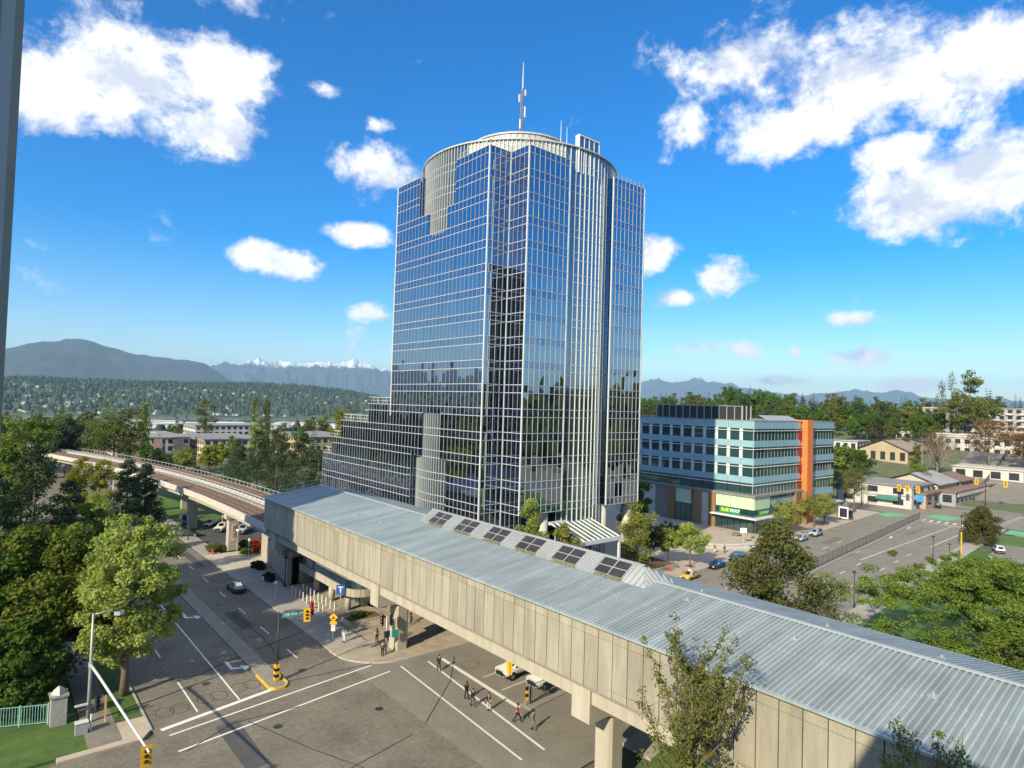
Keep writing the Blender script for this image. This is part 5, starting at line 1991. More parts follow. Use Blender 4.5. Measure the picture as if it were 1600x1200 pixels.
def tree_meshes(kind, h, r, seed, lod=1.0):
    """two meshes, trunk and crown, for one tree"""
    rng = np.random.default_rng(seed)
    mb = MB()
    bark = 'bark'
    if kind in ('pine', 'conifer', 'cedar'):
        cl = []
        if kind == 'pine':
            nw = int(13 * lod ** 0.5) + 4
            for i in range(nw):
                f = (i + 0.5) / nw
                z = h * (0.16 + 0.82 * f)
                R = r * (1.05 * (1 - f) ** 0.55) * rng.uniform(0.75, 1.1)
                for b in range(max(3, int(7 * (1 - f * 0.6)))):
                    t = rng.uniform(0, 2 * pi)
                    q = R * rng.uniform(0.45, 1.0)
                    s = r * rng.uniform(0.26, 0.42) * (1.1 - 0.5 * f)
                    cl.append((q * cos(t), q * sin(t), z + rng.uniform(-0.3, 0.3), s, s, s * 0.6))
            V, F, T = leaves(cl, max(6, int(125 * lod)), 0.26 if lod > 0.5 else 0.55, rng, up=0.5, outw=0.8, aspect=0.4)
        elif kind == 'cedar':
            nw = 16
            for i in range(nw):
                f = (i + 0.5) / nw
                z = h * (0.14 + 0.84 * f)
                R = r * (sin(min(1, 0.25 + f * 0.9) * pi * 0.92) ** 0.6 if f < 0.45 else (1 - (f - 0.45) / 0.58) ** 0.75) * rng.uniform(0.85, 1.1)
                for b in range(max(4, int(11 * (1 - f * 0.6)))):
                    t = rng.uniform(0, 2 * pi)
                    q = R * rng.uniform(0.35, 1.0)
                    s = r * rng.uniform(0.2, 0.32)
                    cl.append((q * cos(t), q * sin(t), z + rng.uniform(-0.4, 0.4), s, s, s * 0.75))
            V, F, T = leaves(cl, int(190 * lod), 0.22, rng, up=0.45, outw=0.8, aspect=0.5)
        else:
            nw = 15
            Vs, Ts = [], []
            for i in range(nw):
                f = (i + 0.3) / nw
                z = h * (0.1 + 0.9 * f)
                R = r * (1 - f) ** 0.85 + 0.15
                nb = 8 if f < 0.7 else 5
                t0 = rng.uniform(0, 6)
                for b in range(nb):
                    t = t0 + 2 * pi * b / nb + rng.uniform(-0.3, 0.3)
                    q = R * rng.uniform(0.65, 1.15)
                    dr = Vector((cos(t), sin(t), -0.28 * rng.uniform(0.3, 1.4)))
                    sd = Vector((-sin(t), cos(t), 0))
                    for w, a, e in ((0.3, 0.1, 0.62), (0.2, 0.5, 1.0)):
                        p0 = Vector((0, 0, z)) + dr * q * a
                        p1 = Vector((0, 0, z)) + dr * q * e
                        w_ = q * w
                        Vs += [p0 + Vector((0, 0, 0.1)), (p0 + p1) / 2 + sd * w_, p1, (p0 + p1) / 2 - sd * w_ + Vector((0, 0, rng.uniform(-.5, .3)))]
                        Ts += [rng.random()] * 4
            V = np.array([tuple(v) for v in Vs])
            F = np.arange(len(V)).reshape(-1, 4)
            T = np.array(Ts)
        mb.tube([(0, 0, 0), (0.05, 0, h * 0.5), (0, 0, h * 0.97)], [max(0.14, h * 0.016), h * 0.009, 0.03], 7)
        if kind != 'conifer':
            for c in cl[::3]:
                mb.tube([(0, 0, c[2] - 0.25), (c[0], c[1], c[2])], [0.06, 0.025], 4)
    elif kind == 'poplar':
        cl = []
        for i in range(34):
            f = (i + 0.5) / 34
            z = h * (0.1 + 0.88 * f)
            R = r * (sin(pi * (0.12 + 0.84 * f)) ** 0.7)
            t = rng.uniform(0, 2 * pi)
            q = R * rng.uniform(0.1, 0.75)
            s = r * rng.uniform(0.32, 0.5)
            cl.append((q * cos(t), q * sin(t), z, s, s, s * 1.7))
        V, F, T = leaves(cl, max(10, int(60 * lod)), 0.4, rng, up=0.5)
        limbs(mb, cl, h, 0.3, rng, 8)
    elif kind == 'young':
        # many upright twigs with few leaves: the sky and the wall show through
        cl = []
        mb.tube([(0, 0, 0), (0.15, 0.1, h * 0.35), (0.05, 0, h * 0.6), (0.1, 0.1, h * 0.8)], [0.2, 0.15, 0.08, 0.02], 7)
        for b in range(46):
            zb = h * (0.18 + 0.62 * rng.random())
            t = rng.uniform(0, 2 * pi)
            R = r * (1 - ((zb / h - 0.42) / 0.6) ** 2) * rng.uniform(0.5, 1.05)
            zt = min(h * (0.99 - 0.12 * R / r), zb + R * rng.uniform(1.0, 1.8))
            mid = (R * 0.6 * cos(t), R * 0.6 * sin(t), zb + (zt - zb) * 0.35)
            tip = (R * cos(t + 0.1), R * sin(t + 0.1), zt)
            mb.tube([(0, 0, zb), mid, tip], [0.06, 0.04, 0.012], 4)
            for q in range(7):
                f = (q + 1) / 7
                a, bb = ((0, 0, zb), mid) if f < 0.5 else (mid, tip)
                g = f * 2 if f < 0.5 else f * 2 - 1
                p = [a[i] + (bb[i] - a[i]) * g for i in range(3)]
                s = 0.42 * rng.uniform(0.6, 1.2)
                cl.append((p[0], p[1], p[2], s, s, s))
                if rng.random() < 0.6:
                    e = (p[0] + rng.normal() * 0.5, p[1] + rng.normal() * 0.5, p[2] + rng.uniform(0.3, 0.9))
                    mb.tube([p, e], [0.018, 0.006], 3)
        V, F, T = leaves(cl, 36, 0.1, rng, up=0.2, aspect=0.55)
        bark = 'bark'
    elif kind == 'locust':
        cl = []
        for b in range(50):
            t = rng.uniform(0, 2 * pi)
            R = r * rng.uniform(0.15, 1.0)
            z = h * (0.98 - 0.46 * (R / r) ** 2) - rng.uniform(0, 0.3) * h
            for q in range(7):
                rr = r * 0.3
                s = rng.uniform(0.7, 1.5)
                cl.append((R * cos(t) + rng.normal() * rr * 0.75, R * sin(t) + rng.normal() * rr * 0.75, z + rng.normal() * 0.35, s, s, s * 0.5))
        V, F, T = leaves(cl, int(170 * lod), 0.17, rng, up=0.7, outw=0.4, aspect=0.5)
        for t in np.linspace(0, 2 * pi, 8)[:-1]:
            t += rng.uniform(-0.3, 0.3)
            R = r * rng.uniform(0.6, 0.9)
            p1 = (R * 0.35 * cos(t), R * 0.35 * sin(t), h * 0.5)
            p2 = (R * 0.75 * cos(t + 0.1), R * 0.75 * sin(t + 0.1), h * 0.68)
            p3 = (R * cos(t), R * sin(t), h * 0.74)
            mb.tube([(0, 0, h * 0.16), p1, p2, p3], [0.2, 0.14, 0.08, 0.03], 6)
            for q in range(4):
                a = rng.uniform(-0.5, 0.5)
                mb.tube([p1, (R * 0.8 * cos(t + a), R * 0.8 * sin(t + a), h * rng.uniform(0.62, 0.85))], [0.07, 0.02], 4)
        mb.tube([(0, 0, 0), (0.1, 0, h * 0.1), (0, 0.1, h * 0.24)], [0.4, 0.32, 0.25], 9)
    elif kind == 'bare':
        # mostly twigs with a haze of brown buds
        cl = []
        mb.tube([(0, 0, 0), (0, 0, h * 0.3), (0.2, 0, h * 0.6)], [0.5, 0.38, 0.15], 8)
        for b in range(60):
            zb = h * rng.uniform(0.16, 0.5)
            t = rng.uniform(0, 2 * pi)
            R = r * rng.uniform(0.25, 0.95)
            zt = h * (1.0 - 0.25 * (R / r) ** 2) * rng.uniform(0.8, 1.0)
            mid = (R * 0.5 * cos(t), R * 0.5 * sin(t), zb + (zt - zb) * 0.35)
            tip = (R * cos(t), R * sin(t), zt)
            mb.tube([(0, 0, zb), mid, tip], [0.13, 0.09, 0.03], 4)
            for f in (0.3, 0.5, 0.7, 0.9):
                p = [mid[i] + (tip[i] - mid[i]) * f for i in range(3)]
                e = (p[0] + rng.normal() * 1.2, p[1] + rng.normal() * 1.2, p[2] + rng.uniform(0.6, 2.2))
                mb.tube([p, e], [0.05, 0.02], 3)
                cl.append((*e, 1.0, 1.0, 1.3))
        V, F, T = leaves(cl, 16, 0.2, rng, aspect=0.4)
        bark = 'bark_pale'
    else:
        z0 = {'dense': 0.03, 'lime': 0.13, 'street': 0.30, 'bush': 0.0, 'column': 0.1}.get(kind, 0.2) * h
        k = {'dense': 95, 'lime': 170, 'street': 40, 'bush': 18, 'column': 46}.get(kind, 46)
        cr = {'dense': 0.26, 'lime': 0.165, 'street': 0.26, 'bush': 0.38, 'column': 0.34}.get(kind, 0.27) * r
        if lod < 0.5:
            k = int(k * 0.7)
        cl = broad_clumps(rng, h, r, z0, k, cr)
        per = {'dense': 330, 'lime': 200, 'street': 210, 'bush': 200, 'column': 170}.get(kind, 200)
        lf = {'dense': 0.24, 'lime': 0.19, 'street': 0.17, 'bush': 0.12, 'column': 0.17}.get(kind, 0.3)
        if lod < 0.5:
            lf *= 1.9
        V, F, T = leaves(cl, max(12, int(per * lod)), lf, rng, up=0.45)
        if kind != 'bush':
            limbs(mb, cl, h, max(0.1, min(0.42, h * 0.02)), rng, 16 if lod > 0.5 else 8)
    return mb, V, F, T, bark


def plant_tree(name, label, x, y, h, r, kind, leafm, seed, z=None, lod=1.0, group=None, rz=0.0):
    z = (terrain(x, y) - 0.1) if z is None else z
    t = thing(name, label, 'tree', (x, y, z), rz, group)
    mb, V, F, T, bark = tree_meshes(kind, h, r, seed, lod)
    if mb.v:
        mb.build('trunk', bark, t, smooth=True, world=False)
    link('crown', np_mesh('crown', V, F, leafm, tint=T), t)
    return t


# --- left foreground
plant_tree('lime_tree', 'big yellow-green leafy tree at the left kerb, sunlit', 12.1, 72.2, 18.8, 6.3, 'lime', 'leaf_lime', 1)
plant_tree('broadleaf_tree', 'dense dark green tree behind the stone gate pillar', 6.6, 79.0, 16.6, 6.4, 'dense', 'leaf_bright', 2)
plant_tree('broadleaf_tree', 'dense dark green tree at the left picture edge above the railing', 1.6, 82.0, 16.8, 6.2, 'dense', 'leaf_green', 3)
plant_tree('broadleaf_tree', 'low dark green tree filling the gap behind the railing', 3.4, 75.5, 9.0, 4.4, 'dense', 'leaf_green', 4)
plant_tree('broadleaf_tree', 'thin yellow-green tree between the dark trees and the road', 12.0, 99.3, 16.5, 3.8, 'lime', 'leaf_bright', 5, lod=0.7)
plant_tree('pine_tree', 'tallest dark blue-green pine at the left edge', 6.5, 112.0, 22.6, 5.8, 'pine', 'leaf_pine', 6)
plant_tree('pine_tree', 'dark pine right of the tallest left-edge pine', 10.7, 112.8, 17.0, 4.6, 'pine', 'leaf_pine', 7)
plant_tree('pine_tree', 'dark pine low at the very left edge', 2.6, 106.5, 18.4, 5.0, 'pine', 'leaf_pine', 8)
plant_tree('broadleaf_tree', 'tall bright green tree at the left edge before the hill', 7.3, 161.2, 26.5, 6.2, 'broad', 'leaf_bright', 9)
plant_tree('broadleaf_tree', 'shorter bright green tree behind the left window frame', 3.6, 172.0, 22.9, 5.0, 'broad', 'leaf_bright', 10)
plant_tree('birch_tree', 'slim yellow-green birch in front of the far guideway bend', 15.2, 149.4, 20.0, 3.0, 'column', 'leaf_yellow', 11)
plant_tree('birch_tree', 'slim yellow-green birch right of the other birch', 18.7, 147.2, 18.8, 2.8, 'column', 'leaf_yellow', 12)
plant_tree('birch_tree', 'short yellow-green birch below the two tall birches', 16.5, 132.0, 13.0, 3.2, 'column', 'leaf_lime', 13)
plant_tree('pine_tree', 'dark pine left of the guideway, left one of the pair', 24.1, 150.7, 16.5, 4.2, 'pine', 'leaf_pine', 14)
plant_tree('pine_tree', 'dark pine left of the guideway, right one of the pair', 28.0, 153.9, 15.1, 3.8, 'pine', 'leaf_pine', 15)
# --- beyond the guideway
plant_tree('broadleaf_tree', 'wide olive tree with twin crown beyond the guideway bend', 34.1, 261.9, 27.7, 8.6, 'broad', 'leaf_olive', 16, lod=0.6)
plant_tree('broadleaf_tree', 'narrow olive tree touching the wide olive crown', 41.5, 259.3, 26.6, 5.5, 'broad', 'leaf_olive', 17, lod=0.6)
plant_tree('round_tree', 'dark round tree left of the wide olive tree', 16.6, 262.8, 21.0, 6.0, 'broad', 'leaf_dark', 18, lod=0.6)
plant_tree('round_tree', 'dark round tree beside the wide olive tree', 24.0, 268.2, 21.7, 5.6, 'broad', 'leaf_dark', 19, lod=0.6)
plant_tree('poplar_tree', 'single slim poplar rising over the cream apartments', 55.8, 312.0, 26.0, 3.6, 'poplar', 'leaf_bright', 20)
plant_tree('broadleaf_tree', 'olive tree behind the right end of the cream apartments', 95.2, 372.1, 30.0, 6.5, 'broad', 'leaf_olive', 21, lod=0.5)
plant_tree('poplar_tree', 'left one of two poplars side by side in the middle distance', 112.8, 345.4, 29.5, 4.0, 'poplar', 'leaf_olive', 22)
plant_tree('poplar_tree', 'right one of two poplars side by side in the middle distance', 118.4, 344.1, 29.0, 3.6, 'poplar', 'leaf_olive', 23)
for k, (x, y, h, r, what) in enumerate(((64.6, 193.9, 20.2, 5.6, 'back left pine of the dark clump left of the glass podium'), (63.4, 174.4, 21.5, 6.2, 'tallest pine of the dark clump left of the glass podium'), (64.8, 161.9, 18.4, 6.4, 'front pine of the dark clump, nearest the station roof'), (62.6, 205.5, 16.8, 4.9, 'leftmost low pine of the dark clump beyond the guideway'), (68.3, 157.8, 16.8, 4.4, 'rightmost pine of the dark clump touching the glass podium'))):
    plant_tree('pine_tree', what, x, y, h, r, 'pine', 'leaf_pine', 24 + k, lod=0.8)
for k, (x, y, h, r, lf, what) in enumerate(((52.6, 264.1, 8.4, 5.3, 'leaf_lime', 'leftmost low lime-green street tree before the cream apartments'), (58.5, 256.7, 10.0, 4.7, 'leaf_lime', 'second lime-green street tree before the cream apartments'), (64.9, 247.1, 12.1, 4.2, 'leaf_yellow', 'yellowest street tree before the cream apartments'), (74.5, 266.1, 11.5, 4.1, 'leaf_yellow', 'yellow-green street tree at the right end of the cream apartments'), (78.8, 264.1, 11.0, 3.6, 'leaf_lime', 'small lime street tree just right of the cream apartments'), (95.0, 285.0, 17.6, 5.1, 'leaf_lime', 'taller lime tree behind the dark pine clump'), (109.5, 295.2, 14.4, 4.2, 'leaf_lime', 'lime tree between the pine clump and the sand apartments'), (133.7, 285.4, 28.5, 5.6, 'leaf_yellow', 'tall yellow-green tree left of the stepped podium'), (133.9, 268.7, 22.6, 4.1, 'leaf_yellow', 'yellow-green tree half hidden by the podium railing'))):
    plant_tree('street_tree', what, x, y, h, r, 'broad', lf, 30 + k, lod=0.5)
# --- forecourt and boulevard
plant_tree('street_tree', 'airy yellow-green tree against the tower left of the round column', 65.2, 71.6, 15.6, 3.3, 'street', 'leaf_lime', 40)
plant_tree('street_tree', 'upright light green tree right of the airy one, behind the skylights', 72.2, 70.6, 12.4, 2.7, 'column', 'leaf_lime', 41)
plant_tree('street_tree', 'full light green tree before the right corner of the tower', 91.5, 72.0, 13.5, 3.7, 'column', 'leaf_lime', 42)
plant_tree('street_tree', 'thin grey-green tree right of the full light green one', 97.0, 73.0, 9.0, 2.3, 'street', 'leaf_grey', 43, lod=0.5)
plant_tree('street_tree', 'dark green tree behind the right corner of the tower', 110.0, 87.5, 15.0, 4.0, 'broad', 'leaf_green', 44)
plant_tree('street_tree', 'street tree behind the yellow taxi', 104.4, 69.3, 8.4, 3.5, 'street', 'leaf_lime', 45)
plant_tree('street_tree', 'street tree left of the one behind the taxi', 102.0, 72.6, 8.2, 3.1, 'street', 'leaf_lime', 46)
plant_tree('cedar_tree', 'big olive-dark conifer hiding the parked cars beside the station roof', 75.4, 37.4, 16.4, 6.2, 'cedar', 'leaf_cedar', 47)
plant_tree('locust_tree', 'wide spreading feathery green tree at the lower right', 92.0, 19.5, 14.0, 12.8, 'locust', 'leaf_bright', 48)
plant_tree('locust_tree', 'darker spreading tree at the right picture edge', 108.0, 12.0, 12.5, 9.5, 'locust', 'leaf_green', 49, lod=0.8)
plant_tree('locust_tree', 'spreading tree whose crown meets the station roof at the right', 79.0, 10.0, 10.5, 9.0, 'locust', 'leaf_bright', 50, lod=0.8)
plant_tree('cedar_tree', 'round clipped cedar by the car park entrance', 183.5, 41.9, 8.6, 4.3, 'cedar', 'leaf_cedar', 51, z=0.05, lod=0.7)
plant_tree('young_tree', 'half-bare young tree in front of the station wall at bottom', 32.6, 21.3, 18.9, 3.5, 'young', 'leaf_olive', 52)
plant_tree('young_tree', 'top of a young tree rising at the bottom right edge', 32.2, 9.2, 17.4, 2.6, 'young', 'leaf_olive', 53)
for k, (x, y, h, r, what) in enumerate(((152.8, 73.4, 8.7, 4.3, 'small street tree behind the silver parked cars'), (168.3, 74.6, 8.5, 3.7, 'small street tree in front of the orange pillar'), (176.8, 75.5, 8.6, 3.5, 'small street tree right of the orange pillar'), (204.6, 78.6, 14.9, 5.4, 'street tree at the far corner past the teal block'), (222.8, 91.0, 12.0, 5.4, 'street tree left of the white corner shop front'), (236.1, 92.0, 10.4, 5.0, 'street tree in front of the white corner shop'))):
    plant_tree('street_tree', what, x, y, h, r, 'street', 'leaf_olive' if k > 2 else 'leaf_lime', 54 + k, lod=0.6)
plant_tree('street_tree', 'bright green round street tree at the far crossing', 259.4, 78.0, 12.3, 5.0, 'street', 'leaf_bright', 60, lod=0.6)
plant_tree('bare_tree', 'tall bare twiggy tree in front of the long shop row', 289.2, 80.5, 20.6, 7.4, 'bare', 'leaf_brown', 61)
plant_tree('rust_tree', 'big rust-brown tree near the right edge up the boulevard', 322.1, 71.0, 21.8, 10.4, 'broad', 'leaf_brown', 62, lod=0.5)
plant_tree('rust_tree', 'rust-brown tree at the right picture edge up the boulevard', 322.1, 58.5, 18.3, 7.8, 'broad', 'leaf_brown', 63, lod=0.5)
for k, (pxc, d, h, r, kind, lf, what) in enumerate((
        (1315, 288, 15, 7.0, 'broad', 'leaf_bright', 'bright green tree between the teal block and the metal shed'),
        (1345, 300, 12, 6.0, 'broad', 'leaf_green', 'mid green tree left of the metal shed'),
        (1487, 425, 33, 3.6, 'poplar', 'leaf_olive', 'tallest narrow poplar on the rise'),
        (1471, 425, 28, 3.6, 'poplar', 'leaf_olive', 'shorter narrow poplar left of the tallest'),
        (1515, 418, 33, 9.0, 'broad', 'leaf_olive', 'broad olive tree right of the poplars'),
        (1500, 405, 20, 9.0, 'broad', 'leaf_olive', 'olive tree at the foot of the poplars'),
        (1536, 400, 21, 8.5, 'broad', 'leaf_olive', 'olive tree hiding part of the grey apartments'),
        (1400, 420, 13, 8.0, 'broad', 'leaf_green', 'leftmost dark green hedge tree below the pale apartments'),
        (1428, 415, 12, 8.0, 'broad', 'leaf_green', 'middle dark green hedge tree below the pale apartments'),
        (1460, 410, 12, 7.5, 'broad', 'leaf_green', 'right dark green hedge tree below the poplars'),
        (1316, 400, 10, 5.5, 'broad', 'leaf_yellow', 'yellowish round tree above the teal block roof'),
        (1388, 395, 9, 5.0, 'broad', 'leaf_yellow', 'yellowish small tree above the gabled hall'),
        (1430, 380, 8, 4.5, 'broad', 'leaf_yellow', 'yellowish small tree left of the power pole'))):
    x, y = east(pxc, d)
    plant_tree('far_tree', what, x, y, h, r, kind, lf, 70 + k, lod=0.4)

# --- the forest edge on the rise and the trees of the middle distance: copies of a few
protos = []
for k, (kind, lf, r) in enumerate((('conifer', 'leaf_dark', 0.22), ('conifer', 'leaf_pine', 0.26), ('conifer', 'leaf_dark', 0.30), ('broad', 'leaf_olive', 0.34), ('broad', 'leaf_green', 0.36), ('pine', 'leaf_pine', 0.25), ('conifer', 'leaf_pine', 0.2), ('broad', 'leaf_grey', 0.4))):
    H0 = 20.0
    mb, V, F, T, bark = tree_meshes(kind, H0, r * H0, 200 + k, 0.22)
    tm = mb.mesh('trunk', bark, True)
    protos.append((tm, np_mesh('crown', V, F, lf, tint=T)))


KINDS_ = ('dark conifer', 'grey-green conifer', 'wide dark conifer', 'olive broadleaf tree', 'green broadleaf tree', 'tufted pine', 'slim conifer', 'greyish broadleaf tree')


def copy_tree_at(name, label, group, x, y, h, which, z=None):
    label = KINDS_[which] + ' ' + label
    name = ('conifer_tree', 'conifer_tree', 'conifer_tree', 'broadleaf_tree', 'broadleaf_tree', 'pine_tree', 'conifer_tree', 'broadleaf_tree')[which]
    t = thing(name, label, 'tree', (x, y, (terrain(x, y) - 0.2) if z is None else z), NR.uniform(0, 6), group)
    s = h / 20.0
    t.scale = (s * NR.uniform(0.85, 1.2), s * NR.uniform(0.85, 1.2), s)
    link('trunk', protos[which][0], t)
    link('crown', protos[which][1], t)


for k in range(230):
    f = k / 229
    pxc = 985 + 680 * f + NR.uniform(-6, 6)
    d = NR.uniform(455, 600)
    x, y = east(pxc, d)
    top = NR.uniform(13, 24) + (6 if 1130 < pxc < 1200 or 1540 < pxc < 1560 else 0)
    w = int(NR.choice([0, 1, 2, 3, 4, 5, 6, 3, 0, 1]))
    copy_tree_at('forest_tree', 'in the forest edge on the rise behind the teal block', 'forest edge on the rise', x, y, top, w)
for k in range(120):
    pxc = NR.uniform(985, 1440)
    d = NR.uniform(360, 450)
    x, y = east(pxc, d)
    copy_tree_at('slope_tree', 'on the slope below the forest edge', 'trees on the slope below the forest', x, y, NR.uniform(9, 17), int(NR.choice([3, 4, 4, 7, 5])))
for k in range(46):
    pxc = NR.uniform(1395, 1610)
    d = NR.uniform(285, 420)
    x, y = east(pxc, d)
    if y < n_curb(x) + 8:
        continue
    copy_tree_at('yard_tree', 'among the shops and yards uphill at the right', 'trees among the shops uphill', x, y, NR.uniform(5, 11), int(NR.choice([3, 4, 7, 3])))
for k in range(190):
    pxc = NR.uniform(-10, 625)
    d = NR.uniform(290, 560)
    x, y = east(pxc, d)
    if (44 < x < 160 and 290 < y < 425) or (x < 50 and y < 300):
        continue
    copy_tree_at('lowland_tree', 'in the green belt between the apartments and the river flats', 'green belt before the river flats', x, y, NR.uniform(10, 20), int(NR.choice([0, 1, 2, 3, 4, 5, 7, 3])))
for k in range(26):
    pxc = NR.uniform(150, 520)
    x, y = 46 + NR.uniform(0, 90), NR.uniform(215, 290)
    copy_tree_at('park_tree', 'in the park right of the guideway', 'park trees right of the guideway', x, y, NR.uniform(5, 11), int(NR.choice([3, 4, 7])))

# --- bushes and hedges
def bush(label, x, y, r, h, lf, seed, sx=1.0, sy=1.0, name='shrub', rz=0):
    rng = np.random.default_rng(seed)
    cl = [(c[0] * sx, c[1] * sy, c[2], c[3], c[4], c[5]) for c in broad_clumps(rng, h, r, 0.0, int(16 * max(sx, sy)), 0.42 * r * 0.8)]
    V, F, T = leaves(cl, 170, 0.11, rng, up=0.5)
    t = thing(name, label, 'shrub', (x, y, 0.1), rz)
    link('foliage', np_mesh('foliage', V, F, lf, tint=T), t)
    mb = MB()
    for q in range(5):
        mb.tube([(0, 0, -0.1), (cl[q][0] * 0.8, cl[q][1] * 0.8, cl[q][2])], [0.05, 0.015], 4)
    mb.build('stem', 'bark', t, world=False)


bush('olive hedge mound round the foot of the PARK pillar', 35.6, 129.4, 1.6, 1.1, 'leaf_olive', 301, 1.3, 1.9)
bush('dark hedge behind the PARK pillar', 41.0, 129.5, 1.3, 1.3, 'leaf_green', 302, 1.6, 1.0)
bush('grass-green low shrub by the station service block', 39.8, 124.0, 1.2, 0.8, 'leaf_bright', 303, 1.3, 1.2)
leaf_mat('leaf_red', (0.35, 0.05, 0.01), (0.48, 0.09, 0.015), (0.58, 0.14, 0.03), 0.2)
bush('round orange-red shrub at the corner of the station block', 41.6, 123.0, 1.5, 3.4, 'leaf_red', 304)
bush('dark low hedge in the planting strip nearer the driveway', 38.4, 112.0, 1.1, 1.0, 'leaf_dark', 305, 1.0, 2.4)
bush('dark low hedge in the planting strip nearer the station columns', 37.2, 103.6, 1.0, 1.1, 'leaf_dark', 306, 1.0, 2.0)
bush('trimmed dark shrub in the planter below the station walkway', 40.6, 78.4, 1.0, 0.9, 'leaf_green', 307, 1.8, 0.9)
bush('mixed low shrubs at the foot of the full light green tree', 89.0, 70.5, 1.2, 1.4, 'leaf_olive', 308, 3.0, 1.2)
bush('yellow-green shrubs below the canopy edge', 80.0, 69.0, 1.1, 1.5, 'leaf_lime', 309, 2.6, 1.0)
bush('grey-green shrubs beside the forecourt planter', 98.5, 75.5, 1.2, 1.6, 'leaf_grey', 310, 2.2, 1.6)
bush('green shrubs before the blank podium wall', 128.0, 92.0, 1.6, 2.0, 'leaf_green', 311, 2.4, 3.0)
for k in range(5):
    bush(('dark hedge behind the teal railing, %s' % ('leftmost part', 'second part', 'middle part', 'fourth part', 'part next to the stone pillar')[k]), 0.2 + k * 1.5, 73.6 - k * 0.55, 1.0, 2.2, 'leaf_green', 320 + k, 1.2, 1.1, name='hedge')

# ================================================================== vehicles
CARS = {}


def car_paint(name, col, rough=0.25):
    if name not in MATS:
        M(name, col, rough, metal=0.15, var=0.0, spec=0.6, coat=0.6)
    return name


# stations: x from the front, half width, belt height, top height, half width at the top
SHAPES = {
    'sedan': dict(L=4.7, zb=0.28, wheels=(0.9, 3.6), wr=0.33, st=[(0, .62, .62, .64, .5), (.12, .80, .70, .74, .66), (1.15, .88, .86, .92, .74), (1.95, .90, .93, 1.36, .60), (2.5, .90, .95, 1.44, .60), (3.2, .90, .96, 1.41, .59), (3.95, .88, .97, 1.03, .70), (4.55, .82, .92, .96, .68), (4.7, .70, .72, .74, .56)], cab=(2, 6)),
    'suv': dict(L=4.75, zb=0.34, wheels=(0.92, 3.68), wr=0.37, st=[(0, .70, .72, .76, .58), (.12, .86, .86, .92, .72), (1.15, .92, 1.02, 1.08, .80), (1.85, .94, 1.08, 1.62, .66), (2.6, .94, 1.10, 1.72, .66), (3.6, .94, 1.12, 1.71, .66), (4.35, .93, 1.12, 1.60, .64), (4.68, .90, 1.02, 1.06, .78), (4.75, .80, .72, .76, .66)], cab=(2, 7)),
    'van': dict(L=5.1, zb=0.34, wheels=(0.95, 3.9), wr=0.36, st=[(0, .74, .78, .82, .62), (.15, .90, .98, 1.04, .78), (.8, .96, 1.12, 1.2, .84), (1.5, .97, 1.18, 1.86, .72), (2.4, .97, 1.2, 1.98, .72), (4.0, .97, 1.2, 1.98, .72), (4.85, .96, 1.2, 1.92, .72), (5.05, .95, 1.1, 1.14, .84), (5.1, .85, .8, .84, .7)], cab=(2, 7)),
    'pickup': dict(L=5.8, zb=0.5, wheels=(1.05, 4.55), wr=0.42, st=[(0, .80, .98, 1.02, .70), (.14, .96, 1.14, 1.18, .84), (1.45, 1.0, 1.22, 1.28, .88), (2.05, 1.01, 1.27, 1.82, .72), (2.7, 1.01, 1.28, 1.93, .72), (3.5, 1.01, 1.28, 1.91, .72), (3.85, 1.0, 1.28, 1.33, .92), (3.95, 1.0, 1.27, 1.30, .94), (5.7, 1.0, 1.27, 1.30, .94), (5.8, .96, 1.15, 1.18, .88)], cab=(2, 6)),
}


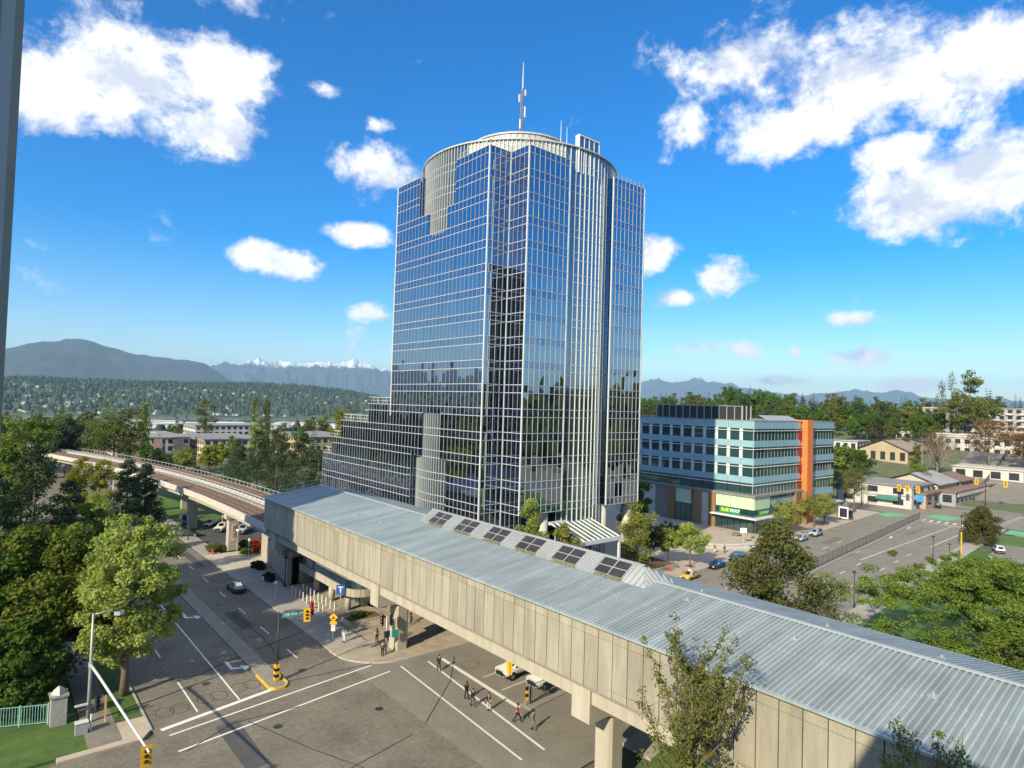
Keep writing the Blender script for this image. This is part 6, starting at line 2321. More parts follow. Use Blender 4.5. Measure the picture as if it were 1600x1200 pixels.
def car_parts(shape):
    """meshes of one body shape in its own space: x forwards from the middle, wheels on z = 0"""
    if shape in CARS:
        return CARS[shape]
    S = SHAPES[shape]
    L, zb = S['L'], S['zb']
    st = S['st']
    rings = []
    for (x, hw, zbelt, ztop, tw) in st:
        half = [(hw * 0.80, zb), (hw * 0.97, zb + 0.10), (hw, zb + (zbelt - zb) * 0.55), (hw * 0.965, zbelt), (tw, ztop - 0.05), (tw * 0.72, ztop)]
        rings.append([(L / 2 - x, -a, z) for a, z in half] + [(L / 2 - x, a, z) for a, z in reversed(half)])
    body = MB()
    for r in rings:
        body.v += r
    n = 12
    for i in range(len(rings) - 1):
        for k in range(n):
            a, b = i * n + k, i * n + (k + 1) % n
            body.f.append((a, b, b + n, a + n))
            body.m.append(0)
    body.f.append(tuple(range(n)))
    e = (len(rings) - 1) * n
    body.f.append(tuple(reversed(range(e, e + n))))
    body.m += [0, 0]
    c0, c1 = S['cab']
    win = []

    def shrink(q, s, out):
        c = sum(q, Vector()) / len(q)
        return [c + (p - c) * s + out for p in q]
    R = [[Vector(p) for p in r] for r in rings]
    side = MB()
    for i in range(c0, c1):
        for a, b, o in ((3, 4, -1), (8, 7, 1)):
            q = [R[i][a], R[i + 1][a], R[i + 1][b], R[i][b]]
            up = [p for p in q]
            h0 = (R[i][4] - R[i][3]).length
            h1 = (R[i + 1][4] - R[i + 1][3]).length
            if max(h0, h1) < 0.2:
                continue
            s = shrink(q, 0.9, Vector((0, o * 0.012, 0.008)))
            if o > 0:
                s = s[::-1]
            w = MB().poly(s)
            win.append(('side_window', w))
    # windscreen and rear window
    for i, nm in ((c0, 'windscreen'), (c1 - 1, 'rear_window')):
        q = [R[i][4], R[i + 1][4], R[i + 1][7], R[i][7]]
        mid = [R[i][5], R[i + 1][5], R[i + 1][6], R[i][6]]
        s = shrink(mid, 0.93, Vector(((0.014 if nm == 'windscreen' else -0.014), 0, 0.016)))
        win.append((nm, MB().poly(s)))
    res = dict(body=body, win=win, S=S)
    tyre = MB().lathe([(S['wr'] * 0.6, -0.11), (S['wr'] * 0.93, -0.11), (S['wr'], -0.05), (S['wr'], 0.05), (S['wr'] * 0.93, 0.11), (S['wr'] * 0.6, 0.11)], 18)
    rimm = MB().lathe([(0.0, -0.1), (S['wr'] * 0.2, -0.125), (S['wr'] * 0.6, -0.105), (S['wr'] * 0.6, 0.09), (0.0, 0.08)], 12)
    arch = MB().lathe([(0.0, 0.0), (S['wr'] * 1.16, 0.0)], 18)
    for mbb in (tyre, rimm, arch):
        mbb.v = [(a, c, b) for a, b, c in mbb.v]
    res['tyre'] = tyre.mesh('tyre', 'tyre', True)
    res['rim'] = rimm.mesh('rim', 'rim', True)
    res['arch'] = arch.mesh('wheel_arch', 'black')
    wm = {}
    for nm, w in win:
        pass
    res['winm'] = [(nm, w.mesh(nm, 'car_glass')) for nm, w in win]
    hl = MB()
    fw = st[1][1]
    zf = st[0][2]
    res['head'] = [MB().box(L / 2 - 0.16, L / 2 + 0.005, s * fw * 0.62 - 0.16, s * fw * 0.62 + 0.16, zf - 0.08, zf + 0.06).mesh('headlight', 'lamp_glass') for s in (-1, 1)]
    zr = st[-1][2]
    res['tail'] = [MB().box(-L / 2 - 0.005, -L / 2 + 0.2, s * st[-2][1] * 0.80 - 0.12, s * st[-2][1] * 0.80 + 0.12, zr - 0.04, zr + 0.16).mesh('tail_light', 'tail_red') for s in (-1, 1)]
    res['bump'] = MB().box(L / 2 - 0.1, L / 2 + 0.03, -fw * 0.62, fw * 0.62, zb + 0.05, zb + 0.28).mesh('grille', 'black')
    res['rear_b'] = MB().box(-L / 2 - 0.04, -L / 2 + 0.1, -fw * 0.8, fw * 0.8, zb + 0.06, zb + 0.24).mesh('bumper', 'dark_metal')
    CARS[shape] = res
    return res


def car(name, label, cat, shape, paint, x, y, ang, z=0.0, extra=None, grille='black'):
    P = car_parts(shape)
    S = P['S']
    t = thing(name, label, cat, (x, y, z), ang)
    key = 'body_' + shape + paint
    if key not in CARS:
        CARS[key] = P['body'].mesh('body', paint, True)
        md = None
    b = link('body', CARS[key], t)
    for nm, me in P['winm']:
        link(nm, me, t)
    for xw in S['wheels']:
        for s in (-1, 1):
            hw = 0.9 if shape in ('sedan',) else S['st'][3][1]
            w = link('wheel', P['tyre'], t)
            w.location = (S['L'] / 2 - xw, s * (hw - 0.09), S['wr'])
            if s > 0:
                w.rotation_euler = (0, 0, pi)
            link('rim', P['rim'], w)
            a = link('wheel_arch', P['arch'], t)
            a.location = (S['L'] / 2 - xw, s * (hw + 0.006), S['wr'] + 0.04)
            a.rotation_euler = (0, 0, pi if s > 0 else 0)
    for me in P['head']:
        link('headlight', me, t)
    for me in P['tail']:
        link('tail_light', me, t)
    link('grille', P['bump'], t)
    link('bumper', P['rear_b'], t)
    if extra == 'taxi':
        MB().box(-0.1, 0.12, -0.35, 0.35, 1.44, 1.58).build('roof_sign', 'sign_white', t, world=False)
    if extra == 'rack':
        for s in (-1, 1):
            MB().bar((0.6, s * 0.6, 1.76), (-1.5, s * 0.6, 1.76), 0.05, 0.06).build('roof_rail', 'dark_metal', t, world=False)
    if shape == 'pickup':
        MB().box(-2.72, -1.1, -0.82, 0.82, 1.305, 1.33).build('load_bed', 'black', t, world=False)
        for s in (-1, 1):
            MB().box(0.75, 0.95, s * 1.02 - 0.12, s * 1.02 + 0.12, 1.25, 1.45).build('mirror', 'dark_metal', t, world=False)
        MB().box(2.86, 2.94, -0.6, 0.6, 0.62, 1.0).build('front_grille', 'black', t, world=False)
    else:
        for s in (-1, 1):
            sm = S['st'][3]
            MB().box(S['L'] / 2 - sm[0] + 0.05, S['L'] / 2 - sm[0] + 0.2, s * sm[1] * 1.06 - 0.08, s * sm[1] * 1.06 + 0.08, sm[2], sm[2] + 0.14).build('mirror', 'dark_metal', t, world=False)
    return t


car_paint('paint_white_car', (0.72, 0.73, 0.74))
car_paint('paint_taxi', (0.75, 0.44, 0.01))
car_paint('paint_black_car', (0.03, 0.025, 0.032))
car_paint('paint_green_car', (0.03, 0.08, 0.085))
car_paint('paint_silver', (0.42, 0.45, 0.48))
car_paint('paint_grey_green', (0.20, 0.23, 0.21))
car_paint('paint_blue', (0.02, 0.04, 0.16))
car_paint('paint_charcoal', (0.05, 0.052, 0.055))
car_paint('paint_pale_blue', (0.42, 0.50, 0.54))
car_paint('paint_red_orange', (0.68, 0.10, 0.02))
car('pickup_truck', 'white pickup truck waiting at the stop line, nearer the kerb', 'pickup', 'pickup', 'paint_white_car', 47.2, 53.0, pi + 0.03)
car('pickup_truck', 'white pickup truck waiting at the stop line beside the median fence', 'pickup', 'pickup', 'paint_white_car', 48.3, 49.2, pi + 0.06)
car('taxi', 'bright yellow taxi parked at the forecourt kerb', 'taxi', 'sedan', 'paint_taxi', 97.4, 64.6, pi + 0.1, extra='taxi')
car('parked_car', 'dark plum car parked behind the yellow taxi', 'car', 'sedan', 'paint_black_car', 108.4, 66.1, pi + 0.08)
car('parked_car', 'dark teal car parked next beyond the plum one', 'car', 'suv', 'paint_green_car', 117.2, 67.0, pi + 0.08)
car('driving_car', 'dark blue car half hidden by the big conifer', 'car', 'sedan', 'paint_blue', 119.5, 63.0, pi + 0.08)
car('parked_car', 'silver sport utility car parked at the tree-lined kerb', 'car', 'suv', 'paint_silver', 157.4, 69.2, pi + 0.07, extra='rack')
car('parked_car', 'small silver car parked in front of the silver sport utility car', 'car', 'sedan', 'paint_silver', 148.6, 68.6, pi + 0.07)
car('parked_car', 'white sport utility car in the car park beside the clipped cedar', 'car', 'suv', 'paint_white_car', 176.0, 37.0, 0.4 + pi / 2 * 0)
car('parked_car', 'white car in the car park nearer the spreading trees', 'car', 'sedan', 'paint_white_car', 161.4, 35.0, 0.4)
car('parked_van', 'red-orange van at the right picture edge in the car park', 'van', 'van', 'paint_red_orange', 165.0, 27.6, 1.2)
car('parked_car', 'white car below the red-orange van at the right edge', 'car', 'sedan', 'paint_white_car', 149.0, 25.5, 0.4)
car('driving_car', 'grey-green sedan driving on the avenue beside the station', 'car', 'sedan', 'paint_grey_green', 31.4, 101.4, pi / 2)
car('parked_car', 'charcoal car in the lot left of the PARK pillar', 'car', 'sedan', 'paint_charcoal', 34.9, 145.3, -0.5)
car('parked_van', 'dark blue van at the back of the lot', 'van', 'van', 'paint_blue', 37.6, 160.4, -1.6)
car('parked_car', 'white sedan in the lot behind the second pillar', 'car', 'sedan', 'paint_white_car', 41.6, 154.6, 0.9 + pi)
car('parked_car', 'white and black pickup in the lot left of the PARK pillar', 'pickup', 'pickup', 'paint_white_car', 42.4, 147.6, 0.9 + pi)
car('parked_car', 'pale blue pickup right behind the PARK pillar', 'pickup', 'pickup', 'paint_pale_blue', 45.6, 143.2, 0.9 + pi)
car('parked_car', 'grey car at the far side of the lot under the trees', 'car', 'sedan', 'paint_silver', 47.5, 158.5, 0.9)
car('parked_car', 'dark car standing behind the station column', 'car', 'sedan', 'paint_black_car', 47.6, 88.0, 0.1)
x, y, z = at_d(1462, 252)
car('parked_car', 'small dark car beside the bare twiggy tree', 'car', 'sedan', 'paint_charcoal', x, y - 1, 0.2, z=z + 0.1)

# ================================================================== people
for nm, c in (('skin', (0.42, 0.25, 0.17)), ('skin_dark', (0.14, 0.075, 0.05)), ('hair', (0.015, 0.012, 0.01)), ('cloth_white', (0.66, 0.66, 0.66)), ('cloth_black', (0.014, 0.014, 0.016)), ('cloth_navy', (0.02, 0.025, 0.05)),
              ('cloth_cream', (0.55, 0.5, 0.4)), ('cloth_red', (0.36, 0.02, 0.025)), ('cloth_grey', (0.16, 0.16, 0.17)), ('cloth_jean', (0.06, 0.09, 0.16)), ('shoe', (0.02, 0.02, 0.02)), ('cloth_brown', (0.1, 0.06, 0.04))):
    M(nm, c, 0.85, var=0.08, scale=4)


def skin_mesh(name, pts, edges, rad, root, mat):
    me = bpy.data.meshes.new(name + '_wire')
    me.from_pydata(pts, edges, [])
    o = bpy.data.objects.new(name + '_wire', me)
    C.objects.link(o)
    o.modifiers.new('skin', 'SKIN')
    for i, v in enumerate(me.skin_vertices[0].data):
        v.radius = (rad[i], rad[i])
        v.use_root = (i == root)
    o.modifiers['skin'].use_smooth_shade = True
    sb = o.modifiers.new('sub', 'SUBSURF')
    sb.levels = 1
    sb.render_levels = 1
    dg = bpy.context.evaluated_depsgraph_get()
    res = bpy.data.meshes.new_from_object(o.evaluated_get(dg))
    res.name = name
    res.materials.clear()
    res.materials.append(MATS[mat])
    bpy.data.objects.remove(o)
    bpy.data.meshes.remove(me)
    return res


POSES = {}


def pose_joints(walk, arms, lean=0.0):
    """x forwards, z up; 1.75 m tall"""
    st = 0.26 * walk
    J = {
        'pelvis': (0, 0, .95), 'belly': (0.01, 0, 1.1), 'chest': (0.02 + lean * .3, 0, 1.3), 'neck': (0.02 + lean * .5, 0, 1.47), 'head0': (0.035 + lean * .6, 0, 1.55), 'head1': (0.045 + lean * .6, 0, 1.66),
    }
    for s, n in ((1, 'l'), (-1, 'r')):
        f = s * st
        J['hip' + n] = (0, s * .09, .90)
        J['knee' + n] = (f * .55 + .05 * walk, s * .10, .50)
        J['ank' + n] = (f - (0.06 * walk if f < 0 else 0), s * .10, .09 + (0.05 * walk if f < 0 else 0))
        J['toe' + n] = (f + .16, s * .115, .035)
        J['sho' + n] = (0.01 + lean * .4, s * .185, 1.41)
        g = -f * 0.75
        if arms == 'down':
            J['elb' + n] = (g * .4 - .02, s * .235, 1.14)
            J['wri' + n] = (g + .06, s * .22, .90)
        else:
            J['elb' + n] = (.05, s * .24, 1.15)
            J['wri' + n] = (.27, s * .13, 1.16)
    return J


def person(label, x, y, ang, top, bottom, skin='skin', walk=1.0, arms='down', hair='hair', lean=0.0, group=None, z=K, scale=1.0, coat=False):
    t = thing('person', label, 'person', (x, y, z), ang, group)
    t.scale = (scale, scale, scale)
    key = (walk, arms, lean, coat)
    if key not in POSES:
        J = pose_joints(walk, arms, lean)
        names = list(J)
        pts = [J[n] for n in names]
        R = {'pelvis': .125, 'belly': .115, 'chest': .135, 'neck': .055, 'head0': .078, 'head1': .098}
        ed = [('pelvis', 'belly'), ('belly', 'chest'), ('chest', 'neck'), ('neck', 'head0'), ('head0', 'head1')]
        for n in 'lr':
            R.update({'hip' + n: .088, 'knee' + n: .058, 'ank' + n: .04, 'toe' + n: .036, 'sho' + n: .058, 'elb' + n: .042, 'wri' + n: .03})
            ed += [('pelvis', 'hip' + n), ('hip' + n, 'knee' + n), ('knee' + n, 'ank' + n), ('ank' + n, 'toe' + n), ('chest', 'sho' + n), ('sho' + n, 'elb' + n), ('elb' + n, 'wri' + n)]
        # hands: a palm and five fingers
        for n, s in (('l', 1), ('r', -1)):
            w = Vector(J['wri' + n])
            d = (w - Vector(J['elb' + n])).normalized()
            palm = w + d * .075
            names.append('palm' + n)
            pts.append(tuple(palm))
            R['palm' + n] = .03
            ed.append(('wri' + n, 'palm' + n))
            for q in range(4):
                nm = 'fin%s%d' % (n, q)
                names.append(nm)
                pts.append(tuple(palm + d * (.085 + .01 * (1.5 - abs(q - 1.5))) + Vector((.045 - .028 * q, 0, 0))))
                R[nm] = .009
                ed.append(('palm' + n, nm))
            names.append('thu' + n)
            pts.append(tuple(w + d * .07 + Vector((.065, -s * .01, 0))))
            R['thu' + n] = .010
            ed.append(('wri' + n, 'thu' + n))
        ix = {n: i for i, n in enumerate(names)}
        E_ = [(ix[a], ix[b]) for a, b in ed]
        rad = [R[n] for n in names]

        def sub(keys, grow, over, root):
            ks = [k for k in names if k in keys]
            m = {k: i for i, k in enumerate(ks)}
            return [pts[ix[k]] for k in ks], [(m[a], m[b]) for a, b in ed if a in m and b in m], [over.get(k, R[k] + grow) for k in ks], m[root]
        POSES[key] = dict(body=(pts, E_, rad, ix['pelvis']),
                          top=sub(['pelvis', 'belly', 'chest', 'shol', 'shor', 'elbl', 'elbr', 'wril', 'wrir'], .018, {'wril': .04, 'wrir': .04, 'pelvis': .15 if coat else .138}, 'pelvis'),
                          bottom=sub(['pelvis', 'hipl', 'hipr', 'kneel', 'kneer', 'ankl', 'ankr'], .02, {'pelvis': .132, 'ankl': .062, 'ankr': .062}, 'pelvis'), J=J, cache={})
    P = POSES[key]
    ca = P['cache']

    def get(part, mat):
        if (part, mat) not in ca:
            ca[(part, mat)] = skin_mesh({'body': 'body', 'top': 'jacket', 'bottom': 'trousers'}[part], *P[part], mat)
        return ca[(part, mat)]
    link('body', get('body', skin), t)
    link('jacket', get('top', top), t)
    link('trousers', get('bottom', bottom), t)
    J = P['J']
    hx, hy, hz = J['head1']
    mb = MB()
    for i in range(6):
        a = i / 5 * pi * 0.62
        r = .112 * sin(a)
        for k in range(12):
            q = 2 * pi * k / 12
            mb.v.append((hx - .018 + r * cos(q) * 1.06, r * sin(q), hz + .03 + .108 * cos(a) - (0.05 * (i / 5) if cos(q) < 0 else -0.02 * (i / 5))))
    for i in range(5):
        for k in range(12):
            mb.f.append((i * 12 + k, i * 12 + (k + 1) % 12, (i + 1) * 12 + (k + 1) % 12, (i + 1) * 12 + k))
            mb.m.append(0)
    mb.build('hair', hair, t, smooth=True, world=False)
    fc = MB()
    for s in (-1, 1):
        fc.box(hx + .088, hx + .098, s * .036 - .012, s * .036 + .012, hz - .02, hz - .008)
    fc.build('eyes', 'hair', t, world=False)
    MB().poly([(hx + .09, -.014, hz - .06), (hx + .115, 0, hz - .058), (hx + .092, 0, hz - .015)]).poly([(hx + .115, 0, hz - .058), (hx + .09, .014, hz - .06), (hx + .092, 0, hz - .015)]).build('nose', skin, t, world=False)
    MB().box(hx + .084, hx + .094, -.024, .024, hz - .088, hz - .08).build('mouth', 'sign_red', t, world=False)
    for s in (-1, 1):
        MB().box(hx - .02, hx + .012, s * .098 - .01, s * .098 + .01, hz - .055, hz + .005).build('ear', skin, t, world=False)
    for n in 'lr':
        a, b = J['ank' + n], J['toe' + n]
        MB().tube([(a[0] - .07, a[1], max(.04, a[2] - .04)), (a[0] + .02, a[1], a[2] - .03), (b[0], b[1], b[2] + .005), (b[0] + .06, b[1], b[2])], [.045, .055, .045, .02], 7).build('shoe', 'shoe', t, smooth=True, world=False)
    return t


person('person in white clothes standing by the yellow road sign', 35.4, 72.3, -2.4, 'cloth_white', 'cloth_white', 'skin_dark', 0.25)
person('person in dark clothes standing left of the station column', 37.2, 65.9, -2.2, 'cloth_black', 'cloth_black', 'skin', 0.15)
person('person in a white shirt and jeans waiting behind the station column', 38.6, 69.9, -1.8, 'cloth_white', 'cloth_jean', 'skin', 0.15)
person('person in a dark jacket beside a bicycle under the station', 45.6, 73.4, 2.6, 'cloth_black', 'cloth_navy', 'skin', 0.2, 'fore')
person('person in black walking right of the column shadow', 47.6, 69.2, 0.4, 'cloth_black', 'cloth_black', 'skin', 0.8)
person('person in a dark open coat stepping onto the crosswalk', 40.4, 58.9, -1.75, 'cloth_black', 'cloth_black', 'skin', 0.7, coat=True, z=0.0)
person('person in dark clothes leading the pair on the crosswalk', 38.5, 50.0, -1.6, 'cloth_navy', 'cloth_brown', 'skin', 0.8, z=0.0)
person('person in black walking just behind the other dark walker', 38.9, 51.6, -1.6, 'cloth_black', 'cloth_black', 'skin_dark', 0.7, z=0.0)
person('person in a black top and cream trousers on the crosswalk', 39.25, 48.4, -1.5, 'cloth_black', 'cloth_cream', 'skin', 0.3, z=0.0)
person('person in a red vest and black trousers in mid-stride', 40.0, 45.0, -0.9, 'cloth_red', 'cloth_black', 'skin', 1.35, z=0.0)
person('person in grey at the bottom edge after the red vest', 40.3, 43.1, -1.4, 'cloth_grey', 'cloth_grey', 'skin', 0.6, z=0.0)
person('person in grey and white on the forecourt steps', 118.6, 72.8, 2.8, 'cloth_black', 'cloth_white', 'skin', 0.6)
person('person in dark clothes beside the grey and white one on the forecourt', 120.5, 71.7, 2.8, 'cloth_black', 'cloth_black', 'skin', 0.5)
x, y = 255.2, 79.6
person('person in white shorts at the far crossing', x, y, 2.0, 'cloth_grey', 'cloth_white', 'skin', 0.7, z=0.82)
person('person in black waiting at the bus shelter', 191.8, 75.2, -2.0, 'cloth_black', 'cloth_black', 'skin', 0.2)
person('person in dark clothes beside the trees left of the taxi', 95.0, 73.5, -0.6, 'cloth_black', 'cloth_navy', 'skin', 0.5)

# ================================================================== street furniture
def bicycle(label, x, y, ang, paint):
    b = thing('bicycle', label, 'bicycle', (x, y, K), ang)
    for xw in (-0.52, 0.52):
        mb = MB()
        pts = [(xw + 0.33 * cos(2 * pi * k / 16), 0, 0.34 + 0.33 * sin(2 * pi * k / 16)) for k in range(17)]
        mb.tube(pts, 0.02, 5, cap=False)
        mb.build('tyre', 'tyre', b, world=False)
        sp = MB()
        for k in range(8):
            a = pi * k / 8
            sp.bar((xw + 0.32 * cos(a), 0, 0.34 + 0.32 * sin(a)), (xw - 0.32 * cos(a), 0, 0.34 - 0.32 * sin(a)), 0.006, 0.006, up=(0, 1, 0))
        sp.build('spokes', 'steel', b, world=False)
    fr = MB()
    A, B_, D, E_, G = (-0.52, 0, .34), (-0.1, 0, .3), (-0.2, 0, .78), (0.36, 0, .8), (0.52, 0, .34)
    for p, q in ((A, B_), (A, D), (B_, D), (B_, E_), (D, E_), (E_, G)):
        fr.tube([p, q], 0.022, 6)
    fr.build('frame', paint, b, world=False)
    MB().tube([E_, (0.33, 0, 1.0), (0.40, 0, 1.02)], 0.016, 6).tube([(0.38, -0.25, 1.02), (0.38, 0.25, 1.02)], 0.016, 6).build('handlebar', 'dark_metal', b, world=False)
    MB().tube([D, (-0.22, 0, 0.9)], 0.014, 6).prism([(-0.36, -0.07), (-0.08, -0.02), (-0.08, 0.02), (-0.36, 0.07)], 0.9, 0.95).build('saddle', 'black', b, world=False)


bicycle('dark bicycle held by the person under the station', 45.2, 72.7, 0.6, 'dark_metal')
bicycle('yellow bicycle leaning near the station column', 42.3, 69.6, 0.9, 'signal_yellow')
bicycle('grey bicycle standing by the planter corner', 39.6, 74.6, 0.3, 'steel')
bicycle('dark bicycle at the edge of the column shadow', 46.6, 68.4, 0.3, 'dark_metal')


def signal_head(parent, x, y, z, ang, back='signal_yellow', lit=None):
    """three-lamp head hung with its middle at x, y, z, facing ang"""
    h = link('signal_head', None, parent)
    h.location = Vector((x, y, z)) - Vector(parent.location)
    h.rotation_euler = (0, 0, ang)
    MB().box(-0.14, 0.08, -0.2, 0.2, -0.58, 0.58).build('housing', back, h, world=False)
    MB().box(0.06, 0.085, -0.34, 0.34, -0.72, 0.72).build('backplate', back, h, world=False)
    for k, m in enumerate(('lens_red', 'lens_amber', 'lens_green')):
        zc = 0.37 - 0.37 * k
        mb = MB()
        for q in range(12):
            a, b = 2 * pi * q / 12, 2 * pi * (q + 1) / 12
            mb.poly([(0.09, 0, zc), (0.09, 0.13 * cos(a), zc + 0.13 * sin(a)), (0.09, 0.13 * cos(b), zc + 0.13 * sin(b))])
        mb.build('lens', m, h, world=False)
        vz = MB()
        for q in range(7):
            a, b = pi * q / 7, pi * (q + 1) / 7
            vz.poly([(0.085, 0.15 * cos(a), zc + 0.15 * sin(a)), (0.3, 0.15 * cos(a), zc + 0.15 * sin(a) - 0.03), (0.3, 0.15 * cos(b), zc + 0.15 * sin(b) - 0.03), (0.085, 0.15 * cos(b), zc + 0.15 * sin(b))])
        vz.build('visor', 'black', h, world=False)
    return h


M('lens_red', (0.10, 0.01, 0.008), 0.3, var=0)
M('lens_amber', (0.14, 0.07, 0.005), 0.3, var=0)
M('lens_green', (0.02, 0.24, 0.12), 0.3, var=0)
TOCAM = atan2(-0.763, -0.646)
# median signal with the street sign
sg = thing('traffic_signal', 'median traffic signal pole with street sign and striped foot', 'traffic light', (25.1, 66.6, 0.14))
MB().tube([(25.1, 66.6, 0.14), (25.1, 66.6, 7.2)], [0.12, 0.085], 10).build('pole', 'dark_metal', sg, smooth=True)
MB().bar((25.1, 66.6, 7.0), (28.6, 66.3, 7.0), 0.08, 0.08).build('mast_arm', 'dark_metal', sg)
for k in range(5):
    MB().prism([(24.87, 66.37), (25.33, 66.37), (25.33, 66.83), (24.87, 66.83)], [0.2 + k * 0.32] * 4, [0.52 + k * 0.32] * 4).build('striped_sleeve', 'signal_yellow' if k % 2 == 0 else 'black', sg)
MB().tube([(25.6, 66.5, 0.14), (25.6, 66.5, 0.7)], 0.1, 8).build('foot_box', 'dark_metal', sg)
signal_head(sg, 28.0, 66.2, 6.55, -pi / 2 - 0.35)
signal_head(sg, 28.7, 66.7, 7.0, 0.2, 'sign_red')
sb = MB().box(25.35, 27.2, 66.42, 66.46, 6.62, 7.12)
sb = sb.build('street_sign', 'sign_green', sg)
tx = text('108 Ave', sb, 'sign_white', 0.44, (26.27, 66.41, 6.86), (pi / 2, 0, 0), width=1.0, bold=0.008)
tx.location = Vector((26.27, 66.41, 6.86)) - Vector(sg.location)
# corner signal by the station column
sg = thing('traffic_signal', 'traffic signal pole standing against the station column', 'traffic light', (37.7, 66.0, K))
MB().tube([(37.7, 66.0, K), (37.7, 66.0, 4.7)], [0.12, 0.09], 10).build('pole', 'steel', sg, smooth=True)
for a, zz in ((2.6, 4.1), (-0.8, 4.2)):
    signal_head(sg, 37.7 + 0.5 * cos(a), 66.0 + 0.5 * sin(a), zz, a, 'black')
MB().box(37.3, 38.0, 65.7, 65.9, 2.2, 2.9).build('pedestrian_signal', 'dark_metal', sg)
MB().box(38.2, 39.0, 65.55, 65.7, 2.1, 2.9).build('control_box', 'sign_green', sg)
# hanging signal under the station on an arm from the second column
sg = thing('traffic_signal', 'yellow traffic signal hung under the station over the stop line', 'traffic light', (38.9, 34.6, 0))
MB().bar((38.9, 34.6, 6.2), (38.9, 46.2, 6.6), 0.16, 0.16).build('mast_arm', 'steel', sg)
MB().bar((38.9, 45.0, 5.0), (38.9, 45.0, 6.6), 0.08, 0.08).build('hanger', 'signal_yellow', sg)
signal_head(sg, 38.8, 45.0, 5.5, 0.0)
sb = MB().box(38.85, 38.89, 41.9, 43.9, 5.9, 6.4).build('street_sign', 'sign_green', sg)
# left foreground lamp and signal mast
lp = thing('street_lamp', 'grey lamp column with a slanting signal arm at the lower left', 'street lamp', (8.7, 68.0, 0.1))
MB().tube([(8.7, 68, 0.1), (8.7, 68, 5.2), (8.7, 68, 9.9)], [0.17, 0.13, 0.09], 12).build('column', 'steel', lp, smooth=True)
MB().tube([(8.7, 68, 9.75), (9.7, 68, 9.9), (10.6, 68, 9.75)], [0.06, 0.05, 0.05], 8).build('lamp_arm', 'steel', lp, smooth=True)
lh = MB().prism([(10.35, 67.8), (10.75, 67.75), (11.1, 67.9), (11.1, 68.1), (10.75, 68.25), (10.35, 68.2)], [9.42, 9.38, 9.42, 9.42, 9.38, 9.42], 9.72)
lh.build('lamp_head', 'steel_pale', lp)
MB().tube([(8.7, 68, 5.3), (8.85, 64.5, 5.5), (9.7, 48, 5.9)], [0.13, 0.11, 0.07], 10).build('mast_arm', 'steel_pale', lp, smooth=True)
MB().tube([(8.7, 68, 5.1), (8.7, 68, 5.5)], 0.2, 10).build('arm_collar', 'steel', lp)
signal_head(lp, 9.3, 67.6, 1.9, -0.6, 'dark_metal')
signal_head(lp, 9.65, 48.6, 5.4, -pi / 2, 'signal_yellow')
MB().box(7.6, 8.6, 67.6, 67.75, 1.9, 2.05).build('bracket', 'steel_pale', lp)
# boulevard lamps
def post_lamp(label, x, y, h=5.2):
    t = thing('street_lamp', label, 'street lamp', (x, y, K))
    MB().tube([(0, 0, 0), (0, 0, 0.5), (0, 0, h)], [0.17, 0.09, 0.07], 10).build('column', 'dark_metal', t, smooth=True, world=False)
    MB().lathe([(0.08, h), (0.3, h + 0.12), (0.32, h + 0.2), (0.1, h + 0.42)], 12).build('lantern', 'dark_metal', t, smooth=True, world=False)


post_lamp('black post lamp nearest the station roof by the boulevard', 104.6, 40.0)
post_lamp('black post lamp second from the station roof by the boulevard', 149.6, 42.2)
post_lamp('short black post lamp above the spreading tree crown', 156.5, 41.2, 3.0)
post_lamp('tall black post lamp near the clipped cedar', 173.1, 43.3, 7.0)
post_lamp('thin dark lamp beside the station service block', 37.9, 98.6, 4.4)
post_lamp('thin dark lamp on the grass island in the lot', 33.9, 141.5, 4.4)
yp = thing('marker_pole', 'thin yellow pole on the grass by the car park', 'pole', (161.2, 40.3, 0.1))
MB().tube([(0, 0, 0), (0, 0, 5.4)], 0.14, 8).build('pole', 'signal_yellow', yp, world=False)
MB().lathe([(0.16, 0), (0.16, 0.3), (0.14, 0.32)], 8).build('foot', 'concrete', yp, world=False)
# far crossing signals
def far_signal(label, x, y, z, h, arm, heads, ang):
    t = thing('traffic_signal', label, 'traffic light', (x, y, z))
    MB().tube([(x, y, z), (x, y, z + h)], [0.16, 0.1], 8).build('pole', 'dark_metal', t)
    MB().bar((x, y, z + h - 0.4), (x + arm[0], y + arm[1], z + h - 0.2), 0.12, 0.12).build('mast_arm', 'steel', t)
    for f in heads:
        hd = signal_head(t, x + arm[0] * f, y + arm[1] * f, z + h - 0.4, ang)
        hd.scale = (1.5, 1.5, 1.5)


far_signal('far crossing signal on the left with three yellow heads', 222.9, 83.4, 0.1, 7.4, (1, -16.5), (0.66, 0.8, 0.97), pi)
far_signal('far crossing signal on the right with two yellow heads', 256.1, 57.4, 0.1, 9.0, (0.5, -7), (-0.35, 0.75), pi)
pp = thing('utility_pole', 'tall utility pole with crossarms among the shops uphill', 'pole', (*east(1442, 300), terrain(*east(1442, 300))))
MB().tube([(0, 0, 0), (0, 0, 17)], [0.24, 0.15], 8).build('pole', 'bark_pale', pp, world=False)
for zz in (16.2, 15.0):
    MB().bar((0, -2, zz), (0, 2, zz), 0.15, 0.15).build('crossarm', 'bark_pale', pp, world=False)
wr = MB()
for dy in (-1.8, 0, 1.8):
    wr.tube([(0, dy, 16.4), (-30, dy + 32, 15.2), (-66, dy + 60, 16.0)], 0.045, 4)
    wr.tube([(0, dy, 16.4), (20, dy - 30, 15.4), (42, dy - 62, 16.4)], 0.045, 4)
wr.build('wire', 'dark_metal', pp, world=False)

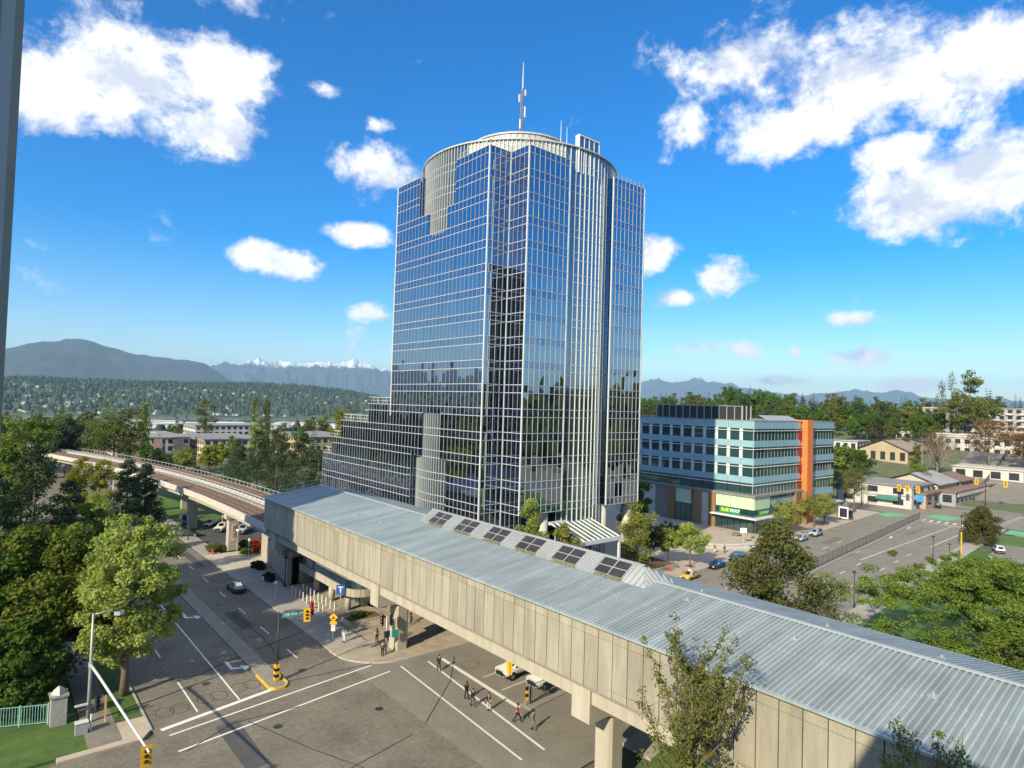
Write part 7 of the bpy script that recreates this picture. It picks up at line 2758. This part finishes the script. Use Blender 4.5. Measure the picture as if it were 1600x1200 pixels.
# signs at the station corner
rs = thing('road_sign', 'yellow warning sign over a white notice on a post at the corner', 'sign', (34.5, 73.5, K))
MB().tube([(0, 0, 0), (0, 0, 3.2)], 0.035, 6).build('post', 'steel', rs, world=False)
ya = MB()
nrm = Vector((cos(TOCAM), sin(TOCAM), 0))
sd = Vector((-nrm.y, nrm.x, 0))
def plate(mb, cz, pts, o=0.05):
    mb.poly([tuple(nrm * o + sd * -a + Vector((0, 0, cz + b))) for a, b in pts])
for dz, sc_ in ((2.85, 1.0),):
    mb = MB()
    plate(mb, dz, [(0, -0.55), (0.5, 0.0), (0.5, 0.1), (0, 0.55), (-0.5, 0.1), (-0.5, 0)])
    plate(mb, dz, [(0, -0.55), (0.5, 0.0), (0.5, 0.1), (0, 0.55), (-0.5, 0.1), (-0.5, 0)][::-1], 0.045)
    mb.build('warning_plate', 'signal_yellow', rs, world=False)
mb = MB()
plate(mb, 2.2, [(-0.42, -0.2), (0.42, -0.2), (0.42, 0.2), (-0.42, 0.2)])
mb.build('warning_plate', 'signal_yellow', rs, world=False)
mb = MB()
plate(mb, 2.85, [(-0.16, -0.18), (0.16, -0.18), (0.16, -0.04), (0.05, 0.0), (0.05, 0.22), (-0.05, 0.22), (-0.05, 0), (-0.16, -0.04)], 0.06)
mb.build('symbol', 'black', rs, world=False)
mb = MB()
plate(mb, 1.6, [(-0.24, -0.4), (0.24, -0.4), (0.24, 0.35), (-0.24, 0.35)])
mb.build('white_notice', 'sign_white', rs, world=False)
mb = MB()
plate(mb, 1.6, [(-0.16, -0.02), (0.16, -0.02), (0.16, 0.03), (-0.16, 0.03)], 0.056)
plate(mb, 1.6, [(-0.16, -0.17), (0.16, -0.17), (0.16, -0.12), (-0.16, -0.12)], 0.056)
plate(mb, 1.6, [(-0.03, 0.1), (0.03, 0.1), (0.1, 0.2), (0, 0.3), (-0.1, 0.2)], 0.056)
mb.build('symbol', 'sign_red', rs, world=False)
# blue T sign at the entrance
ts = thing('station_sign', 'blue station sign with a white T beside the entrance', 'sign', (39.5, 82.2, K))
for dy in (-0.45, 0.45):
    MB().tube([(dy * 0.4, dy, 0), (dy * 0.4, dy, 2.9)], 0.05, 6).build('post', 'steel', ts, world=False)
mb = MB()
plate(mb, 3.3, [(-0.62, -0.62), (0.62, -0.62), (0.62, 0.62), (-0.62, 0.62)], 0.14)
mb.build('board', 'sign_blue', ts, world=False)
MB().bar(tuple(sd * -0.62 + Vector((0, 0, 3.3))), tuple(sd * 0.62 + Vector((0, 0, 3.3))), 0.2, 1.24).build('board_back', 'sign_blue', ts, world=False)
text('T', ts, 'sign_white', 1.15, tuple(nrm * 0.155 + Vector((0, 0, 3.3))), (pi / 2, 0, TOCAM + pi / 2), bold=0.02)
# PARK on the guideway pillar
xc = 38.8 + gx(128.6)
pk = MB().box(xc - 0.30, xc + 0.42, 128.6 - 0.82, 128.6 - 0.76, 1.9, 5.0).build('parking_sign', 'sign_white', guide)
PANG = (pi / 2, 0, 0)
for i, ch in enumerate('PARK'):
    zc = 4.6 - i * 0.62
    MB().box(xc - 0.25, xc + 0.37, 128.6 - 0.83, 128.6 - 0.822, zc - 0.29, zc + 0.29).build('letter_tile', 'sign_red', pk, world=False).location = tuple(-Vector(guide.location))
    tx = text(ch, pk, 'sign_white', 0.6, (0, 0, 0), PANG, bold=0.01)
    tx.location = Vector((xc + 0.06, 128.6 - 0.84, zc)) - Vector(guide.location)
MB().poly([(xc - 0.2, 127.765, 2.2), (xc + 0.1, 127.765, 2.05), (xc + 0.1, 127.765, 2.15), (xc + 0.3, 127.765, 2.15), (xc + 0.3, 127.765, 2.25), (xc + 0.1, 127.765, 2.25), (xc + 0.1, 127.765, 2.35)]).build('arrow', 'black', pk, world=False).location = tuple(-Vector(guide.location))


def post_sign(label, x, y, h, w, hh, mat='sign_white', n=2):
    t = thing('post_sign', label, 'sign', (x, y, K))
    MB().tube([(0, 0, 0), (0, 0, h)], 0.035, 6).build('post', 'steel_pale', t, world=False)
    mb = MB()
    plate(mb, h - hh / 2, [(-w / 2, -hh / 2), (w / 2, -hh / 2), (w / 2, hh / 2), (-w / 2, hh / 2)])
    plate(mb, h - hh / 2, [(-w / 2, -hh / 2), (w / 2, -hh / 2), (w / 2, hh / 2), (-w / 2, hh / 2)][::-1], 0.045)
    mb.build('plate', mat, t, world=False)


post_sign('tall thin white sign post right of the PARK pillar', 38.3, 124.4, 4.6, 0.5, 0.4)
post_sign('white sign post beside the orange-red shrub', 39.6, 121.5, 3.2, 0.35, 0.5)
post_sign('bus stop sign with a white plate on the avenue pavement', 34.4, 93.0, 2.8, 0.45, 0.45)
post_sign('thin sign post nearer the driving sedan', 33.9, 97.0, 2.6, 0.25, 0.4)
post_sign('white notice post on the forecourt behind the big conifer', 132.0, 74.0, 3.6, 1.5, 1.1)
post_sign('wooden post pair sign beside the left lamp column', 9.9, 67.2, 2.4, 0.22, 1.9, 'wood')


def hydrant(label, x, y):
    t = thing('fire_hydrant', label, 'hydrant', (x, y, K))
    MB().lathe([(0.2, 0), (0.2, 0.06), (0.13, 0.1), (0.13, 0.6), (0.17, 0.62), (0.15, 0.74), (0.05, 0.85)], 12).build('barrel', 'red_paint', t, smooth=True, world=False)
    MB().tube([(0, -0.24, 0.48), (0, 0.24, 0.48)], 0.075, 8).build('nozzle', 'red_paint', t, world=False)


hydrant('red fire hydrant left of the yellow taxi', 98.2, 69.3)
hydrant('red fire hydrant at the foot of the PARK pillar mound', 34.6, 126.4)
# bollards in two rows
for k in range(18):
    row, i = k % 2, k // 2
    t = thing('bollard', 'white steel post of the double row by the station entrance', 'bollard', (37.5 + row * 1.7 + 0.02 * i, 94.5 - i * 1.35, K), 0, 'white posts in two rows by the station entrance')
    MB().tube([(0, 0, 0), (0, 0, 1.15)], [0.085, 0.085], 8).build('post', 'white_metal', t, world=False)
    MB().lathe([(0.085, 1.15), (0.1, 1.17), (0.0, 1.24)], 8).build('cap', 'white_metal', t, world=False)
# planters
def planter(label, pts, h):
    t = thing('planter', label, 'planter', (pts[0][0], pts[0][1], K))
    MB().prism(pts, K, K + h).build('wall', 'concrete', t)
    cx_, cy_ = sum(p[0] for p in pts) / len(pts), sum(p[1] for p in pts) / len(pts)
    MB().poly([(cx_ + (p[0] - cx_) * 0.93, cy_ + (p[1] - cy_) * 0.93, K + h + 0.02) for p in pts]).build('soil', 'soil', t)


planter('low concrete planter below the station walkway', [(38.4, 77.0), (43.4, 77.0), (43.4, 79.4), (38.4, 79.4)], 0.45)
planter('long raised planter in front of the glass tower', [(86, 69.0), (101.5, 70.0), (101.5, 76.5), (86, 74.5)], 0.9)
planter('raised planter left of the entrance canopy', [(59, 69.0), (73.4, 69.0), (73.4, 74.5), (59, 74.5)], 0.9)
for k, (x, y, what) in enumerate(((104.4, 69.3, 'square of bark round the tree behind the taxi'), (102.0, 72.6, 'square of bark round the left forecourt tree'), (152.8, 73.4, 'square of bark round the tree behind the silver cars'), (176.8, 75.5, 'square of bark round the tree right of the orange pillar'))):
    t = thing('tree_pit', what, 'tree pit', (x, y, K))
    MB().poly([(-0.9, -0.9, 0.012), (0.9, -0.9, 0.012), (0.9, 0.9, 0.012), (-0.9, 0.9, 0.012)]).build('bark_mulch', 'soil', t, world=False)
    fr = MB()
    for a, b in (((-0.95, -0.95), (0.95, -0.95)), ((0.95, -0.95), (0.95, 0.95)), ((0.95, 0.95), (-0.95, 0.95)), ((-0.95, 0.95), (-0.95, -0.95))):
        fr.bar((*a, 0.02), (*b, 0.02), 0.1, 0.05)
    fr.build('edging', 'concrete', t, world=False)
# forecourt steps, curved
stp = thing('forecourt_steps', 'curved low steps across the forecourt before the shops', 'steps', (128, 78, K))
for k in range(4):
    mb = MB()
    for q in range(12):
        a, b = 3.6 + 0.09 * q, 3.6 + 0.09 * (q + 1)
        r0 = 17 - k * 0.9
        mb.prism([(134 + r * cos(t_), 86 + r * sin(t_)) for r, t_ in ((r0, a), (r0, b), (r0 - 0.9, b), (r0 - 0.9, a))][::-1], K, K + 0.14 * (k + 1))
    mb.build('step', 'concrete_pale' if k % 2 else 'concrete', stp)
bw = thing('stone_bowl', 'round stone planter bowl by the shop doors', 'planter', (139.2, 79.9, K))
MB().lathe([(0.5, 0), (0.55, 0.1), (1.1, 0.55), (1.15, 0.62), (0.95, 0.6), (0.0, 0.5)], 18).build('bowl', 'stone', bw, smooth=True, world=False)
MB().lathe([(0.9, 0.58), (0.0, 0.62)], 14).build('soil', 'soil', bw, world=False)
# bus shelter with an advert panel
bs = thing('bus_shelter', 'bus shelter with a dark poster panel past the orange pillar', 'shelter', (188.7, 74.9, K))
MB().box(-0.9, 0.9, -1.9, 1.9, 2.5, 2.65).build('roof', 'dark_metal', bs, world=False)
for sx in (-0.8, 0.8):
    for sy in (-1.8, 1.8):
        MB().box(sx - 0.05, sx + 0.05, sy - 0.05, sy + 0.05, 0, 2.5).build('post', 'dark_metal', bs, world=False)
MB().box(-1.1, -0.9, -1.3, 1.3, 0.3, 3.6).build('poster_frame', 'sign_white', bs, world=False)
MB().box(-1.13, -1.1, -1.0, 1.0, 0.7, 3.2).build('poster', 'cloth_navy', bs, world=False)
MB().box(0.75, 0.8, -1.7, 1.7, 0.2, 2.4).build('glass_back', 'shop_glass', bs, world=False)
MB().box(0.2, 0.6, -1.5, 1.5, 0.42, 0.48).build('bench', 'wood', bs, world=False)

# fences: posts and panels piece by piece
M('fence_mesh', (0.09, 0.092, 0.095), 0.6, var=0.1)


def bar_panel(L, h, pitch=0.14, w=0.02):
    mb = MB()
    n = int(L / pitch)
    for i in range(n):
        x = (i + 0.5) * L / n
        mb.box(x - w / 2, x + w / 2, -w / 2, w / 2, 0.12, h - 0.06)
    mb.box(0, L, -0.02, 0.02, 0.08, 0.13)
    mb.box(0, L, -0.02, 0.02, h - 0.1, h - 0.05)
    return mb


def fence(name, label, p0, p1, h, L, mat, pitch=0.14, zf=None, w=0.02):
    t = thing(name, label, 'fence', (*p0, 0.12))
    d = Vector(p1) - Vector(p0)
    n = max(1, int(d.length / L))
    ang = atan2(d.y, d.x)
    L = d.length / n
    me = bar_panel(L - 0.06, h, pitch, w).mesh('fence_panel', mat)
    pm_ = MB().box(-0.05, 0.05, -0.05, 0.05, -0.1, h + 0.06).mesh('fence_post', mat)
    for i in range(n + 1):
        q = d * (i / n)
        z = zf(p0[0] + q.x, p0[1] + q.y) if zf else 0
        o = link('fence_post', pm_, t)
        o.location = (q.x, q.y, z)
        o.rotation_euler = (0, 0, ang)
        if i < n:
            z2 = zf(p0[0] + d.x * (i + 1) / n, p0[1] + d.y * (i + 1) / n) if zf else 0
            o = link('fence_panel', me, t)
            o.location = (q.x + 0.03 * cos(ang), q.y + 0.03 * sin(ang), z)
            o.rotation_euler = (0, -atan2(z2 - z, L), ang)
    return t


fence('median_fence', 'long dark bar fence on the boulevard median', (43.2, 46.75), (210.5, m_line(210.5) - 0.2), 1.9, 2.9, 'fence_mesh', 0.22, w=0.03)
fence('median_fence', 'dark bar fence on the median past the far crossing', (276, 64.8), (384, 73.1), 2.0, 4.0, 'fence_mesh', 0.2, zf=lambda a, b: terrain(a, b), w=0.06)
fence('railing', 'pale teal iron railing at the lower left corner', (-6, 75.2), (5.9, 70.0), 1.75, 2.1, 'teal_rail', 0.2, w=0.035)
mk = thing('hazard_marker', 'yellow and black striped marker at the end of the median fence', 'sign', (42.6, 46.8, 0.12))
MB().tube([(0, 0, 0), (0, 0, 0.7)], 0.04, 6).build('post', 'steel', mk, world=False)
for k in range(4):
    MB().prism([(-0.2, -0.2), (0.15, -0.28), (0.2, -0.2), (-0.15, -0.12)], 0.6 + 0.32 * k, 0.92 + 0.32 * k).build('stripe', 'black' if k % 2 else 'signal_yellow', mk, world=False)
pl = thing('gate_pillar', 'square stone gate pillar with pyramid cap beside the railing', 'pillar', (6.6, 69.6, 0.05))
MB().box(-0.6, 0.6, -0.6, 0.6, 0, 2.5).build('shaft', 'stone', pl, world=False)
MB().box(-0.7, 0.7, -0.7, 0.7, 2.5, 2.68).build('cap_slab', 'stone', pl, world=False)
MB().lathe([(0.62, 2.68), (0.42, 3.05), (0.12, 3.3), (0.0, 3.34)], 4).build('cap', 'concrete_pale', pl, world=False)
cb = thing('utility_box', 'grey utility box with a white post behind the stone pillar', 'box', (8.0, 66.2, 0.1))
MB().box(-0.45, 0.45, -0.3, 0.3, 0, 1.0).build('cabinet', 'steel', cb, world=False)
MB().box(-0.5, 0.5, -0.35, 0.35, 1.0, 1.06).build('lid', 'steel_pale', cb, world=False)
MB().tube([(0.7, 0, 0), (0.7, 0, 1.5)], 0.07, 8).build('post', 'white_metal', cb, world=False)

# ================================================================== the air
hz = MB().box(-27000, 27000, -27000, 27000, -260, 1350)
hm_ = bpy.data.materials.new('haze_air')
hm_.use_nodes = True
nt = hm_.node_tree
nt.nodes.remove(nt.nodes['Principled BSDF'])
pv = nt.nodes.new('ShaderNodeVolumePrincipled')
pv.inputs['Color'].default_value = (0.45, 0.72, 1.0, 1)
pv.inputs['Density'].default_value = 4.8e-5
pv.inputs['Anisotropy'].default_value = 0.0
nt.links.new(pv.outputs[0], nt.nodes['Material Output'].inputs['Volume'])
MATS['haze_air'] = hm_
tag(hz.build('haze', 'haze_air'), 'pale blue haze lying over the distance', 'haze', kind='stuff')
